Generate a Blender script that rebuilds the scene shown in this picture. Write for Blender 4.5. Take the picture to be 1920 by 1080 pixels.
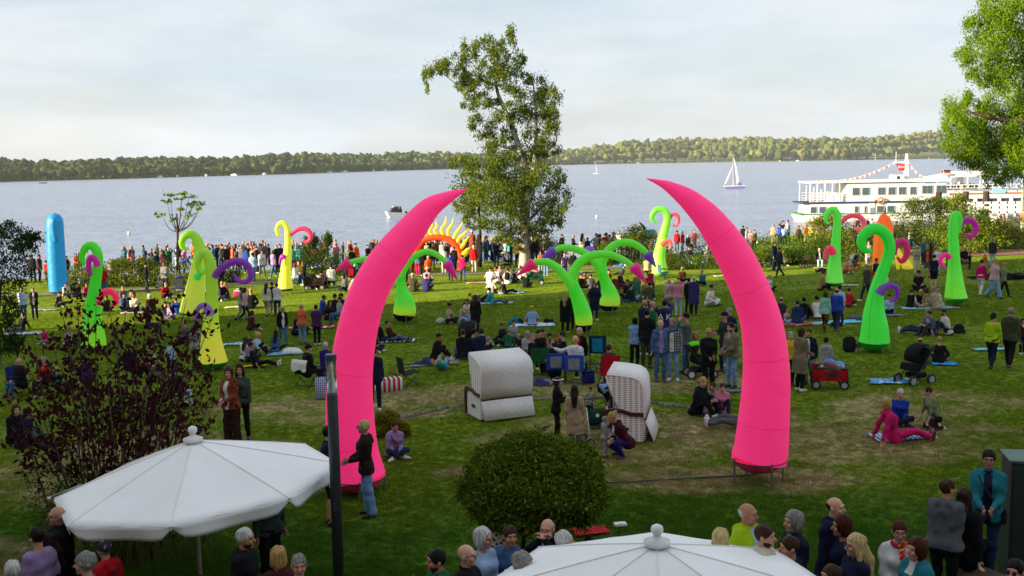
import bpy, math, random
import numpy as np
from mathutils import Vector, Matrix
for o in list(bpy.data.objects): bpy.data.objects.remove(o)
SC = bpy.context.scene
COL = SC.collection
rng = np.random.default_rng(7); random.seed(7)
R = math.radians
# ------------------------------------------------------------------ camera, sky, sun, exposure
F_PX, PITCH, ROLL, EYE = 2000.0, R(6.84), R(0.9), 7.0
_r0 = Vector((1, 0, 0)); _u0 = Vector((0, math.sin(PITCH), math.cos(PITCH)))
FWD = Vector((0, math.cos(PITCH), -math.sin(PITCH)))
RGT = _r0*math.cos(ROLL) - _u0*math.sin(ROLL)
UPV = _r0*math.sin(ROLL) + _u0*math.cos(ROLL)
cam = bpy.data.cameras.new('camera'); co = bpy.data.objects.new('camera', cam); COL.objects.link(co)
cam.sensor_width = 36; cam.lens = F_PX/1920*36; cam.clip_start = 0.1; cam.clip_end = 20000
m3 = Matrix((RGT, UPV, -FWD)).transposed().to_4x4(); m3.translation = (0, 0, EYE); co.matrix_world = m3
SC.camera = co
SC.render.resolution_x, SC.render.resolution_y = 1024, 576
SUN_DIR = Vector((-0.93, -0.36, 0.0)).normalized()          # horizontal direction towards the sun
SUN_EL = R(15.5)
W = bpy.data.worlds.new('World'); SC.world = W; W.use_nodes = True
nt = W.node_tree; nt.nodes.clear()
def N(nt, t, **kw):
    n = nt.nodes.new(t)
    for k, v in kw.items():
        if k in n.inputs: n.inputs[k].default_value = v
        else: setattr(n, k, v)
    return n
sky = N(nt, 'ShaderNodeTexSky', sky_type='NISHITA', sun_disc=False)
sky.sun_elevation = SUN_EL
sky.sun_rotation = math.atan2(SUN_DIR.x, SUN_DIR.y)
sky.air_density = 1.0; sky.dust_density = 1.6; sky.ozone_density = 1.6; sky.altitude = 10
tc = N(nt, 'ShaderNodeTexCoord')
mp = N(nt, 'ShaderNodeMapping'); mp.inputs['Scale'].default_value = (1.6, 1.0, 7.5); mp.inputs['Rotation'].default_value = (0, R(4), 0)
nz = N(nt, 'ShaderNodeTexNoise', Scale=2.6, Detail=7.0, Roughness=0.55, Distortion=0.35)
rp = N(nt, 'ShaderNodeValToRGB'); rp.color_ramp.elements[0].position = 0.34; rp.color_ramp.elements[1].position = 0.66
nz2 = N(nt, 'ShaderNodeTexNoise', Scale=1.5, Detail=5.0, Roughness=0.6)
mp2 = N(nt, 'ShaderNodeMapping'); mp2.inputs['Scale'].default_value = (2.2, 1.5, 9.0); mp2.inputs['Location'].default_value = (3.1, 0.4, 1.7)
rp2 = N(nt, 'ShaderNodeValToRGB'); rp2.color_ramp.elements[0].position = 0.35; rp2.color_ramp.elements[1].position = 0.7
CLOUD_LIT, CLOUD_DIM = (5.7, 5.9, 6.05, 1), (4.5, 5.2, 5.95, 1)
rp2.color_ramp.elements[0].color = (0, 0, 0, 1); rp2.color_ramp.elements[1].color = (1, 1, 1, 1)
mixc = N(nt, 'ShaderNodeMix', data_type='RGBA'); mixc.inputs[6].default_value = CLOUD_DIM; mixc.inputs[7].default_value = CLOUD_LIT
cm = N(nt, 'ShaderNodeMapRange'); cm.inputs['To Min'].default_value = 0.62; cm.inputs['To Max'].default_value = 0.97
mix = N(nt, 'ShaderNodeMix', data_type='RGBA')
bg = N(nt, 'ShaderNodeBackground', Strength=0.0535)
wo = N(nt, 'ShaderNodeOutputWorld')
L = nt.links.new
L(tc.outputs['Generated'], mp.inputs[0]); L(mp.outputs[0], nz.inputs[0]); L(nz.outputs[0], rp.inputs[0]); L(rp.outputs[0], cm.inputs[0])
L(tc.outputs['Generated'], mp2.inputs[0]); L(mp2.outputs[0], nz2.inputs[0]); L(nz2.outputs[0], rp2.inputs[0]); L(rp2.outputs[0], mixc.inputs[0])
L(cm.outputs[0], mix.inputs[0]); L(sky.outputs[0], mix.inputs[6]); L(mixc.outputs[2], mix.inputs[7])
L(mix.outputs[2], bg.inputs[0]); L(bg.outputs[0], wo.inputs[0])
sl = bpy.data.lights.new('sun', 'SUN'); so = bpy.data.objects.new('sun', sl); COL.objects.link(so)
sl.energy = 5.0; sl.angle = R(0.5); sl.color = (1.0, 0.83, 0.56)
sd = Vector((SUN_DIR.x*math.cos(SUN_EL), SUN_DIR.y*math.cos(SUN_EL), math.sin(SUN_EL)))
so.rotation_euler = sd.to_track_quat('Z', 'Y').to_euler(); so.location = (-60, -40, 60)
vs = SC.view_settings; vs.view_transform = 'Standard'; vs.look = 'None'; vs.exposure = 1.6; vs.gamma = 1.0; vs.use_curve_mapping = False
# ------------------------------------------------------------------ placing: photo pixel -> point of the place
def ray(px, py):
    return FWD + RGT*((px-960)/F_PX) + UPV*((540-py)/F_PX)
def gz(x, y): return 0.7 - 0.012*y + 0.015*x
def ground(px, py):                       # where the sight line meets the lawn
    d = ray(px, py)
    t = (EYE-0.7)/(-d.z - 0.012*d.y + 0.015*d.x)
    return Vector((t*d.x, t*d.y, EYE + t*d.z)), t
LAKE = -1.5
def lake(px, py):
    d = ray(px, py); t = (EYE-LAKE)/(-d.z)
    return Vector((t*d.x, t*d.y, LAKE)), t
def at(px, py, Y):                        # point on the sight line at distance Y ahead
    d = ray(px, py); t = Y/d.y
    return Vector((t*d.x, Y, EYE+t*d.z)), t
# ------------------------------------------------------------------ materials
def lin(h):
    if isinstance(h, (tuple, list)): return tuple(h[:3])+(1,)
    h = h.lstrip('#'); c = [int(h[i:i+2], 16)/255 for i in (0, 2, 4)]
    return tuple((x/12.92 if x <= .04045 else ((x+.055)/1.055)**2.4) for x in c)+(1,)
MATS = {}; MCOL = {}
def mat(color, kind='plain', rough=0.7, metal=0.0, **kw):
    key = (str(color), kind, rough, metal, str(sorted(kw.items())))
    if key in MATS: return MATS[key]
    m = bpy.data.materials.new(kind); m.use_nodes = True; nt = m.node_tree; b = nt.nodes['Principled BSDF']; L = nt.links.new
    out = nt.nodes['Material Output']
    c = lin(color); b.inputs['Base Color'].default_value = c; b.inputs['Roughness'].default_value = rough; b.inputs['Metallic'].default_value = metal
    MATS[key] = m; MCOL[m.name] = c[:3]
    def noise(scale, detail=4, coord='Object', rough=.55):
        t = N(nt, 'ShaderNodeTexCoord'); n = N(nt, 'ShaderNodeTexNoise', Scale=scale, Detail=detail, Roughness=rough); L(t.outputs[coord], n.inputs[0]); return n
    def vary(n, lo, hi, src=None, a=.3, bb=.7):
        mr = N(nt, 'ShaderNodeMapRange'); mr.inputs[1].default_value = a; mr.inputs[2].default_value = bb; mr.inputs[3].default_value = lo; mr.inputs[4].default_value = hi
        L(n.outputs[0], mr.inputs[0])
        mx = N(nt, 'ShaderNodeVectorMath', operation='SCALE')
        if src: L(src, mx.inputs[0])
        else: mx.inputs[0].default_value = c[:3]
        L(mr.outputs[0], mx.inputs['Scale']); return mx.outputs[0]
    def bump(h, s, dist=.01):
        bp = N(nt, 'ShaderNodeBump', Strength=s, Distance=dist); L(h, bp.inputs['Height']); L(bp.outputs[0], b.inputs['Normal'])
    if kind in ('cloth', 'denim', 'skin', 'hair', 'stripes', 'vstripes', 'check', 'dots'): b.inputs['Specular IOR Level'].default_value = .12 if kind != 'skin' else .3
    if kind == 'canvas':
        n = noise(1.3, 3); L(vary(n, .95, 1.03), b.inputs[0]); bump(n.outputs[0], .25, .05); b.inputs['Specular IOR Level'].default_value = .2
    elif kind == 'vcol':
        at_ = N(nt, 'ShaderNodeAttribute', attribute_name='Col'); L(at_.outputs[0], b.inputs[0]); b.inputs['Specular IOR Level'].default_value = .1
    elif kind == 'plain':
        n = noise(6); L(vary(n, .85, 1.12), b.inputs[0])
    elif kind == 'cloth':
        n = noise(7, 5); n2 = noise(26, 3)
        L(vary(n2, .92, 1.08, vary(n, .78, 1.18)), b.inputs[0]); bump(n.outputs[0], .5, .03); b.inputs['Roughness'].default_value = .85
    elif kind == 'denim':
        n = noise(9, 6); L(vary(n, .6, 1.5), b.inputs[0]); bump(n.outputs[0], .5, .03); b.inputs['Roughness'].default_value = .9
    elif kind in ('stripes', 'vstripes', 'check', 'dots'):
        c2 = lin(kw['c2']); s = kw.get('s', 9.0)
        t = N(nt, 'ShaderNodeTexCoord')
        if kind == 'dots':
            v = N(nt, 'ShaderNodeTexVoronoi', Scale=s); L(t.outputs['Object'], v.inputs[0]); f = N(nt, 'ShaderNodeMath', operation='LESS_THAN'); f.inputs[1].default_value = .35; L(v.outputs[0], f.inputs[0]); fac = f.outputs[0]
        else:
            def st(ax):
                sp = N(nt, 'ShaderNodeSeparateXYZ'); L(t.outputs['Object'], sp.inputs[0])
                a = N(nt, 'ShaderNodeMath', operation='MULTIPLY'); a.inputs[1].default_value = s; L(sp.outputs[ax], a.inputs[0])
                f = N(nt, 'ShaderNodeMath', operation='FRACT'); L(a.outputs[0], f.inputs[0])
                g = N(nt, 'ShaderNodeMath', operation='LESS_THAN'); g.inputs[1].default_value = .5; L(f.outputs[0], g.inputs[0]); return g.outputs[0]
            if kind == 'check':
                a = N(nt, 'ShaderNodeMath', operation='ADD'); L(st(0), a.inputs[0]); L(st(kw.get('ax', 2)), a.inputs[1]); h = N(nt, 'ShaderNodeMath', operation='MULTIPLY'); h.inputs[1].default_value = .5; L(a.outputs[0], h.inputs[0]); fac = h.outputs[0]
            else: fac = st(kw.get('ax', 2 if kind == 'stripes' else 0))
        mx = N(nt, 'ShaderNodeMix', data_type='RGBA'); mx.inputs[6].default_value = c; mx.inputs[7].default_value = c2; L(fac, mx.inputs[0]); L(mx.outputs[2], b.inputs[0]); b.inputs['Roughness'].default_value = .85
    elif kind == 'skin':
        at_ = N(nt, 'ShaderNodeAttribute', attribute_name='Col'); mx = N(nt, 'ShaderNodeMix', data_type='RGBA', blend_type='MULTIPLY'); mx.inputs[0].default_value = 1; mx.inputs[6].default_value = c
        L(at_.outputs[0], mx.inputs[7]); n = noise(14); L(vary(n, .9, 1.08, mx.outputs[2]), b.inputs[0]); b.inputs['Roughness'].default_value = .55
    elif kind == 'hair':
        t = N(nt, 'ShaderNodeTexCoord'); mpg = N(nt, 'ShaderNodeMapping'); mpg.inputs['Scale'].default_value = (60, 60, 9); n = N(nt, 'ShaderNodeTexNoise', Scale=1.0, Detail=3); L(t.outputs['Object'], mpg.inputs[0]); L(mpg.outputs[0], n.inputs[0])
        L(vary(n, .5, 1.45), b.inputs[0]); bump(n.outputs[0], .7, .02); b.inputs['Roughness'].default_value = .5
    elif kind == 'leaf':
        at_ = N(nt, 'ShaderNodeAttribute', attribute_name='Col')
        mx = N(nt, 'ShaderNodeMix', data_type='RGBA', blend_type='MULTIPLY'); mx.inputs[0].default_value = 1; mx.inputs[6].default_value = c; L(at_.outputs[0], mx.inputs[7])
        d = N(nt, 'ShaderNodeBsdfDiffuse'); tr = N(nt, 'ShaderNodeBsdfTranslucent'); ms = N(nt, 'ShaderNodeMixShader'); ms.inputs[0].default_value = kw.get('tr', .3)
        L(mx.outputs[2], d.inputs[0]); L(mx.outputs[2], tr.inputs[0]); L(d.outputs[0], ms.inputs[1]); L(tr.outputs[0], ms.inputs[2]); nt.nodes.remove(b); L(ms.outputs[0], out.inputs[0])
    elif kind == 'bark':
        n = noise(kw.get('s', 5), 6); c2 = lin(kw.get('c2', '#2a251e')); mx = N(nt, 'ShaderNodeMix', data_type='RGBA'); r_ = N(nt, 'ShaderNodeValToRGB'); r_.color_ramp.elements[0].position = .45; r_.color_ramp.elements[1].position = .6
        L(n.outputs[0], r_.inputs[0]); L(r_.outputs[0], mx.inputs[0]); mx.inputs[6].default_value = c; mx.inputs[7].default_value = c2; L(mx.outputs[2], b.inputs[0]); bump(n.outputs[0], .6, .03); b.inputs['Roughness'].default_value = .9
    elif kind == 'inflate':
        at_ = N(nt, 'ShaderNodeAttribute', attribute_name='Col'); n = noise(3.0, 5)
        L(vary(n, .93, 1.06, at_.outputs[0]), b.inputs[0]); b.inputs['Roughness'].default_value = .5
        n3 = noise(2.6, 4); bump(n3.outputs[0], .35, .10)
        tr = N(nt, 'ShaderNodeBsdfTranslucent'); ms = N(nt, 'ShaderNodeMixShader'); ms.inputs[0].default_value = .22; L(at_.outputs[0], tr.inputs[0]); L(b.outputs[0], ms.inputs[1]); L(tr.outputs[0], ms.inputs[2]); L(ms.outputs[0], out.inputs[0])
        L(at_.outputs[0], b.inputs['Emission Color']); b.inputs['Emission Strength'].default_value = .14   # weak glow added to the cloth colour to lift its brightness
    elif kind == 'weave':
        t = N(nt, 'ShaderNodeTexCoord'); br = N(nt, 'ShaderNodeTexBrick', offset=.5, Scale=kw.get('s', 14.0))
        br.inputs['Mortar Size'].default_value = kw.get('mo', .018); br.inputs['Mortar Smooth'].default_value = .3; br.inputs['Brick Width'].default_value = .5; br.inputs['Row Height'].default_value = .22
        br.inputs['Color1'].default_value = c; br.inputs['Color2'].default_value = tuple(x*.86 for x in c[:3])+(1,); br.inputs['Mortar'].default_value = lin(kw.get('c2', '#55504a'))
        uvn = N(nt, 'ShaderNodeUVMap', uv_map='UVMap'); L(uvn.outputs[0], br.inputs[0]); L(br.outputs[0], b.inputs[0]); bump(br.outputs[1], -.6, .01)
    elif kind == 'slots':
        uvn = N(nt, 'ShaderNodeUVMap', uv_map='UVMap'); sp = N(nt, 'ShaderNodeSeparateXYZ'); L(uvn.outputs[0], sp.inputs[0]); fs = []
        for ax, k, th in ((0, 8.5, .62), (1, 25.0, .36)):
            m1 = N(nt, 'ShaderNodeMath', operation='MULTIPLY'); m1.inputs[1].default_value = k; L(sp.outputs[ax], m1.inputs[0]); m2 = N(nt, 'ShaderNodeMath', operation='FRACT'); L(m1.outputs[0], m2.inputs[0]); m3_ = N(nt, 'ShaderNodeMath', operation='LESS_THAN'); m3_.inputs[1].default_value = th; L(m2.outputs[0], m3_.inputs[0]); fs.append(m3_.outputs[0])
        mm = N(nt, 'ShaderNodeMath', operation='MULTIPLY'); L(fs[0], mm.inputs[0]); L(fs[1], mm.inputs[1]); mx = N(nt, 'ShaderNodeMix', data_type='RGBA'); mx.inputs[6].default_value = c; mx.inputs[7].default_value = lin('#4a423c'); L(mm.outputs[0], mx.inputs[0]); L(mx.outputs[2], b.inputs[0])
    elif kind == 'glass':
        b.inputs['Transmission Weight'].default_value = kw.get('t', .9); b.inputs['Roughness'].default_value = .05; b.inputs['IOR'].default_value = 1.15
    elif kind == 'stone':
        n = noise(4, 8); n2 = noise(18, 5); L(vary(n2, .75, 1.25, vary(n, .6, 1.35)), b.inputs[0]); bump(n2.outputs[0], .8, .03); b.inputs['Roughness'].default_value = .95
    return m
# ------------------------------------------------------------------ mesh helpers
def mesh_np(name, V, polys, mats=(), smooth=True, mi=None, col=None, uv=None):
    V = np.asarray(V, dtype=np.float32); me = bpy.data.meshes.new(name)
    if isinstance(polys, np.ndarray):
        P = polys.astype(np.int32); n, k = P.shape
        me.vertices.add(len(V)); me.vertices.foreach_set('co', V.ravel())
        me.loops.add(n*k); me.loops.foreach_set('vertex_index', P.ravel())
        me.polygons.add(n); me.polygons.foreach_set('loop_start', np.arange(0, n*k, k, dtype=np.int32))
        me.update(calc_edges=True)
    else:
        me.from_pydata(V.tolist(), [], [list(p) for p in polys])
    for m in mats: me.materials.append(m)
    if smooth: me.polygons.foreach_set('use_smooth', np.ones(len(me.polygons), dtype=bool))
    if mi is not None: me.polygons.foreach_set('material_index', np.asarray(mi, dtype=np.int32))
    if col is not None:
        a = me.color_attributes.new('Col', 'FLOAT_COLOR', 'POINT'); c4 = np.ones((len(V), 4), np.float32); c4[:, :3] = col; a.data.foreach_set('color', c4.ravel())
    me.update(); return me
def link(name, me, parent=None, loc=None, rot=None):
    o = bpy.data.objects.new(name, me); COL.objects.link(o)
    if parent: o.parent = parent
    if loc is not None: o.location = loc
    if rot is not None: o.rotation_euler = rot
    return o
def tag(o, label=None, cat=None, group=None, kind=None):
    if label: o['label'] = label
    if cat: o['category'] = cat
    if group: o['group'] = group
    if kind: o['kind'] = kind
    return o
def thing(name, label, cat, loc=(0, 0, 0), rz=0, group=None):
    o = bpy.data.objects.new(name, None); COL.objects.link(o); o.location = loc; o.rotation_euler = (0, 0, rz); o.empty_display_size = .2
    return tag(o, label, cat, group)
class MB:                                  # collects boxes, tubes, lathes into one mesh
    def __init__(s): s.V = []; s.P = []; s.mi = []; s.cur = 0
    def add(s, v, p):
        o = len(s.V); s.V += [tuple(x) for x in v]; s.P += [[i+o for i in q] for q in p]; s.mi += [s.cur]*len(p); return s
    def box(s, c, d, rz=0, rx=0, ry=0, bev=0.0):
        x, y, z = d[0]/2, d[1]/2, d[2]/2; M = Matrix.Rotation(rz, 3, 'Z') @ Matrix.Rotation(ry, 3, 'Y') @ Matrix.Rotation(rx, 3, 'X')
        if bev <= 0:
            v = [Vector((a*x, b*y, e*z)) for a in (-1, 1) for b in (-1, 1) for e in (-1, 1)]
            p = [(0, 1, 3, 2), (4, 6, 7, 5), (0, 4, 5, 1), (2, 3, 7, 6), (0, 2, 6, 4), (1, 5, 7, 3)]
        else:
            b = min(bev, x*.9, y*.9, z*.9); v = []; 
            for (zz, ins) in ((-z, b), (-z+b, 0), (z-b, 0), (z, b)):
                X, Y = x-ins, y-ins
                v += [Vector(q) for q in ((-X+b, -Y, zz), (X-b, -Y, zz), (X, -Y+b, zz), (X, Y-b, zz), (X-b, Y, zz), (-X+b, Y, zz), (-X, Y-b, zz), (-X, -Y+b, zz))]
            p = [tuple(range(7, -1, -1)), tuple(range(24, 32))]
            for k in range(3): p += [(k*8+i, k*8+(i+1) % 8, k*8+8+(i+1) % 8, k*8+8+i) for i in range(8)]
        return s.add([M @ q + Vector(c) for q in v], p)
    def tube(s, pts, rad, n=8, cap=True):
        V, Q = tube_np([tuple(p) for p in pts], rad, n, cap); return s.add(V.tolist(), Q)
    def lathe(s, prof, c=(0, 0, 0), n=16, a0=0):
        v = []; p = []
        for r, z in prof:
            for i in range(n):
                a = a0+2*math.pi*i/n; v.append((c[0]+r*math.cos(a), c[1]+r*math.sin(a), c[2]+z))
        for k in range(len(prof)-1):
            for i in range(n): p.append((k*n+i, k*n+(i+1) % n, (k+1)*n+(i+1) % n, (k+1)*n+i))
        if prof[0][0] > 1e-4: p.append(tuple(range(n-1, -1, -1)))
        if prof[-1][0] > 1e-4: p.append(tuple((len(prof)-1)*n+i for i in range(n)))
        return s.add(v, p)
    def prism(s, poly, axis, a, b):         # polygon (u,v) extruded along axis from a to b
        def pt(u, v, w): return {'x': (w, u, v), 'y': (u, w, v), 'z': (u, v, w)}[axis]
        n = len(poly); v = [pt(u, w, a) for u, w in poly]+[pt(u, w, b) for u, w in poly]
        return s.add(v, [tuple(range(n-1, -1, -1)), tuple(range(n, 2*n))]+[(i, (i+1) % n, n+(i+1) % n, n+i) for i in range(n)])
    def build(s, name, mats, parent=None, smooth=False, loc=None, rot=None):
        if not isinstance(mats, (list, tuple)): mats = [mats]
        me = mesh_np(name, s.V, s.P, mats, smooth, s.mi); return link(name, me, parent, loc, rot)
def catmull(P, n):
    P = np.asarray(P, float); out = []
    Q = np.vstack([2*P[0]-P[1], P, 2*P[-1]-P[-2]])
    for i in range(1, len(Q)-2):
        for t in np.linspace(0, 1, n, endpoint=False):
            a, b, c, d = Q[i-1], Q[i], Q[i+1], Q[i+2]
            out.append(.5*((2*b)+(c-a)*t+(2*a-5*b+4*c-d)*t*t+(3*b-a-3*c+d)*t**3))
    out.append(P[-1]); return np.array(out)
def tube_np(pts, rad, n=8, cap=True):
    pts = np.asarray(pts, float); m = len(pts); rad = np.broadcast_to(np.asarray(rad, float), (m,))
    T = np.gradient(pts, axis=0); T /= np.linalg.norm(T, axis=1)[:, None]+1e-9
    ref = np.array((0, 0, 1.)) if abs(T[0][2]) < .9 else np.array((0, 1., 0))
    u = np.cross(T[0], ref); u /= np.linalg.norm(u); V = []
    for i in range(m):
        u = u - T[i]*np.dot(u, T[i]); u /= np.linalg.norm(u)+1e-9; w = np.cross(T[i], u)
        for k in range(n):
            a = 2*math.pi*k/n; V.append(pts[i]+rad[i]*(math.cos(a)*u+math.sin(a)*w))
    Q = [(i*n+k, i*n+(k+1) % n, (i+1)*n+(k+1) % n, (i+1)*n+k) for i in range(m-1) for k in range(n)]
    if cap: Q += [tuple(range(n-1, -1, -1)), tuple((m-1)*n+k for k in range(n))]
    return np.array(V), Q
def copy_tree(o, parent=None):
    c = o.copy(); COL.objects.link(c)
    if parent: c.parent = parent
    for ch in [x for x in o.children]: copy_tree(ch, c)
    return c
STEEL = mat('#8d9094', 'plain', .4, .8); DARK = mat('#1b1c1e', 'plain', .5); WHITE = mat('#d9d8d4', 'plain', .45); BLACKC = mat('#15161a', 'cloth')
# ------------------------------------------------------------------ lawn, bank, lake
RING_C, RING_R = (0.9, 24.4), 4.75
def edge_y(x):                            # shoreline distance for a given x
    xs = [-400, -60, -30, 0, 14, 20, 30, 60, 120, 400]; ys = [66, 70, 74, 77, 79, 90, 101, 108, 125, 160]
    return float(np.interp(x, xs, ys))
def grass_mat(blade=0):
    m = bpy.data.materials.new('lawn'); m.use_nodes = True; nt = m.node_tree; L = nt.links.new; b = nt.nodes['Principled BSDF']
    ge = N(nt, 'ShaderNodeNewGeometry'); sep = N(nt, 'ShaderNodeSeparateXYZ'); L(ge.outputs['Position'], sep.inputs[0])
    def nz(s, d=5, r=.6, src=None):
        n = N(nt, 'ShaderNodeTexNoise', Scale=s, Detail=d, Roughness=r); L(src or ge.outputs['Position'], n.inputs[0]); return n.outputs[0]
    def mth(op, a, b_=None):
        n = N(nt, 'ShaderNodeMath', operation=op)
        for i, v in enumerate((a, b_)):
            if v is None: continue
            if isinstance(v, (int, float)): n.inputs[i].default_value = v
            else: L(v, n.inputs[i])
        return n.outputs[0]
    def mixc(f, a, c):
        n = N(nt, 'ShaderNodeMix', data_type='RGBA'); L(f, n.inputs[0])
        for i, v in ((6, a), (7, c)):
            if isinstance(v, tuple): n.inputs[i].default_value = v
            else: L(v, n.inputs[i])
        return n.outputs[2]
    def ramp(v, a, c):
        n = N(nt, 'ShaderNodeMapRange', interpolation_type='SMOOTHSTEP'); n.inputs[1].default_value = a; n.inputs[2].default_value = c; L(v, n.inputs[0]); return n.outputs[0]
    green = mixc(ramp(nz(.35, 6), .35, .65), (.128, .200, .006, 1), (.190, .250, .008, 1))
    green = mixc(ramp(nz(9, 4), .3, .7), green, (.145, .215, .006, 1))
    lush_shaded = mixc(ramp(nz(3, 5), .35, .65), (.048, .135, .005, 1), (.082, .175, .008, 1))
    green = mixc(ramp(mth('ADD', sep.outputs[1], mth('MULTIPLY', mth('SUBTRACT', nz(.5, 5), .5), 9.0)), 17.5, 23.5), lush_shaded, green)  # near grass greener, also darkened in colour for the deeper shade there
    tan = mixc(ramp(nz(3.2, 6), .35, .65), (.32, .24, .11, 1), (.48, .38, .20, 1))
    # parched patches: a belt round the stone ring and along the trodden strip, broken up by noise
    def blob(cx, cy, rx, ry):
        dx = mth('DIVIDE', mth('SUBTRACT', sep.outputs[0], cx), rx); dy = mth('DIVIDE', mth('SUBTRACT', sep.outputs[1], cy), ry)
        d = mth('SQRT', mth('ADD', mth('MULTIPLY', dx, dx), mth('MULTIPLY', dy, dy))); return ramp(d, 1.25, .45)
    f = None
    for q in ((2.6, 24.6, 4.2, 3.6), (-4.5, 29.0, 5.5, 2.6), (7.5, 24.2, 5.2, 3.4), (4.2, 21.0, 3.8, 1.5), (-8.5, 23.5, 4.5, 4), (5.0, 31.0, 5, 2.2), (10.5, 27, 3.5, 2.4), (-.6, 22.0, 1.5, .8), (-9.5, 17.0, 3.0, 2.0), (0.5,30.5,6,1.6)):
        v = blob(*q); f = v if f is None else mth('MAXIMUM', f, v)
    pat = mth('ADD', mth('MULTIPLY', f, .66), mth('MULTIPLY', mth('SUBTRACT', nz(.9, 7, .65), .5), 1.7))
    f2 = mth('MULTIPLY', ramp(pat, .26, .86), .88)
    colr = mixc(f2, green, tan)
    colr = mixc(mth('MULTIPLY', ramp(nz(.55, 5), .58, .75), .28), colr, (.30, .26, .09, 1))
    L(colr, b.inputs[0]); tr = N(nt, 'ShaderNodeBsdfTranslucent'); L(colr, tr.inputs[0]); ms = N(nt, 'ShaderNodeMixShader'); ms.inputs[0].default_value = .35*blade; L(b.outputs[0], ms.inputs[1]); L(tr.outputs[0], ms.inputs[2]); L(ms.outputs[0], nt.nodes['Material Output'].inputs[0]); b.inputs['Roughness'].default_value = .9
    b.inputs['Specular IOR Level'].default_value = .15
    mpn = N(nt, 'ShaderNodeMapping'); mpn.inputs['Scale'].default_value = (1, .35, 1); L(ge.outputs['Position'], mpn.inputs[0])
    h = mth('ADD', nz(26, 5, .7, mpn.outputs[0]), nz(5, 4, .6))
    bp = N(nt, 'ShaderNodeBump', Strength=.6, Distance=.06); L(h, bp.inputs['Height']); L(bp.outputs[0], b.inputs['Normal'])
    return m
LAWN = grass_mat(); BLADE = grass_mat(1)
xs = np.concatenate([[-400, -250, -150, -100], np.arange(-70, 71, 2.0), [100, 150, 250, 400]]); V = []; us = [-60, -20, 0, 6, 9] + list(np.arange(10.5, 60, 1.5)) + [62, 65, 68, 72, 76, 80]
for x in xs:
    ye = edge_y(x)
    for u in us:
        y = u if u < 60 else 60+(u-60)/20*(ye-60)
        z = gz(max(-70, min(70, x)), y) + .035*math.sin(x*.7+y*.3)*math.sin(y*.45-.2*x)*(1 if 10 < y < 70 else 0)
        V.append((x, y, z))
    V += [(x, ye+.5, gz(max(-70, min(70, x)), ye)-.35), (x, ye+1.6, LAKE-.6)]
nu = len(us)+2
Q = np.array([(i*nu+j, (i+1)*nu+j, (i+1)*nu+j+1, i*nu+j+1) for i in range(len(xs)-1) for j in range(nu-1)])
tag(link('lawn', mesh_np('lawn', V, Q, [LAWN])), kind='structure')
def lawn_z(x, y): return gz(x, y) + .035*math.sin(x*.7+y*.3)*math.sin(y*.45-.2*x)*(1 if 10 < y < 60 else 0)
# water
wm = bpy.data.materials.new('lake_water'); wm.use_nodes = True; nt = wm.node_tree; L = nt.links.new; b = nt.nodes['Principled BSDF']
b.inputs['Base Color'].default_value = (.10, .15, .20, 1); b.inputs['Roughness'].default_value = .22; b.inputs['IOR'].default_value = 1.33
ge = N(nt, 'ShaderNodeNewGeometry'); hs = []
for sc_, st in (((.9, 1.6, 1), 1.0), ((.22, .5, 1), 1.0), ((.03, .09, 1), .8)):
    mpn = N(nt, 'ShaderNodeMapping'); mpn.inputs['Scale'].default_value = sc_; mpn.inputs['Rotation'].default_value = (0, 0, .15); L(ge.outputs['Position'], mpn.inputs[0])
    n = N(nt, 'ShaderNodeTexNoise', Scale=1.0, Detail=5, Roughness=.6, Distortion=.3); L(mpn.outputs[0], n.inputs[0]); hs.append(n.outputs[0])
a = N(nt, 'ShaderNodeMath', operation='MULTIPLY_ADD'); a.inputs[1].default_value = 3.0; L(hs[1], a.inputs[0]); L(hs[0], a.inputs[2])
bp = N(nt, 'ShaderNodeBump', Strength=1.0, Distance=.38); L(a.outputs[0], bp.inputs['Height']); L(bp.outputs[0], b.inputs['Normal'])
mx = N(nt, 'ShaderNodeMix', data_type='RGBA'); mx.inputs[6].default_value = (.15, .20, .31, 1); mx.inputs[7].default_value = (.27, .32, .45, 1); L(hs[2], mx.inputs[0]); L(mx.outputs[2], b.inputs[0])
tag(link('lake', mesh_np('lake', [(-6000, 60, LAKE), (6000, 60, LAKE), (6000, 9000, LAKE), (-6000, 9000, LAKE)], np.array([(0, 1, 2, 3)]), [wm], False)), kind='structure')
# paths
PAVE = mat('#6d625a', 'stone'); BRICK = mat('#7b4f43', 'stone'); KERB = mat('#8b8882', 'stone')
def strip(name, pts, w, m, dz=.012, kind='structure'):
    V = []; Q = []
    P = catmull(np.array(pts, float), 6)
    T = np.gradient(P, axis=0); T /= np.linalg.norm(T, axis=1)[:, None]
    for p, t in zip(P, T):
        for s in np.linspace(-1, 1, 4): V.append((p[0]-t[1]*w/2*s, p[1]+t[0]*w/2*s, 0))
    V = [(x, y, (lawn_z(x, y)+.03+dz)) for x, y, _ in V]
    n = len(P); Q = np.array([(i*4+j, (i+1)*4+j, (i+1)*4+j+1, i*4+j+1) for i in range(n-1) for j in range(3)])
    return tag(link(name, mesh_np(name, V, Q, [m])), kind=kind)
strip('promenade_path', [(-70, 60.0), (-40, 61.5), (-25, 63), (-8, 67), (6, 68.5), (14, 71)], 1.6, PAVE)
strip('brick_path', [(25, 71), (32, 70.5), (45, 73), (70, 80)], 3.4, BRICK)
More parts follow.
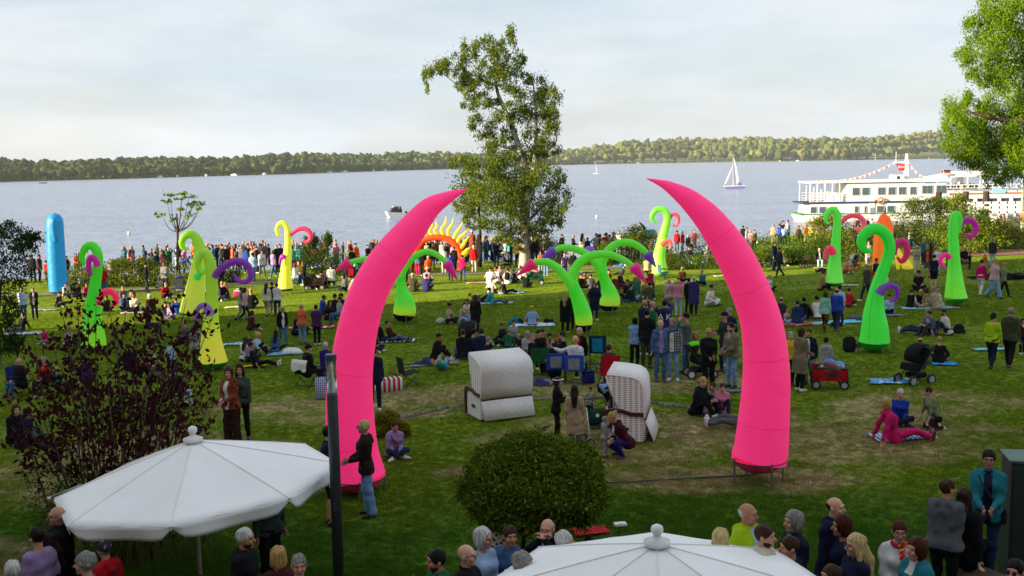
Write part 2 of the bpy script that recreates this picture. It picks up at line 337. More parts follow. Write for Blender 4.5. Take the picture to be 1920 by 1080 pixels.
# terrace edge of brick pavers in the near right corner and under the front guests
TZ = .79
def paver_terrace():
    mbt = MB(); mbt.prism([(-14, -4), (30, -4), (30, 13.1), (6.0, 13.1), (5.2, 12.4), (-14, 12.4)], 'z', .2, TZ-.02); t = mbt.build('terrace', mat('#4a3531', 'stone')); tag(t, kind='structure')
    me = MB().box((0, 0, 0), (.196, .096, .05), bev=.006).build('paver', mat('#5b3f38', 'stone')); me.parent = t; k = 0
    for i in range(24):
        for j in range(9):
            x = 5.95+i*.2+(j % 2)*.1; y = 13.03-j*.1
            o = me if k == 0 else me.copy()
            if k: COL.objects.link(o)
            o.location = (x, y, TZ-.012+random.uniform(-.003, .003)); k += 1
paver_terrace()
# the ring of sett stones let into the lawn
def sett_ring():
    t = thing('stone_edging', 'curved row of pale sett stones let into the dry lawn around the wicker chairs', 'edging', (RING_C[0], RING_C[1], 0))
    meshes = []
    for v in range(5):
        m = MB().box((0, 0, 0), (.165, .22, .14), bev=.035); meshes.append(mesh_np('stone', [(x*random.uniform(.85, 1.1), y*random.uniform(.85, 1.1), z) for x, y, z in m.V], m.P, [mat(['#6d6760', '#5f5a53', '#77716a', '#55504a', '#68625b'][v], 'stone')]))
    n = int(2*math.pi*RING_R/.185)
    for i in range(n):
        a = 2*math.pi*i/n
        if not -.62 < (a+math.pi) % (2*math.pi)-math.pi < 2.66: continue
        x = RING_C[0]+RING_R*math.cos(a)+random.uniform(-.02, .02); y = RING_C[1]+RING_R*math.sin(a)+random.uniform(-.02, .02)
        o = link('stone', meshes[i % 5 if random.random() < .7 else random.randrange(5)], t); o.location = (x-RING_C[0], y-RING_C[1], lawn_z(x, y)+random.uniform(-.03, .0)); o.rotation_euler = (random.uniform(-.06, .06), random.uniform(-.06, .06), a+math.pi/2+random.uniform(-.1, .1)+math.pi/2)
sett_ring()
# ------------------------------------------------------------------ grass blades near the camera, one mass
def far_grass():
    n2 = 70000; Y = 40+38*rng.uniform(0, 1, n2); X = rng.uniform(-.54, .54, n2)*Y; k = (Y < np.array([edge_y(q) for q in X])-.3) & ~((Y > 59) & (Y < 72) & (np.abs(Y-np.interp(X, [-40, -25, -8, 6, 14], [61.5, 63, 67, 68.5, 71])) < 1.0) & (X < 15)) & ~((X > 23) & (Y > 68.5) & (Y < 73.5)); X, Y = X[k], Y[k]; n = len(X); Z = gz(X, Y)
    V = []; 
    for j in range(5):
        a = rng.uniform(0, 6.28, n); x, y = X+rng.normal(size=n)*.07, Y+rng.normal(size=n)*.07; h = rng.uniform(.04, .085, n); w = .016; l = rng.uniform(-.03, .03, (2, n)); V.append(np.stack([np.stack([x-w*np.sin(a), y+w*np.cos(a), Z-.02], 1), np.stack([x+w*np.sin(a), y-w*np.cos(a), Z-.02], 1), np.stack([x+l[0], y+l[1], Z+h], 1)], 1).reshape(-1, 3))
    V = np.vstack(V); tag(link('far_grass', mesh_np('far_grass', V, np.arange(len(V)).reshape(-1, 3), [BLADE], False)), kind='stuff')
far_grass()
def grass():
    n = 16; V = []; Q = []
    for i in range(n):
        a = rng.uniform(0, 6.28); r = rng.uniform(0, .11); x, y = r*math.cos(a), r*math.sin(a); h = rng.uniform(.022, .058); w = .006; b_ = rng.uniform(0, 6.28); ln = rng.uniform(.01, .06)
        V += [(x-w*math.sin(b_), y+w*math.cos(b_), 0), (x+w*math.sin(b_), y-w*math.cos(b_), 0), (x+ln*math.cos(b_), y+ln*math.sin(b_), h)]; Q.append((3*i, 3*i+1, 3*i+2))
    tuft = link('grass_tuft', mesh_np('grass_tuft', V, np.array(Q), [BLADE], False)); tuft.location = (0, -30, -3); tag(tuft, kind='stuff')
    pts = []
    d = np.sqrt(rng.uniform(0, 1, 240000))
    Y = 13.2 + 40*rng.uniform(0, 1, 240000)**1.55; X = (rng.uniform(-.56, .56, 240000))*Y
    keep = ~((Y < 13.4) & (X > 5))
    X, Y = X[keep], Y[keep]; Z = np.array([lawn_z(a, c) for a, c in zip(X, Y)])
    me = bpy.data.meshes.new('grass'); me.vertices.add(len(X)); me.vertices.foreach_set('co', np.stack([X, Y, Z-.004], 1).astype(np.float32).ravel())
    o = link('grass', me); tag(o, kind='stuff')
    g = bpy.data.node_groups.new('grass_scatter', 'GeometryNodeTree'); g.interface.new_socket('Geometry', in_out='INPUT', socket_type='NodeSocketGeometry'); g.interface.new_socket('Geometry', in_out='OUTPUT', socket_type='NodeSocketGeometry')
    gi = g.nodes.new('NodeGroupInput'); go = g.nodes.new('NodeGroupOutput'); ip = g.nodes.new('GeometryNodeInstanceOnPoints'); oi = g.nodes.new('GeometryNodeObjectInfo'); oi.inputs[0].default_value = tuft
    rv = g.nodes.new('FunctionNodeRandomValue'); rv.data_type = 'FLOAT_VECTOR'; rv.inputs[0].default_value = (-.2, -.2, 0); rv.inputs[1].default_value = (.2, .2, 6.28)
    rs = g.nodes.new('FunctionNodeRandomValue'); rs.data_type = 'FLOAT'; rs.inputs[2].default_value = .45; rs.inputs[3].default_value = 1.15
    g.links.new(gi.outputs[0], ip.inputs['Points']); g.links.new(oi.outputs['Geometry'], ip.inputs['Instance']); g.links.new(rv.outputs[0], ip.inputs['Rotation']); g.links.new(rs.outputs[1], ip.inputs['Scale']); g.links.new(ip.outputs[0], go.inputs[0])
    md = o.modifiers.new('scatter', 'NODES'); md.node_group = g
grass()
# ------------------------------------------------------------------ foliage
def leaf_mesh(name, C, size, color, nrm_up=.3, aspect=.55, droop=0, var=.45, tr=.3, hue=None, extra=None):
    C = np.asarray(C, float); n = len(C)
    d = rng.normal(size=(n, 3)); d[:, 2] -= droop; d /= np.linalg.norm(d, axis=1)[:, None]
    nn = rng.normal(size=(n, 3)); nn[:, 2] += nrm_up; s = np.cross(d, nn); s /= np.linalg.norm(s, axis=1)[:, None]+1e-9
    sz = (size*rng.uniform(.6, 1.35, n))[:, None]
    V = np.empty((n, 4, 3)); V[:, 0] = C-d*sz*.5; V[:, 1] = C+s*sz*aspect*.5; V[:, 2] = C+d*sz*.5; V[:, 3] = C-s*sz*aspect*.5
    k = rng.uniform(1-var, 1+var, n); cc = np.stack([k, k, k], 1)
    if hue is not None:
        f = (rng.uniform(0, 1, n)**2)[:, None]; cc = cc*(1-f*.6)+np.array(hue)[None]*f*.6*k[:, None]
    if extra is not None: cc = cc*extra
    return mesh_np(name, V.reshape(-1, 3), np.arange(4*n).reshape(n, 4), [mat(color, 'leaf', tr=tr)], False, col=np.repeat(cc, 4, axis=0))
def blob_pts(clumps, per, sub=26, spread=.33, flat=.8):
    """leaf centres: every clump (centre, radii) holds sub-clumps of leaves, so gaps stay between them"""
    out = []
    for c, r in clumps:
        c = np.array(c, float); r = np.array(r if hasattr(r, '__len__') else (r, r, r), float)
        ns = max(3, int(sub)); q = rng.normal(size=(ns, 3)); q /= np.linalg.norm(q, axis=1)[:, None]; q *= rng.uniform(.35, 1, (ns, 1))**.6
        m = int(per/ns)
        for p in q:
            s = rng.normal(size=(m, 3))*spread*np.array((1, 1, flat))*rng.uniform(.6, 1.2); out.append(c+(p+s)*r)
    return np.vstack(out)
def tree(name, label, cat, base, trunk, barkm, clumps, per, leaf, color, group=None, sub=26, spread=.33, **kw):
    t = thing(name, label, cat, base, 0, group); mb = MB()
    for pts, r in trunk:
        P = catmull(np.array(pts, float), 5); mb.tube(P, np.interp(np.linspace(0, 1, len(P)), np.linspace(0, 1, len(r)), r), 8)
    mb.build('trunk', barkm, t, True)
    link('crown', leaf_mesh('crown', blob_pts(clumps, per, sub, spread), leaf, color, **kw), t); return t
def shrub(name, label, cat, px, py, Y, clumps, per, leaf, color, **kw):
    """clumps given as (dx,dz,rx,rz[,dy]) in metres from a base point on the ground"""
    p = at(px, py, Y)[0] if Y else ground(px, py)[0]
    if Y: p.z = lawn_z(p.x, p.y)
    cl = [((c[0], c[4] if len(c) > 4 else 0, c[1]), (c[2], c[2]*.8, c[3])) for c in clumps]
    st = [([(0, 0, 0), (c[0]*.5, 0, c[1]*.5), (c[0], 0, c[1])], [.05, .03, .012]) for c in clumps]
    return tree(name, label, cat, p, st, mat('#4a3c2c', 'bark'), cl, per, leaf, color, **kw)
# ------------------------------------------------------------------ far shore
def ico(sub):
    import bmesh
    bm = bmesh.new(); bmesh.ops.create_icosphere(bm, subdivisions=sub, radius=1); V = np.array([v.co[:] for v in bm.verts]); F = np.array([[v.index for v in f.verts] for f in bm.faces]); bm.free(); return V, F
IV, IF = ico(3)
def crown_shape(seed, tall=1.0):
    r = np.random.default_rng(seed); V = IV.copy(); k = np.zeros(len(V))
    for f, a in ((2.2, .16), (4.5, .13), (9, .09)):
        for _ in range(5):
            w = r.normal(size=3)*f; k += a*np.sin(V@w+r.uniform(0, 6.28))*.6
    V = V*(1+k)[:, None]; V[:, 2] = V[:, 2]*tall*(1+.12*np.sign(V[:, 2])); return V
SHAPES = [crown_shape(s, t) for s, t in ((1, 1.0), (2, 1.15), (3, .9), (4, 1.3), (5, 1.0), (6, 1.05))]
def woodmat():
    m = bpy.data.materials.new('far_foliage'); m.use_nodes = True; nt = m.node_tree; L = nt.links.new; b = nt.nodes['Principled BSDF']; b.inputs['Roughness'].default_value = 1; b.inputs['Specular IOR Level'].default_value = .05
    a = N(nt, 'ShaderNodeAttribute', attribute_name='Col'); ge = N(nt, 'ShaderNodeNewGeometry'); n = N(nt, 'ShaderNodeTexNoise', Scale=.45, Detail=6, Roughness=.7); L(ge.outputs[0], n.inputs[0])
    mr = N(nt, 'ShaderNodeMapRange'); mr.inputs[1].default_value = .3; mr.inputs[2].default_value = .7; mr.inputs[3].default_value = .6; mr.inputs[4].default_value = 1.4; L(n.outputs[0], mr.inputs[0])
    v = N(nt, 'ShaderNodeVectorMath', operation='SCALE'); L(a.outputs[0], v.inputs[0]); L(mr.outputs[0], v.inputs['Scale']); L(v.outputs[0], b.inputs[0])
    bp = N(nt, 'ShaderNodeBump', Strength=1, Distance=2.5); L(n.outputs[0], bp.inputs['Height']); L(bp.outputs[0], b.inputs['Normal']); return m
FARM = woodmat()
SH = [(-300, 351), (0, 341), (200, 336), (360, 331), (520, 327), (700, 321), (840, 317), (1000, 311), (1100, 308), (1300, 304.5), (1450, 302.5), (1600, 300), (1760, 297), (2000, 292), (2250, 287)]
shx = [p[0] for p in SH]; shore = [lake(*p)[0] for p in SH]; shp = np.array([[p.x, p.y] for p in shore])
def shore_pt(px, back):
    i = max(0, min(len(shx)-2, int(np.searchsorted(shx, px))-1)); f = (px-shx[i])/(shx[i+1]-shx[i]); p = shp[i]*(1-f)+shp[i+1]*f
    d = p/np.linalg.norm(p); return p+d*back
# top line of the woods in the photograph (px, py): gives every stretch its height
TOPX = [-300, 0, 60, 130, 220, 330, 430, 540, 620, 700, 760, 860, 1000, 1070, 1130, 1240, 1330, 1440, 1520, 1600, 1700, 1770, 1900, 2250]
TOPY = [318, 309, 313, 311, 306, 303, 302, 293, 294, 293, 290, 289, 292, 284, 273, 263, 262, 262, 264, 262, 256, 250, 246, 240]
def far_shore():
    px = np.linspace(-300, 2250, 90); V = []; 
    for q in px:
        p0 = shore_pt(q, 0); t = np.interp(q, TOPX, TOPY); D = np.linalg.norm(p0)
        for back, h in ((-6, -1), (0, .3), (25, .8), (140, 2), (420, 8), (1500, 10)):
            p = shore_pt(q, back); Hh = max(0, (np.interp(q, [0, 1000, 1200, 1700, 2000], [0, 0, 12, 16, 18])))*(1 if back > 300 else (.35 if back > 100 else 0))
            V.append((p[0], p[1], LAKE+h+Hh))
    Q = np.array([(i*6+j, (i+1)*6+j, (i+1)*6+j+1, i*6+j+1) for i in range(89) for j in range(5)])
    tag(link('far_bank', mesh_np('far_bank', V, Q, [mat('#59652a', 'plain', .95)])), kind='structure')
    pal = [(.045, .068, .022), (.06, .082, .024), (.036, .06, .024), (.085, .10, .03), (.07, .076, .03), (.05, .075, .03)]
    VV = []; FF = []; CC = []; off = 0; front = []
    for q in np.arange(-290, 2240, 4.6):
        D = np.linalg.norm(shore_pt(q, 0)); ppm = 2000/D; ty = np.interp(q, TOPX, TOPY); by = np.interp(q, shx, [p[1] for p in SH]); Ht = (by-ty)/ppm
        for band in range(4):
            qq = q+random.uniform(-4, 4); back = [8, 35, 90, 220][band]+random.uniform(-6, 12)
            r = random.uniform(3.6, 6.6)*(1.0 if q > 900 else .72)
            ztop = LAKE+Ht*(1+back/D)*[.52, .74, .90, 1.0][band]*random.uniform(.88, 1.06)+(0 if band else 0)
            if random.random() < .06 and band > 1: ztop += r*.5
            p = shore_pt(qq, back); hz = r*random.uniform(.9, 1.35); zc = ztop-hz
            a = random.uniform(0, 6.28); S = SHAPES[random.randrange(6)]; ca, sa = math.cos(a), math.sin(a)
            X = np.stack([S[:, 0]*ca-S[:, 1]*sa, S[:, 0]*sa+S[:, 1]*ca, S[:, 2]], 1)*np.array((r, r, hz))+np.array((p[0], p[1], zc))
            c = np.array(pal[random.randrange(6)])*random.uniform(.75, 1.25)*np.array((1.75, 1.6, 1.1))*np.interp(q, [500, 1050], [.62, 1.0])*(np.array((.8, .95, 1.15)) if q < 900 else 1)  # left wood darker and bluer in colour, also for its shaded, hazy side
            if random.random() < .08 and q > 700: c = np.array((.17, .18, .05))
            if band == 0 and random.random() < .33:
                front.append((p, zc, r, hz, a, S, c)); continue
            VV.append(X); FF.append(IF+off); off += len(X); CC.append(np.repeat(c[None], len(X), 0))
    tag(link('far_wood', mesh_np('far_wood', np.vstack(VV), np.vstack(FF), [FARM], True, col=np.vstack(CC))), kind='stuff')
    for p, zc, r, hz, a, S, c in front:
        t = thing('shore_tree', 'small round tree at the water edge of the far wooded shore', 'tree', (p[0], p[1], LAKE+.3), a, 'trees along the far shore')
        X = S*np.array((r*.8, r*.8, hz*.8))+np.array((0, 0, max(zc-LAKE, hz*.6)))
        link('crown', mesh_np('crown', X, IF, [FARM], True, col=np.repeat((c*1.25)[None], len(X), 0)), t)
        MB().tube([(0, 0, -.5), (0, 0, max(1, zc-LAKE))], [.25, .2], 5).build('trunk', mat('#3a3024', 'bark'), t)
    # reed fringe, jetties and moored boats as far specks
    C = []
    for q in np.arange(-200, 2100, .9):
        p = shore_pt(q, random.uniform(-3, 5)); C.append((p[0], p[1], LAKE+random.uniform(.3, 1.8)))
    tag(link('shore_reeds', leaf_mesh('shore_reeds', C, 2.6, '#5c6a24', aspect=.8)), kind='stuff')
    for q, w in ((165, 3.5), (240, 2.6), (575, 3), (1100, 0), (1270, 0)):
        pass
far_shore()
def far_things():
    for px, py, s, lab in ((80, 344, .5, 'dark low boat far out near the left shore'), (905, 300, 0, '')):
        if s:
            p, t = lake(px, py); th = thing('rowing_boat', lab, 'boat', p); MB().prism([(-2, .5), (2.2, .6), (1.6, 0), (-1.7, 0)], 'y', -.6, .6).build('hull', DARK, th)
    for px, py, col, lab in ((1117, 326, '#e6e3da', ''),):
        pass
    for px, base, top, lab in ((241, 334, 320, 'thin pale mast standing on the far left shore'), (1641, 300, 287, 'pale pole on the far right shore nearest the ship mast'), (1756, 297, 276, 'white signal mast on the far shore beside the right tree')):
        p, t = lake(px, base); h = (base-top)*t/2000; th = thing('mast', lab, 'mast', p); MB().tube([(0, 0, -.5), (0, 0, h)], [.35, .2], 6).build('pole', mat('#bdb9ae'), th); MB().box((0, 0, h*.75), (1.6, .2, .25)).build('crosspiece', mat('#bdb9ae'), th)
    for i, q in enumerate((296, 330, 385, 436, 495, 611, 640, 700, 720, 1048, 1195, 1462, 1495, 1740)):
        p = shore_pt(q, -10); th = thing('moored_boat', 'tiny white boat moored along the far shore', 'boat', (p[0], p[1], LAKE), random.uniform(0, 3), 'boats moored on the far shore')
        MB().prism([(-2.4, .9), (2.8, 1.0), (2.0, 0), (-2.2, 0)], 'y', -.8, .8).build('hull', WHITE, th); MB().box((-.3, 0, 1.2), (2, 1.2, .7), bev=.1).build('cabin', WHITE, th)
far_things()

def haze():
    lo, hi = (-1400, -40, LAKE-6), (1600, 2900, 75); c = [(a+b_)/2 for a, b_ in zip(lo, hi)]
    o = MB().box(c, [b_-a for a, b_ in zip(lo, hi)]).build('haze', [], None); m = bpy.data.materials.new('haze'); m.use_nodes = True; nt = m.node_tree; nt.nodes.remove(nt.nodes['Principled BSDF']); v = N(nt, 'ShaderNodeVolumePrincipled'); v.inputs['Color'].default_value = (.86, .92, 1, 1); v.inputs['Density'].default_value = .00010; v.inputs['Anisotropy'].default_value = .2
    nt.links.new(v.outputs[0], nt.nodes['Material Output'].inputs['Volume']); o.data.materials.append(m); tag(o, kind='stuff')
haze()
# ------------------------------------------------------------------ near trees and shrubs
def pxs(pts, base, Y):                     # photo pixels -> metres relative to base in the plane at distance Y
    return [tuple(at(x, y, Y)[0]-base) for x, y in pts]
def birch():
    Y = 70.0; b = at(983, 512, Y)[0]; b.z = lawn_z(b.x, b.y); mpx = 70.6/2000
    def q(x, y, dy=0): v = at(x, y, Y+dy)[0]-b; return (v.x, v.y, v.z)
    bark = mat('#a09b91', 'bark', s=1.6, c2='#38332d')
    tr = [([q(983, 515), q(984, 470), q(985, 400), q(984, 340), q(976, 286), q(950, 214), q(932, 170), q(928, 120), (q(922, 75))], [.42, .36, .3, .26, .2, .15, .1, .07, .02]),
          ([q(928, 160), q(900, 150), q(870, 160), q(845, 150), q(815, 120)], [.09, .08, .07, .04, .015]),
          ([q(984, 380), q(1000, 320), q(1005, 260), q(1004, 200), q(998, 140)], [.22, .17, .12, .08, .02]),
          ([q(984, 420), q(940, 380), q(890, 345), q(856, 315)], [.14, .1, .06, .02]), ([q(985, 420), q(1020, 385), q(1050, 360)], [.12, .07, .02]),
          ([q(950, 214), q(915, 200), q(890, 215)], [.07, .04, .015]), ([q(976, 286), q(930, 270), q(900, 262)], [.08, .05, .02]), ([q(930, 130), q(960, 100), q(965, 70)], [.06, .03, .01]),
          ([q(1004, 220), q(1030, 200), q(1045, 185)], [.06, .03, .01]), ([q(984, 440), q(930, 430), q(890, 425)], [.1, .06, .02])]
    t = thing('birch_tree', 'tall birch with pale leaning trunk and drooping branches on the lake shore', 'tree', b); mb = MB()
    for pts, r in tr:
        P = catmull(np.array(pts, float), 5); mb.tube(P, np.interp(np.linspace(0, 1, len(P)), np.linspace(0, 1, len(r)), r), 8)
    mb.build('trunk', bark, t, True)
    cl = []
    # (px, py, radius x px, radius z px)
    for x, y, rx, rz in ((915, 85, 30, 18), (955, 75, 18, 22), (935, 110, 30, 22), (880, 95, 16, 22), (858, 120, 18, 24), (815, 130, 20, 22), (840, 125, 22, 16), (800, 150, 9, 20), (872, 150, 22, 20), (905, 145, 26, 26), (950, 140, 34, 24), (975, 112, 18, 14), (985, 150, 14, 12),
                         (880, 185, 22, 18), (915, 185, 24, 18), (960, 180, 28, 20), (1005, 165, 26, 24), (1030, 195, 22, 24), (1035, 175, 12, 12), (1000, 210, 30, 26), (1035, 230, 18, 26), (970, 225, 18, 20), (925, 225, 26, 18), (895, 232, 20, 14), (885, 160, 24, 12), (920, 260, 26, 16), (955, 258, 18, 16), (1010, 250, 30, 22),
                         (935, 285, 34, 18), (985, 285, 40, 20), (1025, 280, 30, 20), (870, 310, 30, 18), (905, 320, 34, 22), (955, 320, 44, 26), (1010, 325, 42, 26), (1050, 330, 14, 20), (880, 355, 30, 20), (930, 365, 46, 28), (990, 370, 46, 28), (1040, 370, 26, 24), (1052, 385, 12, 16), (895, 395, 32, 20), (945, 405, 44, 24), (1000, 410, 44, 22), (1040, 405, 22, 20), (915, 425, 26, 12), (965, 432, 30, 10), (1010, 432, 30, 10), (868, 385, 18, 14), (883, 415, 16, 12), (960, 450, 26, 10), (1000, 448, 24, 10), (930, 442, 22, 9), (975, 465, 14, 12)):
        cl.append((q(x, y, random.uniform(-1.5, 1.5)), (rx*mpx, max(rx*mpx*.9, .9), rz*mpx)))
    P = np.vstack([blob_pts([c], max(90, 1750*c[1][0]*c[1][2]), max(7, int(20*c[1][0]*c[1][2])), .20, 1.35) for c in cl])
    link('crown', leaf_mesh('crown', P, .15, '#596a26', nrm_up=.2, aspect=.5, droop=1.6, var=.3, tr=.35, hue=(1.5, 1.15, .5)), t)
birch()
def second_stem():
    b = at(1012, 505, 68)[0]; b.z = lawn_z(b.x, b.y)
    for x, lab in ((900, 'slim dark tree trunk on the shore left of the birch'), (1000, 'slim dark tree trunk on the shore right beside the birch')):
        b = at(x if x < 950 else 958, 500, 72)[0]; b.z = lawn_z(b.x, b.y); h = 3.6
        tree('lakeside_tree', lab, 'tree', b, [([(0, 0, 0), (.05, 0, h*.6), (0, 0, h+1)], [.13, .1, .05])], mat('#2b251f', 'bark'), [((0, 0, h+1.2), (1.5, 1.3, .9)), ((.8, .4, h+2), (1.2, 1, .8)), ((-.7, 0, h+2.1), (1.1, 1, .8))], 500, .2, '#4f6220', droop=1, tr=.3)
second_stem()
def right_tree():
    Y = 54.0; b = at(1945, 520, Y)[0]; b.z = lawn_z(b.x, b.y); mpx = 54.5/2000
    def q(x, y, dy=0): v = at(x, y, Y+dy)[0]-b; return (v.x, v.y, v.z)
    t = thing('conifer_tree', 'huge sunlit bright green feathery tree filling the right edge', 'tree', b); mb = MB()
    for pts, r in (([q(1945, 520), q(1945, 300), q(1940, 0), q(1935, -200)], [.5, .42, .3, .1]), ([q(1942, 230), q(1880, 225), q(1800, 205)], [.14, .1, .03]), ([q(1940, 120), q(1870, 110), q(1825, 100)], [.13, .08, .03]), ([q(1944, 330), q(1880, 290), q(1800, 270)], [.14, .09, .03]), ([q(1940, 20), q(1880, 20), q(1840, 35)], [.12, .07, .03])):
        P = catmull(np.array(pts, float), 5); mb.tube(P, np.interp(np.linspace(0, 1, len(P)), np.linspace(0, 1, len(r)), r), 8)
    mb.build('trunk', mat('#6b4c37', 'bark'), t, True); cl = []
    for x, y, rx, rz in ((1880, -40, 40, 30), (1930, -60, 60, 40), (1990, -20, 60, 60), (1858, 20, 26, 24), (1885, 15, 30, 26), (1915, 30, 34, 30), (1830, 55, 18, 22), (1850, 70, 26, 24), (1880, 75, 30, 26), (1912, 85, 30, 30), (1960, 80, 50, 50), (1815, 100, 16, 16), (1830, 118, 22, 22), (1850, 130, 24, 22), (1880, 135, 30, 26), (1910, 140, 26, 26), (1960, 170, 50, 50), (1868, 165, 20, 16), (1780, 200, 14, 18), (1795, 215, 22, 24), (1825, 195, 24, 20), (1850, 205, 26, 22), (1885, 200, 28, 24), (1912, 215, 24, 26), (1790, 240, 18, 20), (1815, 250, 26, 24), (1845, 250, 26, 24), (1880, 250, 30, 26), (1910, 260, 26, 26), (1785, 268, 14, 16), (1810, 280, 26, 22), (1845, 290, 28, 22), (1885, 290, 28, 24), (1912, 300, 22, 20), (1818, 305, 22, 14), (1840, 318, 20, 14), (1870, 325, 22, 16), (1862, 342, 12, 10), (1900, 325, 16, 12), (1960, 290, 50, 50)):
        cl.append((q(x, y, random.uniform(-2, 2)), (rx*mpx*1.12, max(rx*mpx, 1.0), rz*mpx*1.12)))
    P = np.vstack([blob_pts([c], max(200, 2900*c[1][0]*c[1][2]) if c[0][0] < 1.2 else 900, max(10, int(24*c[1][0]*c[1][2])), .23, 1.5) for c in cl])
    link('crown', leaf_mesh('crown', P, .15, '#627f18', nrm_up=.3, aspect=.34, droop=1.3, var=.22, tr=.35, hue=(1.2, 1.1, .7)), t)
right_tree()
def thin_tree():
    Y = 64; b = at(333, 500, Y)[0]; b.z = lawn_z(b.x, b.y)
    def q(x, y, dy=0): v = at(x, y, Y+dy)[0]-b; return (v.x, v.y, v.z)
    tr = [([q(333, 505), q(333, 440), q(331, 400)], [.09, .075, .05])]
    tips = [(304, 403, 14, 5), (318, 365, 13, 4), (342, 363, 8, 4), (355, 367, 11, 5), (313, 377, 9, 4), (349, 404, 10, 6), (360, 386, 9, 5), (376, 383, 6, 4), (375, 391, 7, 4), (363, 380, 6, 3), (326, 412, 6, 4), (338, 392, 5, 3), (340, 372, 9, 3)]
    for x, y, _, _ in tips: tr.append(([q(333, 436), q((333+x)/2+(x-333)*.08, (436+y)/2+8), q(x, y)], [.035, .022, .01]))
    tree('young_tree', 'thin young tree with sparse leaf tufts between the two left inflatables', 'tree', b, tr, mat('#4b443c', 'bark'), [(q(x, y, random.uniform(-.4, .4)), (rx/31, .4, rz/31)) for x, y, rx, rz in tips], 46, .2, '#68862a', sub=8, droop=.2)
thin_tree()
def willow():
    Y = 38; b = at(-10, 620, Y)[0]; b.z = lawn_z(b.x, b.y); mpx = 38.5/2000
    def q(x, y, dy=0): v = at(x, y, Y+dy)[0]-b; return (v.x, v.y, v.z)
    cl = [(q(x, y, random.uniform(-.6, .6)), (rx*mpx, .6, rz*mpx)) for x, y, rx, rz in ((10, 430, 22, 18), (-15, 450, 30, 30), (35, 445, 24, 16), (60, 445, 14, 10), (20, 475, 30, 24), (52, 470, 18, 18), (5, 510, 34, 30), (35, 520, 22, 24), (0, 550, 30, 30), (22, 580, 16, 24), (10, 620, 18, 26), (-5, 600, 30, 40), (18, 655, 18, 14), (30, 640, 10, 16))]
    tree('willow_shrub', 'dark drooping leafy shrub at the left edge of the lawn', 'shrub', b, [([(0, 0, 0), (.1, 0, 1.5), (.4, 0, 3.2)], [.12, .1, .03]), ([(0, 0, .5), (-.6, 0, 2), (-.5, 0, 3.4)], [.09, .06, .02])], mat('#2c251d', 'bark'), cl, 420, .15, '#2c3d18', sub=14, aspect=.3, droop=1.1, tr=.2)
willow()
def dark_shrub():
    """purple-leaved shrub in front: slender stems, leaves hanging in loose sprays"""
    Y = 17.5; b = at(215, 935, Y)[0]; b.z = lawn_z(b.x, b.y)
    def q(x, y, dy=0): v = at(x, y, Y+dy)[0]-b; return np.array((v.x, v.y, v.z))
    t = thing('purple_shrub', 'open shrub with dark purple leaves and thin stems behind the left parasol', 'shrub', b); mb = MB(); tips = []
    ends = [(95, 640), (60, 700), (120, 600), (165, 590), (205, 570), (255, 580), (290, 590), (330, 600), (360, 640), (380, 580), (350, 560), (310, 555), (240, 545), (180, 545), (110, 555), (395, 690), (410, 720), (385, 755), (350, 700), (300, 660), (250, 640), (200, 640), (150, 660), (100, 760), (60, 780), (130, 720), (180, 700), (230, 700), (280, 720), (330, 760), (355, 800), (60, 620), (20, 800), (210, 760), (150, 780), (260, 770), (300, 820), (110, 830), (170, 850), (240, 850), (70, 850), (320, 545), (140, 500), (400, 590), (30, 745), (130, 640), (270, 615), (340, 670), (80, 680), (220, 610), (190, 745), (310, 700), (45, 690), (365, 600)]
    for i, (x, y) in enumerate(ends):
        e = q(x, y, random.uniform(-1.1, 1.1)); s = np.array((random.uniform(-.5, .5)+(x-215)*.0016, random.uniform(-.3, .3), 0)); m = s*.45+e*.55+np.array((random.uniform(-.15, .15), 0, .25))
        P = catmull(np.array([s, m, e]), 6); mb.tube(P, np.linspace(.02, .004, len(P)), 5); tips.append(P)
    mb.build('stem', mat('#5f5340', 'bark'), t, True)
    pos = []
    for P in tips:
        for k in range(17):
            f = random.uniform(.38, 1.0)**.8; i = min(len(P)-1, int(f*(len(P)-1))); c = P[i]+np.random.default_rng(random.randrange(10**9)).normal(size=3)*np.array((.18, .16, .16)); 
            for _ in range(5): pos.append(c+rng.normal(size=3)*.055)
    pos = np.array(pos); 
    M0 = mat('#3f1d22', 'leaf', tr=.2); order = np.argsort(pos[:, 1]); near = order[:300]; rest = order[300:]
    lm = mesh_np('leaf', [(0, 0, 0), (.022, .03, -.004), (.016, .075, -.012), (0, .105, -.025), (-.016, .075, -.012), (-.022, .03, -.004), (0, .05, .006)], [(0, 1, 6), (1, 2, 6), (2, 3, 6), (3, 4, 6), (4, 5, 6), (5, 0, 6)], [M0], True, col=np.ones((7, 3)))
    for i in near:
        o = link('leaf', lm, t); o.location = pos[i]; o.rotation_euler = (random.uniform(-1.6, -.3), random.uniform(-.6, .6), random.uniform(0, 6.28)); s = random.uniform(.8, 1.5); o.scale = (s, s, s)
    o = link('foliage', leaf_mesh('foliage', pos[rest], .115, '#3f1d22', aspect=.5, droop=.8, var=.5, tr=.2, hue=(.6, 1.1, .6)), t); o['kind'] = 'stuff'
    C = []
    for k in range(34):
        x0, z0 = random.uniform(-1.5, 1.6), random.uniform(0.1, 1.6); C.append(((x0, random.uniform(-.5, .8), z0), (.3, .3, .25)))
    o = link('undergrowth', leaf_mesh('undergrowth', blob_pts(C, 150, 10), .085, '#4a5526', aspect=.35, var=.4), t); o['kind'] = 'stuff'
dark_shrub()
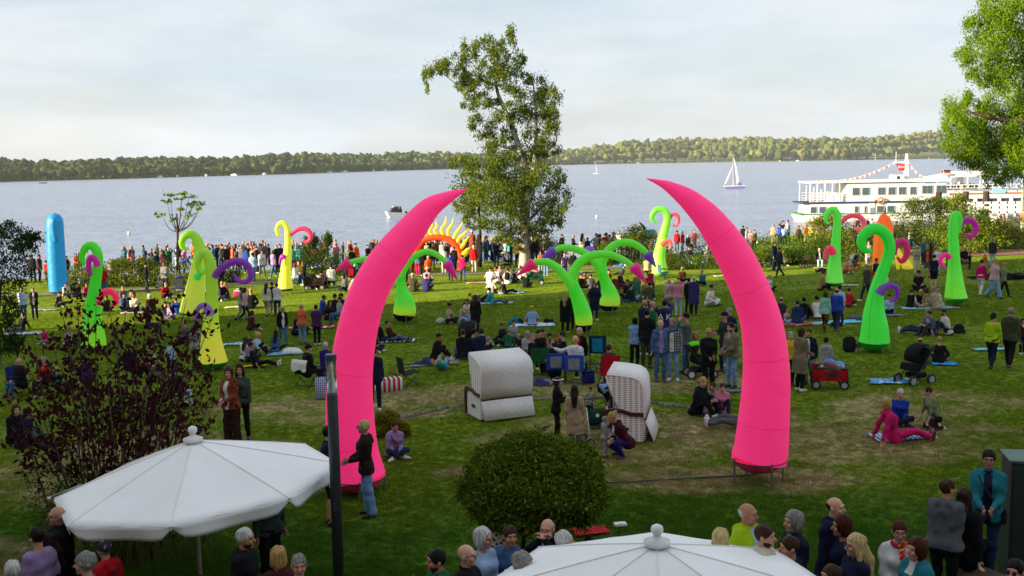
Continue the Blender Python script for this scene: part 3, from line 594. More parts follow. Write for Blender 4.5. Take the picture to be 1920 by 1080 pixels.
def topiary():
    Y = 15.9; b = at(985, 1010, Y)[0]; b.z = lawn_z(b.x, b.y); c = at(1003, 912, Y)[0]-b; rx, rz = 134*16.5/2000, 92*16.5/2000
    t = thing('round_shrub', 'dense dark green dome shaped shrub on several bare stems', 'shrub', b); mb = MB()
    for k in range(7):
        a = k*.9; mb.tube(catmull(np.array([(random.uniform(-.12, .12), random.uniform(-.1, .1), -.05), (.22*math.cos(a), .2*math.sin(a), .35), (c.x+rx*.6*math.cos(a), .6*math.sin(a), c.z-.1)]), 5), np.linspace(.045, .02, 11), 7)
    mb.build('trunk', mat('#3b3026', 'bark'), t, True)
    n = 3300; q = rng.normal(size=(n, 3)); q /= np.linalg.norm(q, axis=1)[:, None]; q[:, 2] = np.where(q[:, 2] < -.35, -.35-rng.uniform(0, .25, n), q[:, 2])
    lump = 1+.08*np.sin(5*q[:, 0]+1)*np.sin(6*q[:, 1]+2)+.06*np.sin(9*q[:, 2]+4*q[:, 0]); cen = q*lump[:, None]*np.array((rx*.94, rx*.9, rz*.94))+np.array((c.x, 0, c.z))
    P = np.vstack([cen+rng.normal(size=(n, 3))*.05 for _ in range(15)]); inn = rng.normal(size=(3000, 3)); inn /= np.linalg.norm(inn, axis=1)[:, None]; inn *= rng.uniform(.5, .85, (3000, 1)); inn[:, 2] = np.maximum(inn[:, 2], -.5)
    P = np.vstack([P, inn*np.array((rx, rx*.95, rz))+np.array((c.x, 0, c.z))])
    ex = np.repeat(rng.uniform(.65, 1.4, (n, 1)), 1, 1); ex = np.vstack([ex]*15+[np.ones((3000, 1))])
    link('crown', leaf_mesh('crown', P, .062, '#55661f', nrm_up=.5, aspect=.5, var=.35, tr=.2, hue=(1.5, 1.25, .7), extra=ex), t)
topiary()
shrub('golden_shrub', 'small yellow green shrub at the foot of the left pink horn', 'shrub', 727, 820, None, [(-.15, .28, .33, .28), (.18, .26, .32, .26), (.0, .46, .28, .2), (.35, .2, .2, .2)], 2400, .05, '#79701c', sub=40, spread=.2, tr=.3)
HED = dict(tr=.3, sub=44)
# shoreline hedges and shrubs
for (px, py, Y, cl, per, lf, colr, nm, lab) in (
    (235, 500, 66, [(-2.6, .6, 1.3, .7), (-1, .75, 1.4, .75), (.6, .8, 1.4, .8), (2.0, .8, 1.3, .8), (3.4, .7, 1.2, .8), (-.2, 1.4, .7, .35), (1.2, 1.3, .6, .4)], 900, .16, '#5e6a1e', 'shore_shrub', 'long yellow green shrub bank behind the crowd by the thin tree'),
    (140, 500, 67, [(-1.2, .6, .9, .7), (.4, .7, .9, .8), (1.5, .5, .8, .6)], 500, .15, '#5f6a22', 'shore_shrub', 'low yellow green shrub right of the blue inflatable'),
    (400, 505, 66, [(-.6, .5, .9, .6), (.6, .6, .9, .6), (1.3, .5, .7, .5)], 600, .12, '#27381a', 'shore_shrub', 'rounded dark green bush behind the purple tentacle'),
    (600, 492, 69, [(-1.2, 1.0, .8, 1.0), (-.3, 1.5, .7, 1.1), (.3, .8, 1.0, .9), (1.4, .8, 1.1, .8), (2.3, .5, .9, .6), (-.5, 2.3, .4, .5), (.5, 2.4, .3, .5)], 700, .16, '#46591f', 'shore_shrub', 'tall loose green shrub behind the yellow tentacle'),
    (705, 492, 69, [(-.8, .5, .9, .6), (.6, .6, 1.0, .6), (1.6, .5, .8, .5)], 500, .14, '#4f5c22', 'shore_shrub', 'low green shrub left of the left pink horn'),
    (1040, 495, 71, [(-.2, 1.2, .4, .9), (.4, 1.0, .4, .8), (.1, .4, .8, .5)], 400, .16, '#6b7a35', 'shore_shrub', 'small upright pale shrub just right of the birch trunk'),
    (1185, 492, 70, [(-1.4, .9, .9, .9), (-.4, 1.4, 1.0, .9), (.6, 1.5, .9, .9), (1.6, .9, .9, .9), (.3, 2.1, .5, .5), (-1.8, .5, .9, .5), (2.4, .6, .8, .7)], 650, .16, '#5d6a20', 'shore_shrub', 'bushy green shrub behind the green tentacle at the centre'),
    (1280, 497, 66, [(-1.6, .5, 1, .5), (-.4, .5, 1, .55), (.8, .5, 1, .5), (2, .5, 1, .5)], 700, .13, '#515f22', 'low_hedge', 'low flowering hedge behind the two seated men with the lime bag'),
    (1330, 470, 72, [(-.8, 1.0, .9, .9), (.4, 1.5, .8, .9), (1.0, .8, .9, .8)], 500, .15, '#55641f', 'shore_shrub', 'green shrub behind the left edge of the right pink horn'),
    (1425, 488, 66, [(-1.4, .5, .9, .6), (-.2, .6, .9, .6), (.9, .7, .9, .7)], 600, .13, '#5a6a20', 'low_hedge', 'light green hedge behind the two black clad sitters right of the horn'),
    (1487, 490, 67, [(-1.5, 1.0, 1.2, .9), (-.2, 1.0, 1.2, 1.0), (1.0, 1.0, 1.1, 1.0), (2.0, .8, 1, .8), (-1.6, .4, 1, .4), (.2, .4, 1.1, .4)], 900, .13, '#3f5a1c', 'clipped_hedge', 'thick clipped green hedge left of the upright green tentacle'),
    (1552, 492, 70, [(-1.0, 1.6, 1.1, .9), (.2, 1.8, 1.2, 1.0), (1.4, 1.6, 1.0, .9), (0, .8, 1.2, .8), (1.2, .8, 1.1, .7), (.3, 2.7, .7, .5), (-.6, 2.4, .6, .5)], 650, .15, '#6f7426', 'large_shrub', 'loose golden green shrub directly behind the upright green tentacle'),
    (1625, 488, 70, [(-1.2, 1.2, 1.1, 1.0), (0, 1.3, 1.1, 1.0), (.9, 1.0, 1, 1.0)], 800, .14, '#3d4a1a', 'large_shrub', 'dark green shrub beside the orange tube'),
    (1745, 478, 73, [(-1.6, 2.2, 1.3, 1.0), (-.2, 2.7, 1.4, 1.0), (1.2, 2.4, 1.3, 1.0), (2.4, 2.0, 1.1, 1.0), (-1.6, 1.1, 1.2, .9), (0, 1.2, 1.4, .9), (1.5, 1.1, 1.3, .9), (-.9, 3.2, .9, .6), (.6, 3.4, .8, .5)], 900, .15, '#4c5d1a', 'large_shrub', 'big rounded green shrub in front of the white ship'),
    (1815, 478, 71, [(-1.4, 1.6, 1.0, 1.1), (-.4, 2.3, 1.0, 1.1), (.6, 1.7, 1.0, 1.0), (1.5, 1.2, .9, .9), (-.9, 3.3, .6, .7), (1.0, 2.4, .5, .6), (.2, .6, 1.3, .6)], 800, .16, '#66781e', 'large_shrub', 'bright yellow green shrub behind the rightmost green tentacle'),
    (1885, 462, 74, [(-1.2, .5, 1.1, .6), (.2, .6, 1.2, .7), (1.5, .6, 1.1, .7), (0, 1.2, .8, .5)], 700, .17, '#6a6a30', 'grass_bed', 'bed of tall ornamental grasses and flowers by the brick path'),
    (1880, 440, 84, [(-1.5, .8, 1.2, .8), (0, .9, 1.2, .8), (1.4, .8, 1.2, .9), (2.6, 1.0, 1.2, 1.0)], 600, .17, '#58641f', 'low_hedge', 'green hedge in front of the white railing on the pier'),
):
    shrub(nm, lab, 'hedge' if 'hedge' in nm else ('plants' if 'bed' in nm else 'shrub'), px, py, Y, cl, int(per*1.7), lf*.78, colr, spread=.26, **HED)
def tall_grass(px, py, Y, n, h, lab, w=.5):
    p = at(px, py, Y)[0]; p.z = lawn_z(p.x, p.y) if Y > 13 else TZ; t = thing('grass_clump', lab, 'plant', p); V = []; Q = []
    for i in range(n):
        x, y = random.gauss(0, w*.5), random.gauss(0, .18); a = random.uniform(0, 6.28); ln = random.uniform(.15, .5)*h; hh = h*random.uniform(.5, 1); wd = .006
        P = [np.array((x, y, 0)), np.array((x+ln*.3*math.cos(a), y+ln*.3*math.sin(a), hh*.6)), np.array((x+ln*math.cos(a), y+ln*math.sin(a), hh))]; s = np.array((-math.sin(a), math.cos(a), 0))*wd; o = len(V)
        V += [P[0]-s, P[0]+s, P[1]-s, P[1]+s, P[2]]; Q += [(o, o+1, o+3, o+2), (o+2, o+3, o+4)]
    link('blades', mesh_np('blades', V, Q, [mat('#5d6330', 'leaf', tr=.3)], False, col=np.repeat(rng.uniform(.6, 1.4, (n, 1)), 5, 0)*np.ones((1, 3))), t)['kind'] = 'stuff'
tall_grass(195, 1075, 13.6, 420, 1.0, 'tall pale grass clump under the left parasol', 1.1)
tall_grass(1312, 1010, 15.5, 220, .5, 'loose tuft of long grass left of the blond bob head', .7)
tall_grass(215, 930, 17.0, 260, .7, 'thin upright grass beneath the purple shrub', 1.8)
p = at(1905, 1010, 13.4)[0]; p.z = TZ
tree('ivy_shrub', 'dark green bush below the green utility box', 'shrub', p, [([(0, 0, -.1), (0, 0, .3)], [.03, .02])], mat('#2c251d', 'bark'), [((.1, 0, .15), (.3, .3, .3)), ((.3, .05, .35), (.3, .3, .25)), ((.25, -.1, .05), (.4, .3, .25))], 900, .07, '#23391a', sub=16)
# lime tree, hotel behind, unseen left wing added and sized to shade the lawn
def shade_side():
    t = thing('shade_wing', 'unseen hotel wing added to shade the lawn, plastered with rows of windows', 'building', (-50, 5, 0)); MB().box((0, 0, 10.5), (16, 54, 25)).build('wall', mat('#b9ada0', 'plain', .9), t)
    MB().prism([(-9, 23), (9, 23), (0, 28.5)], 'y', -28, 28).build('roof', mat('#5b3a30', 'plain', .9), t)
    t2 = thing('hotel', 'plastered hotel with the balcony from which the lawn is seen', 'building', (8, -13, 0)); MB().box((0, 0, 8), (70, 14, 17)).build('wall', mat('#b9ada0', 'plain', .9), t2); MB().prism([(-8, 16.5), (8, 16.5), (0, 21)], 'x', -36, 36).build('roof', mat('#5b3a30', 'plain', .9), t2); MB().box((-8, 8.3, 4.9), (8, 2.4, .25)).build('balcony', mat('#a9a49c', 'plain', .9), t2)
    w0 = None; f0 = None
    for i in range(10):
        for k in range(7):
            if w0 is None:
                w0 = MB().box((0, 0, 0), (.12, 1.3, 1.6)).build('window', mat('#cfcac2'), t); f0 = MB().box((.04, 0, 0), (.1, 1.1, 1.4)).build('pane', mat('#28323c', 'plain', .1), w0); w = w0
            else: w = copy_tree(w0)
            w.location = (8.03, -24+i*5.3, 1.2+k*3.2)
    cl = [((random.uniform(-3.4, 3.4), random.uniform(-3.4, 3.4), random.uniform(5, 15)), (2.2, 2.2, 1.8)) for _ in range(26)]
    proto = tree('lime_tree', 'broad lime tree standing beside the lawn beyond the left edge', 'tree', (-60, 20, -.2), [([(0, 0, -.5), (0, 0, 6), (.3, 0, 14)], [.45, .35, .1])], mat('#3f352a', 'bark'), cl, 340, .55, '#4b5f20', group='lime trees left of the lawn')
    for x, y in ():
        c = copy_tree(proto); c.location = (x, y, -.3); c.rotation_euler.z = random.uniform(0, 6)
SH_SIDE = shade_side()
# ------------------------------------------------------------------ inflatables
PINK, HOT = '#f73c8c', '#ff4c84'; GREEN, YEL = '#3fd22c', '#c9d82e'; PURP, MAG = '#7a2aa6', '#b81a8c'
def infl(name, parent, pts, Y, cols, base, dy=None, n=22, sub=6, seam=True, squash=1.0):
    """pts: (px,py,radius px) along the tube; cols: [(fraction, hex)]"""
    P = []; r = []
    for i, p in enumerate(pts):
        o = (dy[i] if dy is not None else 0); v, t = at(p[0], p[1], Y+o); P.append(v-base); r.append(p[2]*t/F_PX)
    A = catmull(np.array([(*p, q) for p, q in zip(P, r)]), sub); pts3, rad = A[:, :3], np.maximum(A[:, 3], .004)
    if cols[0][0] < 0: pass
    V, Q = tube_np(pts3, rad, n, False); m = len(pts3)
    # rounded closing ring at the tip
    V = np.vstack([V, pts3[-1]+(pts3[-1]-pts3[-2])/np.linalg.norm(pts3[-1]-pts3[-2])*rad[-1]*.7]); k = len(V)-1
    F = Q+[((m-1)*n+i, (m-1)*n+(i+1) % n, k) for i in range(n)]
    s = np.concatenate([[0], np.cumsum(np.linalg.norm(np.diff(pts3, axis=0), axis=1))]); s /= s[-1]
    fr = [c[0] for c in cols]; cc = np.array([lin(c[1])[:3] for c in cols]); C = np.stack([np.interp(s, fr, cc[:, i]) for i in range(3)], 1); C = np.vstack([np.repeat(C, n, 0), C[-1:]])
    if squash != 1: pass
    if n == 22 and len(pts) > 6:
        for q in (3, 16, 19): MB().tube([V[i*n+q] for i in range(int(m*.8))], .006, 4).build('seam', mat(tuple(cc[-1]*.72), 'cloth'), parent)
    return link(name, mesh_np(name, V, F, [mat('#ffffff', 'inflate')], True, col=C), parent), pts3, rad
def bowl(parent, base, px, py, rp, Y, col, depth, ground_z, legs=3, name='base_dome'):
    v, t = at(px, py, Y); c = v-base; r = rp*t/F_PX; h = depth*t/F_PX
    mb = MB(); mb.lathe([(r*.25, -h), (r*.6, -h*.85), (r*.85, -h*.45), (r*.985, -.01), (r*1.0, .015), (r*.9, .03)], c, 24); mb.build(name, mat(col, 'cloth'), parent, True)
    MB().tube([(c.x+r*1.0*math.cos(a), c.y+r*1.0*math.sin(a), c.z) for a in np.linspace(0, 2*math.pi, 25)], .012, 5).build('hem_seam', mat('#20221f'), parent)
    for k in range(legs):
        a = -math.pi/2+2*math.pi*k/legs+.25
        x, y = c.x+r*.97*math.cos(a), c.y+r*.97*math.sin(a); zg = lawn_z(base.x+x, base.y+y)-base.z
        MB().tube([(x, y, c.z+.05), (x, y, zg)], .02, 6).build('leg', STEEL, parent)
def tentacle(lab, gpt, stem, cols, arms, hem, bowlc, bdepth, cat='inflatable', name='inflatable_tentacle'):
    g, t = ground(*gpt); Y = g.y; root = thing(name, lab, cat, g, 0, 'inflatable creatures on the lawn')
    infl('stem', root, stem, Y, cols, g)
    if hem: bowl(root, g, hem[0], hem[1], hem[2], Y, bowlc, bdepth, 0)
    for nm, pts, cc, off in arms: infl(nm, root, pts, Y+off, cc, g, n=14)
    return root
def horns():
    for lab, gp, pts, hem, bd, inner in (
        ('huge hot pink inflatable horn on the left, leaning right, behind the lamp post', (668, 925), [(668, 893, 55), (664, 870, 51.5), (660, 840, 48), (656, 780, 45), (656, 720, 42.5), (661, 675, 39.5), (668, 630, 38), (680, 580, 36.5), (700, 530, 35), (732, 480, 33), (772, 430, 27.5), (806, 390, 20), (842, 369, 11), (862, 360, 5), (876, 355, 1)], (668, 893, 55), 26, 0),
        ('huge hot pink inflatable horn on the right, leaning left, beside the red wagon', (1413, 905), [(1423, 860, 51.5), (1427, 840, 50), (1431, 800, 48), (1435, 750, 45.5), (1437, 700, 43.5), (1433, 640, 40.5), (1424, 592, 38), (1405, 540, 36), (1382, 490, 34.5), (1354, 444, 31), (1324, 405, 26), (1290, 373, 19.5), (1256, 351, 11), (1235, 342, 5.5), (1213, 335, 1)], (1423, 860, 51.5), 24, 0)):
        g, t = ground(*gp); root = thing('inflatable_horn', lab, 'inflatable', g, 0, 'pink inflatable horns')
        o, p3, rd = infl('horn', root, pts, g.y, [(0, PINK), (1, PINK)], g, n=36, sub=8)
        bowl(root, g, *hem, g.y, HOT, bd, 0, 4)
        # stitched cross seams and straps on the cloth
        for f in (.16, .33, .5, .66):
            i = int(f*(len(p3)-1)); T = p3[i+1]-p3[i]; T /= np.linalg.norm(T); u = np.cross(T, (0, 1, 0)); u /= np.linalg.norm(u); w = np.cross(T, u)
            MB().tube([p3[i]+(rd[i]+.002)*(math.cos(a)*u+math.sin(a)*w) for a in np.linspace(0, 2*math.pi, 33)], .0035, 4).build('seam', mat('#e02c70', 'cloth'), root)
horns()
G2Y = [(0, '#b9d52c'), (.10, '#a2da30'), (.3, '#52d22c'), (1, '#3cc92a')]
tentacle('upright lime yellow tentacle with outward curl standing behind its taller yellow twin', (362, 600), [(360, 586, 23), (362, 570, 21), (366, 545, 18), (370, 520, 15.5), (374, 490, 13), (374, 465, 11), (368, 447, 9), (357, 439, 8), (346, 444, 7), (341, 455, 6), (344, 465, 4.5), (353, 467, 2)], [(0, '#c8cf4a'), (.35, '#b6cf3c'), (.7, '#8fc42c'), (1, '#86c428')],
  [('side_curl', [(368, 522, 7), (375, 513, 6), (384, 508, 4), (388, 506, 2)], [(0, '#2fc84c'), (1, '#2fc84c')], -.4)], (360, 586, 23.5), '#3d8a1c', 5)
tentacle('tall yellow green tentacle bowed over at the top with purple curls', (399, 694), [(399, 679, 28), (398, 660, 23), (396, 635, 18.5), (396, 600, 14), (397, 560, 11.5), (397, 530, 11), (396, 505, 10.5), (392, 485, 9.5), (385, 474, 8.5), (377, 477, 7.2), (372, 490, 6), (372, 503, 5), (378, 511, 4), (386, 511, 2.5)], [(0, '#d8d03c'), (.18, '#cfd03a'), (.38, '#9ac42e'), (.6, '#93bf30'), (1, '#8fc02c')],
  [('side_curl', [(402, 520, 6), (409, 509, 6.4), (420, 500, 6.6), (434, 492, 6.8), (448, 490, 6.8), (461, 494, 6.5), (469, 506, 6), (470, 519, 5.6), (462, 528, 5), (451, 528, 4.2), (443, 522, 3.4), (439, 514, 2)], [(0, '#6a2a86'), (1, '#7d2aa0')], -.3),
   ('side_curl', [(395, 592, 9), (390, 580, 8), (382, 573, 6), (374, 576, 5), (368, 587, 4.3), (368, 600, 3.6), (372, 608, 2)], [(0, '#7a5a94'), (1, '#6e3f8e')], -.7)], (399, 679, 28.5), '#2f9a1c', 13)
tentacle('bright green tentacle with magenta curl rising behind the purple leaved shrub', (176, 662), [(175, 648, 24), (175, 630, 21.5), (174, 605, 17.5), (174, 575, 14), (177, 545, 11), (181, 515, 9.8), (184, 490, 9.2), (182, 472, 8.8), (173, 461, 8.2), (162, 463, 7.2), (155, 475, 6.2), (154, 488, 5), (158, 496, 3)], [(0, '#8ed22a'), (.3, '#3ecb26'), (1, '#46c82a')],
  [('side_curl', [(184, 500, 6), (180, 489, 6), (173, 482, 5.5), (167, 489, 5.2), (167, 503, 5), (171, 516, 3)], [(0, MAG), (1, '#a81c90')], -.4), ('side_curl', [(184, 572, 3), (188, 557, 5), (197, 547, 6), (209, 547, 6), (217, 556, 5.6), (217, 568, 4.5), (209, 573, 2)], [(0, '#e8245c'), (1, '#e8245c')], -.3)], (175, 648, 24), '#37a81e', 8)
tentacle('smooth blue inflatable column with drooping nose at the far left', (110, 556), [(110, 546, 16.8), (108, 520, 16.8), (106, 490, 16.5), (104, 450, 16), (103, 425, 15.6), (103, 413, 14.4), (103, 406, 11.5), (103, 402, 7.5), (103, 400.6, 3)], [(0, '#0c86c0'), (1, '#1286bd')], [('nose', [(103, 410, 9), (102, 420, 9), (102, 432, 7.5), (104, 444, 6.5), (105, 453, 4)], [(0, '#1286bd'), (1, '#0f78ac')], -.45)], (110, 546, 17), '#0d6b9c', 5)
tentacle('slender lemon yellow tentacle with pink curl beside the brown wagon', (534, 551), [(535, 541, 15.5), (535, 528, 13), (536, 510, 10.5), (538, 485, 8.6), (540, 460, 6.8), (540, 440, 5.8), (538, 426, 5.2), (531, 418, 4.8), (523, 421, 4.2), (519, 431, 3.6), (521, 440, 2.8), (526, 441, 1.4)], [(0, '#e2dc3a'), (1, '#c3d62e')],
  [('side_curl', [(542, 443, 3.2), (551, 435, 3.8), (562, 429, 4.2), (574, 430, 4.5), (582, 438, 4.4), (582, 448, 3.8), (575, 454, 3), (567, 451, 1.6)], [(0, '#d5245e'), (1, '#dd3a66')], 0), ('side_curl', [(534, 485, 4.5), (530, 481, 5), (526, 487, 3), (524, 496, 1.4)], [(0, MAG), (1, PURP)], -.4)], (535, 541, 15.5), '#26301c', 5)
def double(lab, gpt, stem, larm, rarm, cones, hem, bd, extra=()):
    arms = [('arm', larm, [(0, '#58cf2e'), (1, '#62c834')], -.05), ('arm', rarm, [(0, '#58cf2e'), (1, '#62c834')], .05)]
    for p, c in cones: arms.append(('cone_tip', p, [(0, c), (1, c)], -.02))
    return tentacle(lab, gpt, stem, G2Y, arms+list(extra), hem, '#11130f', bd, name='inflatable_sprout')
def cone(ax, ay, bx, by, r): return [(ax, ay, r*.55), (ax+(bx-ax)*.12, ay+(by-ay)*.12, r), (ax+(bx-ax)*.35, ay+(by-ay)*.35, r*.78), (ax+(bx-ax)*.7, ay+(by-ay)*.7, r*.4), (bx, by, 1)]
double('green two armed sprout with pink cone tips half hidden behind the left pink horn', (758, 606), [(758, 589, 21), (759, 578, 21), (758, 562, 17.5), (753, 545, 11), (751, 528, 8), (752, 512, 8)], [(752, 520, 7), (744, 503, 6.5), (725, 490, 6), (700, 485, 5.5), (675, 487, 5), (656, 492, 4.5)], [(752, 520, 7), (760, 502, 6.5), (776, 482, 6), (798, 472, 5.8), (818, 477, 5.5), (837, 492, 5)],
  [(cone(657, 490, 630, 508, 10), '#d4206e'), (cone(836, 491, 858, 525, 10), '#c21e80')], (758, 589, 21), 14)
double('front green two armed sprout with pink cone tips standing on the open lawn', (1092, 627), [(1095, 609, 15.5), (1094, 595, 16.5), (1090, 578, 15.5), (1084, 560, 13.5), (1078, 545, 12), (1073, 530, 10.5)], [(1078, 545, 9), (1068, 530, 9.2), (1054, 512, 8.5), (1040, 499, 7.8), (1022, 491, 7), (1000, 492, 5.5)], [(1074, 545, 9), (1072, 525, 9), (1079, 503, 8.8), (1094, 486, 8.2), (1118, 477, 7.5), (1145, 478, 7), (1170, 488, 6.2), (1188, 500, 5)],
  [(cone(1003, 491, 968, 518, 11), '#d81f6c'), (cone(1186, 497, 1213, 531, 11), '#c81e78')], (1095, 609, 15.8), 13)
double('rear green two armed sprout with purple cone tips on the open lawn', (1142, 588), [(1142, 572, 20), (1143, 560, 19.5), (1141, 545, 14.5), (1135, 528, 10.5), (1129, 510, 10), (1126, 497, 9.5)], [(1128, 510, 8.5), (1116, 490, 8.2), (1096, 474, 7.4), (1074, 466, 6.6), (1055, 464, 6), (1042, 468, 5)], [(1128, 510, 8.5), (1131, 488, 8), (1142, 468, 7.8), (1160, 456, 7.2), (1182, 455, 6.8), (1200, 464, 6.2), (1214, 476, 5)],
  [(cone(1041, 468, 1012, 488, 10), '#6a3aa8'), (cone(1212, 474, 1230, 501, 10), '#5f3a9c')], (1142, 572, 20), 11, [('cone_tip', [(1108, 462, 6), (1106, 469, 11), (1104, 478, 8), (1103, 486, 3)], [(0, '#7b4bb8'), (1, '#7b4bb8')], .8)])
tentacle('green tentacle with coral curls standing by the shore between both pink horns', (1237, 522), [(1237, 512, 16), (1236, 500, 14), (1236, 480, 11.5), (1240, 458, 9.8), (1246, 433, 8), (1251, 413, 6.8), (1250, 400, 6.2), (1243, 393, 5.8), (1232, 393, 5.2), (1224, 401, 4.8), (1222, 410, 4), (1227, 415, 2.8), (1232, 413, 1.5)], [(0, '#a6dd52'), (.2, '#8ade40'), (1, '#5bd82e')],
  [('side_curl', [(1240, 461, 5.5), (1247, 453, 4.6), (1255, 453, 3.8), (1258, 461, 3), (1254, 467, 1.5)], [(0, '#f0583c'), (1, '#ee7070')], -.4), ('side_curl', [(1256, 411, 2.6), (1260, 403, 3.2), (1267, 402, 3.6), (1272, 411, 3.6), (1269, 422, 2.8), (1262, 423, 1.5)], [(0, '#d63a5c'), (1, '#ee5a66')], 0)], (1237, 512, 16), '#4cc22a', 7)
tentacle('upright green tentacle with pink curl in front of the clipped hedge', (1564, 545), [(1564, 530, 17.5), (1564, 515, 15), (1565, 490, 11.5), (1567, 460, 9), (1569, 430, 7.8), (1570, 410, 7.2), (1567, 397, 6.7), (1559, 393, 6), (1551, 400, 5), (1548, 411, 4), (1551, 418, 2.6), (1555, 418, 1.4)], [(0, '#7ddc58'), (.3, '#58d848'), (1, '#62dc50')],
  [('side_curl', [(1574, 422, 3.4), (1582, 412, 4), (1594, 405, 4.5), (1608, 405, 5), (1618, 413, 5), (1620, 424, 4.6), (1611, 431, 3.8), (1601, 428, 2)], [(0, '#dd3a60'), (1, '#ec6a80')], 0), ('side_curl', [(1563, 477, 7), (1558, 465, 5.5), (1551, 468, 4.4), (1548, 478, 3.6), (1551, 488, 2)], [(0, '#dd2f52'), (1, '#e0467a')], -.4)], (1564, 530, 18), '#2cb82c', 7)
tentacle('big front green tentacle with round curl and purple side curl on the right lawn', (1640, 660), [(1639, 642, 28.5), (1640, 630, 26.5), (1640, 610, 24), (1639, 588, 20), (1641, 565, 16), (1645, 540, 13), (1653, 515, 11.5), (1662, 490, 10.5), (1668, 465, 10.5), (1663, 444, 10.8), (1649, 431, 11), (1632, 431, 10.4), (1619, 442, 9.6), (1615, 456, 8.4), (1621, 468, 6.8), (1630, 471, 4.6), (1637, 469, 2)], [(0, '#3ed23c'), (1, '#2cc838')],
  [('side_curl', [(1648, 552, 9), (1653, 543, 8), (1662, 537, 6.4), (1673, 535, 5.4), (1682, 542, 4.8), (1682, 555, 4), (1676, 563, 3), (1668, 566, 1.4)], [(0, '#5a3f88'), (.5, '#6a2a9c'), (1, '#7a1ca8')], -.5), ('side_curl', [(1676, 478, 5.5), (1678, 463, 6.2), (1686, 453, 6.6), (1696, 455, 6.6), (1701, 468, 6.2), (1698, 482, 5.6), (1690, 490, 4.6), (1682, 482, 2)], [(0, '#b02070'), (1, '#c21c50')], .2)], (1639, 642, 28.5), '#1fb81f', 15)
tentacle('rightmost green tentacle with magenta curls in front of the yellow green shrub', (1792, 573), [(1792, 559, 21), (1791, 545, 18), (1790, 525, 15), (1789, 495, 11.5), (1788, 460, 9.8), (1787, 430, 8.8), (1788, 412, 8), (1791, 402, 6.8), (1797, 404, 6), (1800, 415, 5.2), (1799, 428, 4), (1797, 436, 2)], [(0, '#78da32'), (.4, '#52d23e'), (1, '#4cce42')],
  [('side_curl', [(1802, 427, 3.6), (1806, 416, 4.6), (1814, 412, 5.2), (1824, 415, 5.5), (1830, 426, 5.4), (1827, 438, 5), (1818, 443, 4.2), (1811, 438, 2)], [(0, '#a0189a'), (1, '#b8148c')], 0), ('side_curl', [(1781, 484, 5), (1775, 478, 5), (1767, 480, 4.6), (1763, 489, 4), (1767, 498, 3), (1774, 501, 1.4)], [(0, '#d81f8c'), (1, '#dc2a90')], -.3)], (1792, 559, 21.5), '#2ea81c', 10)
tentacle('thick orange inflatable column behind the round curled green tentacle', (1653, 512), [(1652, 506, 15.5), (1653, 480, 16), (1655, 455, 17), (1658, 430, 16.5), (1658, 415, 13), (1657, 405, 7.5), (1657, 401, 3)], [(0, '#f58a1e'), (1, '#f2701c')], [('leaf_tip', [(1658, 404, 2.6), (1660, 396, 1.8), (1661, 388, .8)], [(0, '#3a6a1c'), (1, '#b03020')], 0)], None, None, 0)
def sun_arch():
    g, t = ground(818, 508); Y = g.y; root = thing('inflatable_sun', 'orange inflatable arch with a crown of yellow flame spikes by the lake', 'inflatable', g)
    pts = [(776, 507, 6), (775, 490, 6), (780, 468, 6.2), (793, 451, 6.2), (812, 445, 6.2), (833, 446, 6.2), (850, 455, 6.2), (861, 472, 6.2), (864, 490, 6), (862, 507, 6)]
    infl('arch', root, pts, Y, [(0, '#ee5210'), (1, '#ee5210')], g)
    for (bx, by, tx, ty, bend, r) in ((781, 462, 774, 436, -2, 3.6), (789, 452, 785, 424, -2, 3.6), (800, 445, 798, 418, -3, 3.6), (810, 441, 809, 414, -4, 3.6), (820, 440, 817, 416, -4, 3.6), (831, 440, 836, 406, -4, 3.8), (841, 442, 850, 409, -3, 3.8), (851, 448, 868, 416, -1, 4), (857, 455, 880, 427, -2, 4.2), (863, 465, 880, 443, 1, 4.6), (866, 478, 882, 464, 2, 6.5)):
        infl('spike', root, [(bx, by, r), (bx*.7+tx*.3+bend, by*.7+ty*.3, r*.9), (bx*.35+tx*.65-bend*.3, by*.35+ty*.65, r*.6), (tx, ty, .6)], Y, [(0, '#e0c41c'), (1, '#e8d02a')], g, n=10)
sun_arch()
def lying_star():
    g, t = ground(1698, 505); root = thing('inflatable_flame', 'yellow flat inflatable flame lying behind the crimson curl', 'inflatable', g)
    infl('flame', root, [(1710, 503, 4), (1700, 495, 8), (1690, 484, 7), (1684, 470, 3), (1682, 462, 1)], g.y, [(0, '#e2cf3a'), (1, '#e8d84a')], g, n=12); infl('flame', root, [(1692, 500, 4), (1700, 500, 6), (1708, 503, 3)], g.y-.2, [(0, '#e2cf3a'), (1, '#e8d84a')], g, n=12)
    infl('flame', root, [(1684, 505, 3), (1683, 492, 4), (1681, 480, 3), (1680, 468, 1)], g.y, [(0, '#e2cf3a'), (1, '#e8d84a')], g, n=12)
lying_star()
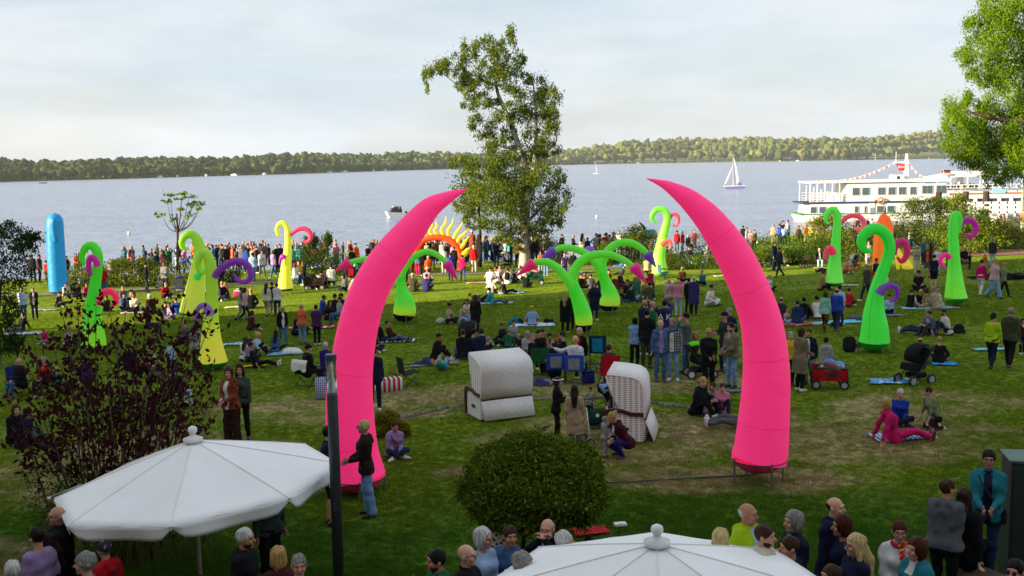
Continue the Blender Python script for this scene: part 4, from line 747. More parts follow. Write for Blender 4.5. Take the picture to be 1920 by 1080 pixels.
# ------------------------------------------------------------------ ships and boats
HULLW = mat('#dcdad4', 'plain', .4); GLS = mat('#4b5a62', 'plain', .12); BLUEL = mat('#1d2c5c'); ORNG = mat('#c8602a')
def ship():
    base, t = lake(1632, 412); Y = base.y; k = t/F_PX; root = thing('passenger_ship', 'white two deck passenger ship moored at the pier with stern towards the lake', 'ship', base)
    def X(px): return (px-1632)*k
    def Z(py): return (412-py)*k+.15*0
    W2 = 2.6
    mb = MB(); mb.prism([(X(1493), Z(401)), (X(1500), Z(414)), (X(1790), Z(416)), (X(1800), Z(400)), (X(1512), Z(396))], 'y', -W2, W2); mb.build('hull', HULLW, root)
    MB().box((X(1640), 0, Z(398)), (X(1795)-X(1497), 2*W2+.1, .12)).build('rubbing_strake', mat('#2f7a4a'), root)
    body = MB(); body.prism([(X(1505), Z(398)), (X(1508), Z(379)), (X(1790), Z(379)), (X(1790), Z(398))], 'y', -W2+.1, W2-.1); body.build('lower_cabin', HULLW, root)
    MB().box((X(1640), 0, Z(377.5)), (X(1795)-X(1505), 2*W2+.05, .18)).build('deck_edge', BLUEL, root)
    up = MB(); up.prism([(X(1568), Z(376)), (X(1577), Z(343)), (X(1712), Z(343)), (X(1722), Z(345)), (X(1758), Z(345)), (X(1764), Z(372)), (X(1764), Z(376))], 'y', -W2+.25, W2-.25); up.build('upper_cabin', HULLW, root)
    MB().prism([(X(1505), Z(341.5)), (X(1505), Z(338.5)), (X(1765), Z(336)), (X(1765), Z(341.5))], 'y', -W2, W2).build('roof', HULLW, root)
    yf = -W2+.22
    def win(x0, x1, y0, y1, yy, mull=1):
        f = MB(); f.box(((X(x0)+X(x1))/2, yy, (Z(y0)+Z(y1))/2), (X(x1)-X(x0), .08, Z(y0)-Z(y1))).build('pane', GLS, None) if False else None
        w = MB().box(((X(x0)+X(x1))/2, yy, (Z(y0)+Z(y1))/2), (X(x1)-X(x0)+.12, .06, Z(y0)-Z(y1)+.12)).build('window', mat('#bfbdb6'), root)
        for i in range(mull):
            a = X(x0)+(X(x1)-X(x0))*i/mull+.03; b_ = X(x0)+(X(x1)-X(x0))*(i+1)/mull-.03
            MB().box(((a+b_)/2, yy-.02, (Z(y0)+Z(y1))/2), (b_-a, .06, Z(y0)-Z(y1))).build('pane', GLS, w)
    for x0, x1 in ((1586, 1599), (1604, 1617)): win(x0, x1, 351, 364, yf)
    for x0, x1 in ((1633, 1646), (1652, 1665), (1671, 1684), (1692, 1703)): win(x0, x1, 351, 364, yf, 2)
    for x0, x1 in ((1714, 1733), (1740, 1759)): win(x0, x1, 349, 363, yf, 2)
    for x0, x1 in ((1509, 1520), (1525, 1537), (1546, 1556), (1590, 1597), (1608, 1612), (1631, 1644), (1650, 1663)): win(x0, x1, 385, 396, -W2+.07)
    MB().box((X(1622.5), -W2+.06, Z(387)), (X(1627)-X(1618), .08, Z(369)-Z(400))).build('door', mat('#c9c7c0'), root)
    MB().box((X(1622.5), -W2+.02, Z(394)), (X(1626.5)-X(1618.5), .06, Z(387)-Z(400))).build('pane', mat('#7d8a90', 'plain', .2), root)
    # open stern deck: posts, railing bars, mesh
    for x in (1508, 1521, 1535, 1549, 1562):
        for yy in (-W2+.1, W2-.1): MB().box((X(x), yy, (Z(340)+Z(378))/2), (.1, .1, Z(340)-Z(378))).build('post', HULLW, root)
    for zz in (361, 366, 371, 375):
        for yy in (-W2+.06, W2-.06): MB().box(((X(1507)+X(1570))/2, yy, Z(zz)), (X(1570)-X(1507), .06, .07)).build('rail', HULLW, root)
    MB().box((X(1552), -W2+.12, Z(369)), (X(1568)-X(1536), .05, Z(362)-Z(376))).build('banner', mat('#cfd6dc', 'cloth'), root)
    # roof gear: funnel box, mast, radar bar
    MB().box((X(1679), 0, Z(334)), (X(1690)-X(1670), 1.6, Z(329)-Z(339))).build('vent_box', HULLW, root); MB().box((X(1678), -.82, Z(334)), (.35, .06, .4)).build('vent_opening', DARK, root)
    MB().prism([(X(1692), Z(338)), (X(1701), Z(338)), (X(1698), Z(290)), (X(1695.5), Z(290))], 'y', -.2, .2).build('mast', HULLW, root)
    MB().box((X(1685), 0, Z(306)), (X(1698)-X(1674), .12, .15)).build('yard', HULLW, root); MB().tube([(X(1677), 0, Z(306)), (X(1677), 0, Z(286))], .03, 5).build('aerial', HULLW, root)
    # life ring on the side
    c = (X(1638), -W2-.02, Z(375)); n = 20
    MB().tube([(c[0]+.38*math.cos(a), c[1], c[2]+.38*math.sin(a)) for a in np.linspace(0, 2*math.pi, n+1)], .09, 8).build('life_ring', mat('#d8702c'), root, True)
    MB().box((X(1738), -W2-.0+.2, Z(371.5)), (X(1745)-X(1731), .05, .3)).build('name_board', mat('#b04a44'), root)
    # red pennant with white writing bars, bunting lines
    f = thing('ship_pennant', 'red pennant with white lettering hanging from the ship mast yard', 'flag', (base.x+X(1677), base.y-.1, base.z))
    MB().prism([(0, Z(308)), (X(1698)-X(1677)-.15, Z(310)), (X(1698)-X(1677)-.2, Z(321)), (X(1682)-X(1677), Z(321))], 'y', -.015, .015).build('cloth', mat('#b3212c', 'cloth'), f)
    tx = bpy.data.curves.new('lettering', 'FONT'); tx.body = 'Bitter'; tx.size = .62; tx.extrude = .006; to = bpy.data.objects.new('lettering', tx); COL.objects.link(to); to.parent = f; to.location = (X(1683)-X(1677)-.15, -.03, Z(317)); to.rotation_euler = (R(90), R(-4), 0); to.scale = (.62, .9, 1); tx.materials.append(WHITE)
    def bunting(p0, p1, sag, n, lab):
        b_ = thing('bunting', lab, 'bunting', base); P = [np.array((X(p0[0]), -.3, Z(p0[1])))*(1-s)+np.array((X(p1[0]), -.3, Z(p1[1])))*s-np.array((0, 0, sag*4*s*(1-s))) for s in np.linspace(0, 1, n)]
        MB().tube(P, .02, 4).build('line', WHITE, b_)
        for i in range(1, n-1, 1):
            MB().prism([(P[i][0]-.14, P[i][2]), (P[i][0]+.14, P[i][2]), (P[i][0], P[i][2]-.34)], 'y', -.31, -.29).build('pennant', mat(['#d8d6d2', '#b8403a', '#d8d6d2', '#c08a3a'][i % 4], 'cloth'), b_)
    bunting((1528, 336), (1676, 303), .9, 34, 'string of small pennants from stern roof to ship mast'); bunting((1698, 303), (1732, 333), .5, 10, 'short string of pennants from ship mast down to wheelhouse roof')
    # second ship behind and the pier
    b2, t2 = at(1840, 400, Y+16); k2 = t2/F_PX; r2 = thing('excursion_ship', 'white excursion ship with open upper deck of passengers behind the right tree', 'ship', (b2.x, b2.y, LAKE))
    def x2(px): return (px-1840)*k2
    def z2(py): return (at(1840, py, Y+16)[0].z-LAKE)
    MB().box(((x2(1765)+x2(2050))/2, 0, z2(364)), (x2(2050)-x2(1765), 5, z2(345.5)-z2(359))).build('upper_bulwark', HULLW, r2)
    MB().box(((x2(1765)+x2(2050))/2, -2.52, z2(361.5)), (x2(2050)-x2(1765), .06, .22)).build('stripe', ORNG, r2)
    MB().box(((x2(1768)+x2(2050))/2, 0, z2(375)), (x2(2050)-x2(1768), 4.6, z2(366)-z2(380))).build('lower_cabin', mat('#3a4248', 'plain', .2), r2)
    MB().box(((x2(1760)+x2(2050))/2, 0, z2(388)), (x2(2050)-x2(1760), 5, z2(380)-z2(402))).build('hull', HULLW, r2)
    for q in range(1770, 2040, 22): MB().box((x2(q), -2.5, z2(375)), (.5, .1, z2(366)-z2(383))).build('pillar', HULLW, r2)
    MB().prism([(x2(1743), z2(330)), (x2(1800), z2(320)), (x2(2040), z2(318)), (x2(2040), z2(323)), (x2(1743), z2(332))], 'y', -2.3, 2.3).build('canopy', HULLW, r2)
    for q in (1744, 1769, 1800, 1823, 1829, 1860, 1900, 1950): MB().box((x2(q), -2.2, z2(338)), (.12, .12, z2(325)-z2(352))).build('post', HULLW, r2)
    for zz in (345, 351): MB().box(((x2(1762)+x2(2040))/2, -2.4, z2(zz)), (x2(2040)-x2(1762), .06, .1)).build('rail', HULLW, r2)
    for q in range(1768, 2040, 11): MB().box((x2(q), -2.4, z2(348)), (.08, .05, z2(345)-z2(351))).build('rail_post', HULLW, r2)
    MB().box((x2(1792), -1, z2(338)), (x2(1798)-x2(1787), 1, z2(327)-z2(346)), bev=.2).build('lifeboat_locker', HULLW, r2)
    MB().box((x2(1857), -2.56, z2(357)), (x2(1873)-x2(1848), .05, .8)).build('banner', mat('#8fb8d4', 'cloth'), r2)
    fl = thing('german_flag', 'black red and gold flag on a slanted staff at the second ship', 'flag', (b2.x+x2(1757), b2.y-2.6, LAKE))
    MB().tube([(0, 0, z2(335)), (x2(1752)-x2(1757), 0, z2(316))], .05, 5).build('staff', HULLW, fl)
    for i, c in enumerate(('#141414', '#b0161e', '#d8a81c')):
        MB().prism([(x2(1750)-x2(1757), z2(317+i*2.6)), (x2(1766)-x2(1757), z2(317.5+i*2.6)), (x2(1766)-x2(1757), z2(320.0+i*2.6)), (x2(1751)-x2(1757), z2(319.6+i*2.6))], 'y', -.02, .02).build('stripe', mat(c, 'cloth'), fl)
    pr = thing('pier', 'white railed landing pier on dark posts in front of the second ship', 'pier', (b2.x, Y-14, LAKE)); k3 = (at(1840, 400, Y-14)[1])/F_PX
    def x3(px): return at(px, 400, Y-14)[0].x-b2.x
    def z3(py): return at(1870, py, Y-14)[0].z-LAKE
    MB().box((x3(1890), 1.5, z3(409)), (x3(2010)-x3(1790), 3, .3)).build('deck', mat('#6b6258', 'stone'), pr)
    for zz in (380, 389, 398): MB().box((x3(1900), 0, z3(zz)), (x3(2010)-x3(1824), .1, .28)).build('rail', HULLW, pr)
    for q in range(1828, 2010, 15): MB().box((x3(q), .02, z3(395)), (.16, .14, z3(378)-z3(412))).build('rail_post', HULLW, pr)
    for q in (1778, 1830, 1869): MB().tube([(x3(q), 3, z3(425)), (x3(q), 3, z3(360))], .38, 8).build('pile', mat('#3a2a22', 'bark'), pr)
    MB().tube([(x3(1914), -.4, z3(415)), (x3(1914), -.4, z3(352))], .14, 6).build('lamp_pole', mat('#8a7f6c'), pr)
    fc = None
    for i, q in enumerate(np.linspace(1768, 1846, 15)):
        x, z = x2(q), z2(346)
        p = thing('passenger', 'seated passenger on the open upper deck of the second ship', 'person', (b2.x+x, b2.y-1.6-random.uniform(0, .6), LAKE+z-.5), random.uniform(-1, 1), 'passengers on the upper deck')
        m = MB(); m.lathe([(.05, .45), (.1, .5), (.115, .6), (.1, .7), (.03, .75)], n=10); m.build('head', mat('#b98468', 'plain'), p, True)
        m = MB(); m.lathe([(.2, -.1), (.24, .2), (.2, .38), (.07, .46)], n=10); m.build('top', mat(random.choice(['#1b2138', '#8c8880', '#3a1c20', '#c8c4bc', '#24262a']), 'cloth'), p, True)
        m = MB(); m.lathe([(.118, .6), (.12, .68), (.07, .78), (.01, .8)], n=10); m.build('hair', mat(random.choice(['#2a1e16', '#8c8680', '#6a4a2c']), 'hair'), p, True)
ship()
def sailboat(px, py, top, L_, lab, hullc, two):
    p, t = lake(px, py); k = t/F_PX; r = thing('sailboat', lab, 'sailboat', p); h = (py-top)*k; l = L_*k
    MB().prism([(-l*.5, l*.11), (l*.52, l*.13), (l*.40, -.1), (-l*.42, -.1)], 'y', -l*.13, l*.13).build('hull', mat(hullc), r); MB().prism([(-l*.5, l*.11), (l*.52, l*.13), (l*.5, l*.155), (-l*.48, l*.14)], 'y', -l*.135, l*.135).build('deck', HULLW, r)
    MB().tube([(-.05*l, 0, 0), (-.08*l, 0, h)], [.07, .04], 6).build('mast', mat('#c8c6c0'), r); S = mat('#dad9d6', 'cloth')
    V = []; Q = []; n = 8
    for i in range(n+1):
        f = i/n; z = h*(.12+.86*f); w = l*.34*(1-f)**.75
        for j in range(5): g = j/4; V.append((-.06*l-.02*l*f+w*g, .10*l*math.sin(math.pi*g)*(1-f)*.5+.02, z+(.0 if j else 0)))
    Q = [(i*5+j, i*5+j+1, (i+1)*5+j+1, (i+1)*5+j) for i in range(n) for j in range(4)]
    link('mainsail', mesh_np('mainsail', V, Q, [S]), r).modifiers.new('t', 'SOLIDIFY').thickness = .02
    if two: 
        V = []; 
        for i in range(n+1):
            f = i/n; a = np.array((-.46*l, 0, h*.14))*(1-f)+np.array((-.09*l, 0, h*.68))*f; w = .05*l*math.sin(math.pi*min(1, f+.15))
            V += [tuple(a), (a[0]+w, .03, a[2]-.02), (a[0]+w*1.6, .0, a[2]-.06)]
        link('furled_jib', mesh_np('furled_jib', V, [(i*3+j, i*3+j+1, (i+1)*3+j+1, (i+1)*3+j) for i in range(n) for j in range(2)], [S]), r).modifiers.new('t', 'SOLIDIFY').thickness = .05
        for q in (.2, .3): MB().lathe([(.16, 0), (.24, .3), (.2, .6), (.1, .7), (.13, .8), (.1, .98), (.02, 1.0)], (q*l, 0, l*.13), 8).build('sailor', mat('#3c5a7c', 'cloth'), r, True)
sailboat(1377, 354, 290, 40, 'sailing boat with violet hull stripe and white mainsail left of the white ship', '#6a62a8', True)
sailboat(1117, 326, 302, 10, 'small distant sailing boat with white sail right of the birch', '#d8d6d0', False)
def motorboat():
    p, t = lake(743, 408); k = t/F_PX; r = thing('motorboat', 'small white motorboat with dark canopy on the lake left of the pink horn', 'motorboat', p, R(20))
    l = 38*k; V = [(-l*.5, 0), (-l*.3, 0)]
    MB().prism([(-l*.52, .95), (l*.45, .7), (l*.42, -.1), (-l*.36, -.1)], 'y', -.75, .75).build('hull', HULLW, r)
    MB().prism([(-l*.36, .9), (-l*.2, 1.55), (l*.1, 1.65), (l*.12, .8)], 'y', -.6, .6).build('windscreen', mat('#2c3236', 'plain', .2), r)
    MB().prism([(-l*.15, 1.75), (l*.24, 1.7), (l*.26, 1.62), (-l*.18, 1.6)], 'y', -.66, .66).build('canopy', mat('#8d8a80', 'cloth'), r)
    MB().box((l*.5, 0, .5), (.35, .4, .9), bev=.08).build('outboard_motor', DARK, r)
    for q, c in ((.02, '#241c18'), (.2, '#4a4038')): MB().lathe([(.2, 0), (.27, .35), (.22, .6), (.1, .68), (.13, .8), (.11, .95), (.02, 1.0)], (q*l, -.3, .7), 8).build('boater', mat(c, 'cloth'), r, True)
motorboat()
for px, py, r_, lab in ((242, 440, 3.2, 'white round buoy on the lake beside the thin young tree'), (1119, 409, 2.8, 'white round buoy on the lake right of the birch'), (304, 358, 1.8, 'small yellowish buoy far out above the thin young tree'), (1179, 316, 1.6, 'tiny orange buoy far out between the sailing boats')):
    p, t = lake(px, py); k = t/F_PX; b_ = thing('buoy', lab, 'buoy', p); MB().lathe([(.05, -.3*r_*k), (.8*r_*k, .2*r_*k), (r_*k, .9*r_*k), (.8*r_*k, 1.6*r_*k), (.3*r_*k, 1.95*r_*k), (.02, 2*r_*k)], n=14).build('float', mat('#d8d5c4' if r_ > 2 else '#cf8a3c'), b_, True); MB().tube([(0, 0, 1.9*r_*k), (0, 0, 2.4*r_*k)], .04, 5).build('eye', STEEL, b_)
# ------------------------------------------------------------------ parasols, lamp, wicker chairs, street things
def parasol(lab, cpx, cpy, Y, zg, Rr, drop, tilt, a0, px):
    apex, t = at(cpx, cpy, Y); root = thing('parasol', lab, 'parasol', (apex.x, Y, zg), 0, 'white octagonal parasols on the terrace'); H = apex.z-zg
    Fm = mat('#f0efee', 'canvas', .8); T = Matrix.Rotation(tilt, 3, 'Y'); nseg = 8
    def rim(a, f): # octagon radius at angle
        k = (a-a0) % (math.pi/4); return Rr*f*math.cos(math.pi/8)/math.cos(k-math.pi/8)
    V = []; Q = []; na = nseg*8; nr = 12
    for j in range(nr+1):
        f = .03+.97*j/nr
        for i in range(na):
            a = a0+2*math.pi*i/na; u = ((a-a0) % (math.pi/4))/(math.pi/4); sag = .05*math.sin(math.pi*u)*f*math.sin(math.pi*min(1, f*.9+.1)); r = rim(a, f)
            w = .006*math.sin(26*f+9*u+i)*math.sin(math.pi*u)
            v = T @ Vector((r*math.cos(a), r*math.sin(a), -drop*f*(1+.10*(f-1))-sag+w)); V.append((v.x, v.y, v.z+H))
    Q = [(j*na+i, j*na+(i+1) % na, (j+1)*na+(i+1) % na, (j+1)*na+i) for j in range(nr) for i in range(na)]
    cn = link('canopy', mesh_np('canopy', V, [q[::-1] for q in Q], [Fm]), root); cn.modifiers.new('t', 'SOLIDIFY').thickness = .004
    for s in range(8): # eight valance flaps with rounded lower corners
        V = []; nu = 12
        for i in range(nu+1):
            u = i/nu; a = a0+math.pi/4*(s+.012+.976*u); r = rim(a, 1.0)+.006
            dep = .21*(1-(abs(2*u-1))**9*.75)
            sag = .05*math.sin(math.pi*u)*0
            for j in range(5):
                g = j/4; bil = .03*math.sin(math.pi*g*.6)*math.sin(7*u+s)*g; v = T @ Vector(((r+bil-.04*g)*math.cos(a), (r+bil-.04*g)*math.sin(a), -drop-.004-dep*g-sag)); V.append((v.x, v.y, v.z+H))
        fl = link('valance', mesh_np('valance', V, [(i*5+j, i*5+j+1, (i+1)*5+j+1, (i+1)*5+j) for i in range(nu) for j in range(4)], [Fm]), root); fl.modifiers.new('t', 'SOLIDIFY').thickness = .004
        a = a0+math.pi/4*s; P = [T @ Vector((rim(a, f)*math.cos(a), rim(a, f)*math.sin(a), -drop*f*(1+.10*(f-1))+.006)) for f in np.linspace(.04, 1, 12)]
        MB().tube([(p.x, p.y, p.z+H) for p in P], .007, 5).build('seam', mat('#e9e7e2', 'canvas'), root)
        P2 = [T @ Vector((rim(a, f)*math.cos(a), rim(a, f)*math.sin(a), -drop*f*(1+.10*(f-1))-.04)) for f in (.05, 1.0)]
        rb = MB().tube([(p.x, p.y, p.z+H) for p in P2], .014, 6).build('rib', WHITE, root)
        m = T @ Vector((rim(a, .55)*math.cos(a), rim(a, .55)*math.sin(a), -drop*.55-.06)); MB().tube([(0, 0, H-drop-.35), (m.x, m.y, m.z+H)], .011, 6).build('strut', WHITE, rb)
    if px: # loose rib end sticking out at the left corner
        a = math.pi-.12; p0 = T @ Vector((1.85*math.cos(a), 1.85*math.sin(a), -drop*.93)); p1 = T @ Vector((2.36*math.cos(a), 2.36*math.sin(a), -drop*1.2)); MB().tube([(p0.x, p0.y, p0.z+H), (p1.x, p1.y, p1.z+H)], .022, 8).build('rib_end', STEEL, root, True); MB().tube([(p1.x, p1.y, p1.z+H), (p1.x-.05, p1.y, p1.z+H-.022)], .027, 8).build('rib_cap', WHITE, root, True)
    MB().tube([(0, 0, 0), (0, 0, H+.02)], .03, 12).build('pole', mat('#cfc6b4'), root, True)
    MB().lathe([(.12, -.03), (.145, .0), (.145, .025), (.05, .06), (.038, .09), (.062, .125), (.07, .155), (.058, .19), (.02, .21), (.001, .213)], (0, 0, H+.01), 20).build('finial', mat('#e2e1de', 'plain', .3), root, True)
    MB().lathe([(.32, 0), (.32, .05), (.06, .09), (.05, .35)], n=16).build('base', mat('#55565a', 'stone'), root)
parasol('white octagonal parasol on the left with a loose rib poking out of its edge', 362, 826, 15.4, .55, 2.08, .62, R(-4.5), R(-83.5), True)
parasol('white octagonal parasol at the bottom edge right of the round shrub', 1232, 1020, 11.1, TZ, 2.05, .60, R(-1), R(-97), False)
def lamp():
    b, t = at(637, 1130, 14.9); k = t/F_PX; b.z = lawn_z(b.x, b.y); top = at(620, 664, 14.9)[0].z-b.z; r = thing('lamp_post', 'dark grey park lamp post with a glass head and silver reflector cone', 'lamp post', b)
    zg = at(625, 737, 14.9)[0].z-b.z; G = mat('#3a3d42', 'plain', .45)
    MB().lathe([(.078, -.1), (.078, zg-.02), (.074, zg)], n=24).build('pole', G, r, True); MB().lathe([(.08, top-.085), (.082, top-.01), (.076, top)], n=24).build('cap', G, r)
    MB().lathe([(.07, zg), (.064, zg+.03), (.045, zg+.12), (.024, zg+.3), (.018, top-.085)], n=20).build('reflector_cone', mat('#c3c8c8', 'plain', .3, .3), r, True)
    MB().lathe([(.072, zg), (.072, top-.085)], n=24).build('glass_cylinder', mat('#eef2f2', 'glass', t=1.0), r, True)
    for a in (.6, 2.6, 4.6): MB().tube([(.068*math.cos(a), .068*math.sin(a), zg), (.068*math.cos(a), .068*math.sin(a), top-.08)], .007, 5).build('rod', STEEL, r)
    MB().box((0, -.079, 1.6), (.05, .01, .12)).build('service_door', mat('#33363a'), r)
lamp()
def uv_from(me, f):
    uv = me.uv_layers.new(name='UVMap'); d = np.empty((len(me.loops), 2), np.float32); vi = np.empty(len(me.loops), np.int32); me.loops.foreach_get('vertex_index', vi)
    co = np.empty((len(me.vertices), 3), np.float32); me.vertices.foreach_get('co', co.ravel()); d[:] = f(co)[vi]; uv.data.foreach_set('uv', d.ravel())
def wicker(lab, px, py, rz, sc, recline):
    """covered beach chair; front is +y: woven side walls, woven back curving into the hood, mahogany arm boards"""
    g, t = ground(px, py); r = thing('wicker_beach_chair', lab, 'beach chair', g, rz, 'wicker beach chairs on the lawn'); r.scale = (sc, sc, sc)
    w = .66; WV = mat('#f0efed', 'weave', s=8.0, c2='#b0aba4', mo=.03); WS = mat('#efedea', 'slots'); MH = mat('#47211b', 'plain', .4); CL = mat('#24408a', 'vstripes', c2='#d6d4ce', s=12.0)
    def sheet(name, prof, x0, x1, m, th=.03, n=2):
        V = []; nn = len(prof)
        for x in np.linspace(x0, x1, n): V += [(x, y, z) for y, z in prof]
        me = mesh_np(name, V, [(i*nn+j, i*nn+j+1, (i+1)*nn+j+1, (i+1)*nn+j) for i in range(n-1) for j in range(nn-1)], [m], True)
        s = np.concatenate([[0], np.cumsum(np.linalg.norm(np.diff(np.array(prof), axis=0), axis=1))]); uvv = np.array([(x, q) for x in np.linspace(x0, x1, n) for q in s]); uv_from(me, lambda c: uvv)
        o = link(name, me, r); o.modifiers.new('t', 'SOLIDIFY').thickness = th; return o
    def wall(name, poly, x, m, th=.04):
        mb = MB(); mb.prism(poly, 'x', x-th/2, x+th/2); me = mesh_np(name, mb.V, mb.P, [m], False); uv_from(me, lambda c: np.stack([c[:, 1], c[:, 2]], 1)); return link(name, me, r)
    sheet('kick_plate', [(-.20, .04), (-.02, .49)], -w, w, WV); sheet('back_base', [(0, .04), (-.0, .52)], -w+.02, w-.02, WV)
    sheet('seat_front', [(.80, .03), (.80, .42)], -w, w, WV); MB().box((0, .40, .42), (2*w-.06, .76, .14), bev=.04).build('seat_cushion', CL, r)
    a = recline; ca, sa = math.cos(a), math.sin(a)
    def T(y, z): return (y*ca-(z-.5)*sa, .5+y*sa+(z-.5)*ca)
    back = [(0, .52), (-.01, .8), (-.01, 1.1), (.0, 1.2), (.05, 1.31), (.15, 1.38), (.32, 1.42), (.54, 1.45), (.74, 1.47)]
    sheet('hood_back', [T(*p) for p in back], -w, w, WV, .035, 2)
    for s in (-1, 1):
        wall('side_wall', [(0, .03)]+[T(*p) for p in back]+[T(.76, 1.40), T(.52, .70), (.80, .66), (.80, .03)], s*w, WS)
        P = [T(*p) for p in back]; MB().tube([(s*w*1.01, y, z) for y, z in catmull(np.array(P), 4)], .024, 6).build('edge_piping', mat('#e2e0dc', 'canvas'), r, True); MB().tube([(s*w*1.01, *T(.76, 1.44)), (s*w*1.01, *T(.52, .72))], .02, 6).build('edge_piping', mat('#e2e0dc', 'canvas'), r, True)
        mb = MB(); mb.prism([(.0, .66), (.25, .66), (.45, .72), (.62, .74), (.80, .70), (.88, .64), (.88, .03), (.82, .03), (.82, .58), (.62, .66), (.45, .64), (.25, .58), (.0, .58)], 'x', s*(w+.035)-.03, s*(w+.035)+.03); mb.build('arm_board', MH, r)
        MB().box((s*(w+.035), .40, .30), (.03, .18, .07), bev=.012).build('handle', MH, r)
    MB().box((0, -.035, .505), (2*w, .035, .04)).build('back_rail', MH, r); MB().box((0, .0, .02), (2*w, .05, .04)).build('foot_rail', MH, r); MB().box((0, .86, .32), (2*w, .04, .58)).build('footrest_front', MH, r)
    MB().box((0, .20, .85), (2*w-.1, .10, .72), rx=recline+.05, bev=.04).build('back_cushion', CL, r)
    MB().tube([(w+.02, .7+.07*math.cos(q), 1.1+.07*math.sin(q)) for q in np.linspace(0, 6.28, 13)], .012, 5).build('ring_pull', mat('#d8d6d0'), r)
wicker('white wicker beach chair seen from behind, standing on the left half of the ring', 950, 784, R(25), 1.08, R(5))
wicker('white wicker beach chair turned sideways, right of the other one', 1212, 816, R(78), 1.10, R(-2))
def utility_box():
    b, t = at(1931, 1010, 15.2); b.z = lawn_z(b.x, b.y); h = at(1880, 850, 14.8)[0].z-b.z-.2; r = thing('utility_box', 'dark green metal utility cabinet at the right edge', 'cabinet', b, R(-12))
    G = mat('#22302a', 'plain', .5); MB().box((0, 0, h/2), (.72, .6, h), bev=.01).build('cabinet', G, r); MB().box((0, 0, h+.02), (.78, .66, .05), bev=.012).build('lid', mat('#3f5a55', 'plain', .4), r); MB().box((-.02, -.305, h/2), (.62, .012, h*.86)).build('door', mat('#1f2c27', 'plain', .5), r); MB().box((.2, -.32, h*.5), (.03, .03, .12)).build('handle', DARK, r)
utility_box()
def rock():
    b, t = at(1848, 1062, 14.4); b.z = .72; V = IV.copy(); k = np.zeros(len(V)); r_ = np.random.default_rng(5)
    for f, a in ((1.5, .14), (3.5, .08), (8, .04)):
        for _ in range(4): k += a*np.sin(V@(r_.normal(size=3)*f)+r_.uniform(0, 6))*.6
    V = np.sign(V)*np.abs(V)**.6*(1+k)[:, None]*np.array((.33, .3, .22)); V[:, 2] += .18
    V = V+0
    o = link('rock', mesh_np('rock', V, IF, [mat('#5b4a36', 'stone')], True), None, b); tag(o, 'brown boulder at the terrace edge under the foot of the woman in teal', 'rock')
rock()
def planter():
    b, t = at(265, 1090, 13.4); b.z = .4; r = thing('planter_box', 'weathered wooden planter corner below the left parasol', 'planter', b, R(35)); W_ = mat('#4b3a30', 'bark', s=9, c2='#2d231d')
    for i in range(5): MB().box((.35, 0, .08+i*.105), (.03, .7, .098)).build('plank', W_, r)
    for i in range(5): MB().box((0, -.35, .08+i*.105), (.7, .03, .098)).build('plank', W_, r)
    MB().box((.35, -.35, .28), (.06, .06, .56)).build('corner_post', W_, r); MB().box((.0, .0, .5), (.64, .64, .04)).build('soil', mat('#2a211a', 'stone'), r)
planter()
def ground_cable():
    pts = [(1140, 909), (1180, 908), (1220, 905), (1260, 903), (1300, 900), (1345, 897), (1390, 894), (1420, 889)]; P = []
    for x, y in pts: g = ground(x, y)[0]; P.append((g.x, g.y, lawn_z(g.x, g.y)+.03))
    o = MB().tube(catmull(np.array(P), 5), .016, 6).build('power_cable', DARK, None, True); tag(o, 'black cable lying on the dry grass towards the right pink horn', 'cable')
ground_cable()
def paper():
    g, t = ground(1163, 990); r = thing('paper_bag', 'crumpled white paper bag lying on the grass right of the round shrub', 'paper', (g.x, g.y, g.z+.04)); MB().box((0, 0, .03), (.22, .14, .05), rz=.2, bev=.008).build('bag', WHITE, r); MB().box((0, -.062, .05), (.09, .004, .02), rz=.2).build('print', mat('#4a6a9a'), r)
paper()
# ------------------------------------------------------------------ picnic things
def blanket(px, py, w, d, rz, c, lab, kind='cloth', **kw):
    g, t = ground(px, py); V = []; n = 9; w *= .74; d *= .72; r_ = np.random.default_rng(px*7+py)
    for i in range(n):
        for j in range(n):
            x, y = (i/(n-1)-.5)*w*(1+.05*math.sin(j)), (j/(n-1)-.5)*d*(1+.06*math.sin(i*1.7)); xx = x*math.cos(rz)-y*math.sin(rz); yy = x*math.sin(rz)+y*math.cos(rz); V.append((xx, yy, lawn_z(g.x+xx, g.y+yy)-g.z+.045+abs(r_.normal())*.018))
    o = link('blanket', mesh_np('blanket', V, [(i*n+j, (i+1)*n+j, (i+1)*n+j+1, i*n+j+1) for i in range(n-1) for j in range(n-1)], [mat(c, kind, **kw)]), None, g); o.modifiers.new('t', 'SOLIDIFY').thickness = .012; tag(o, lab, 'blanket', 'picnic blankets'); return o
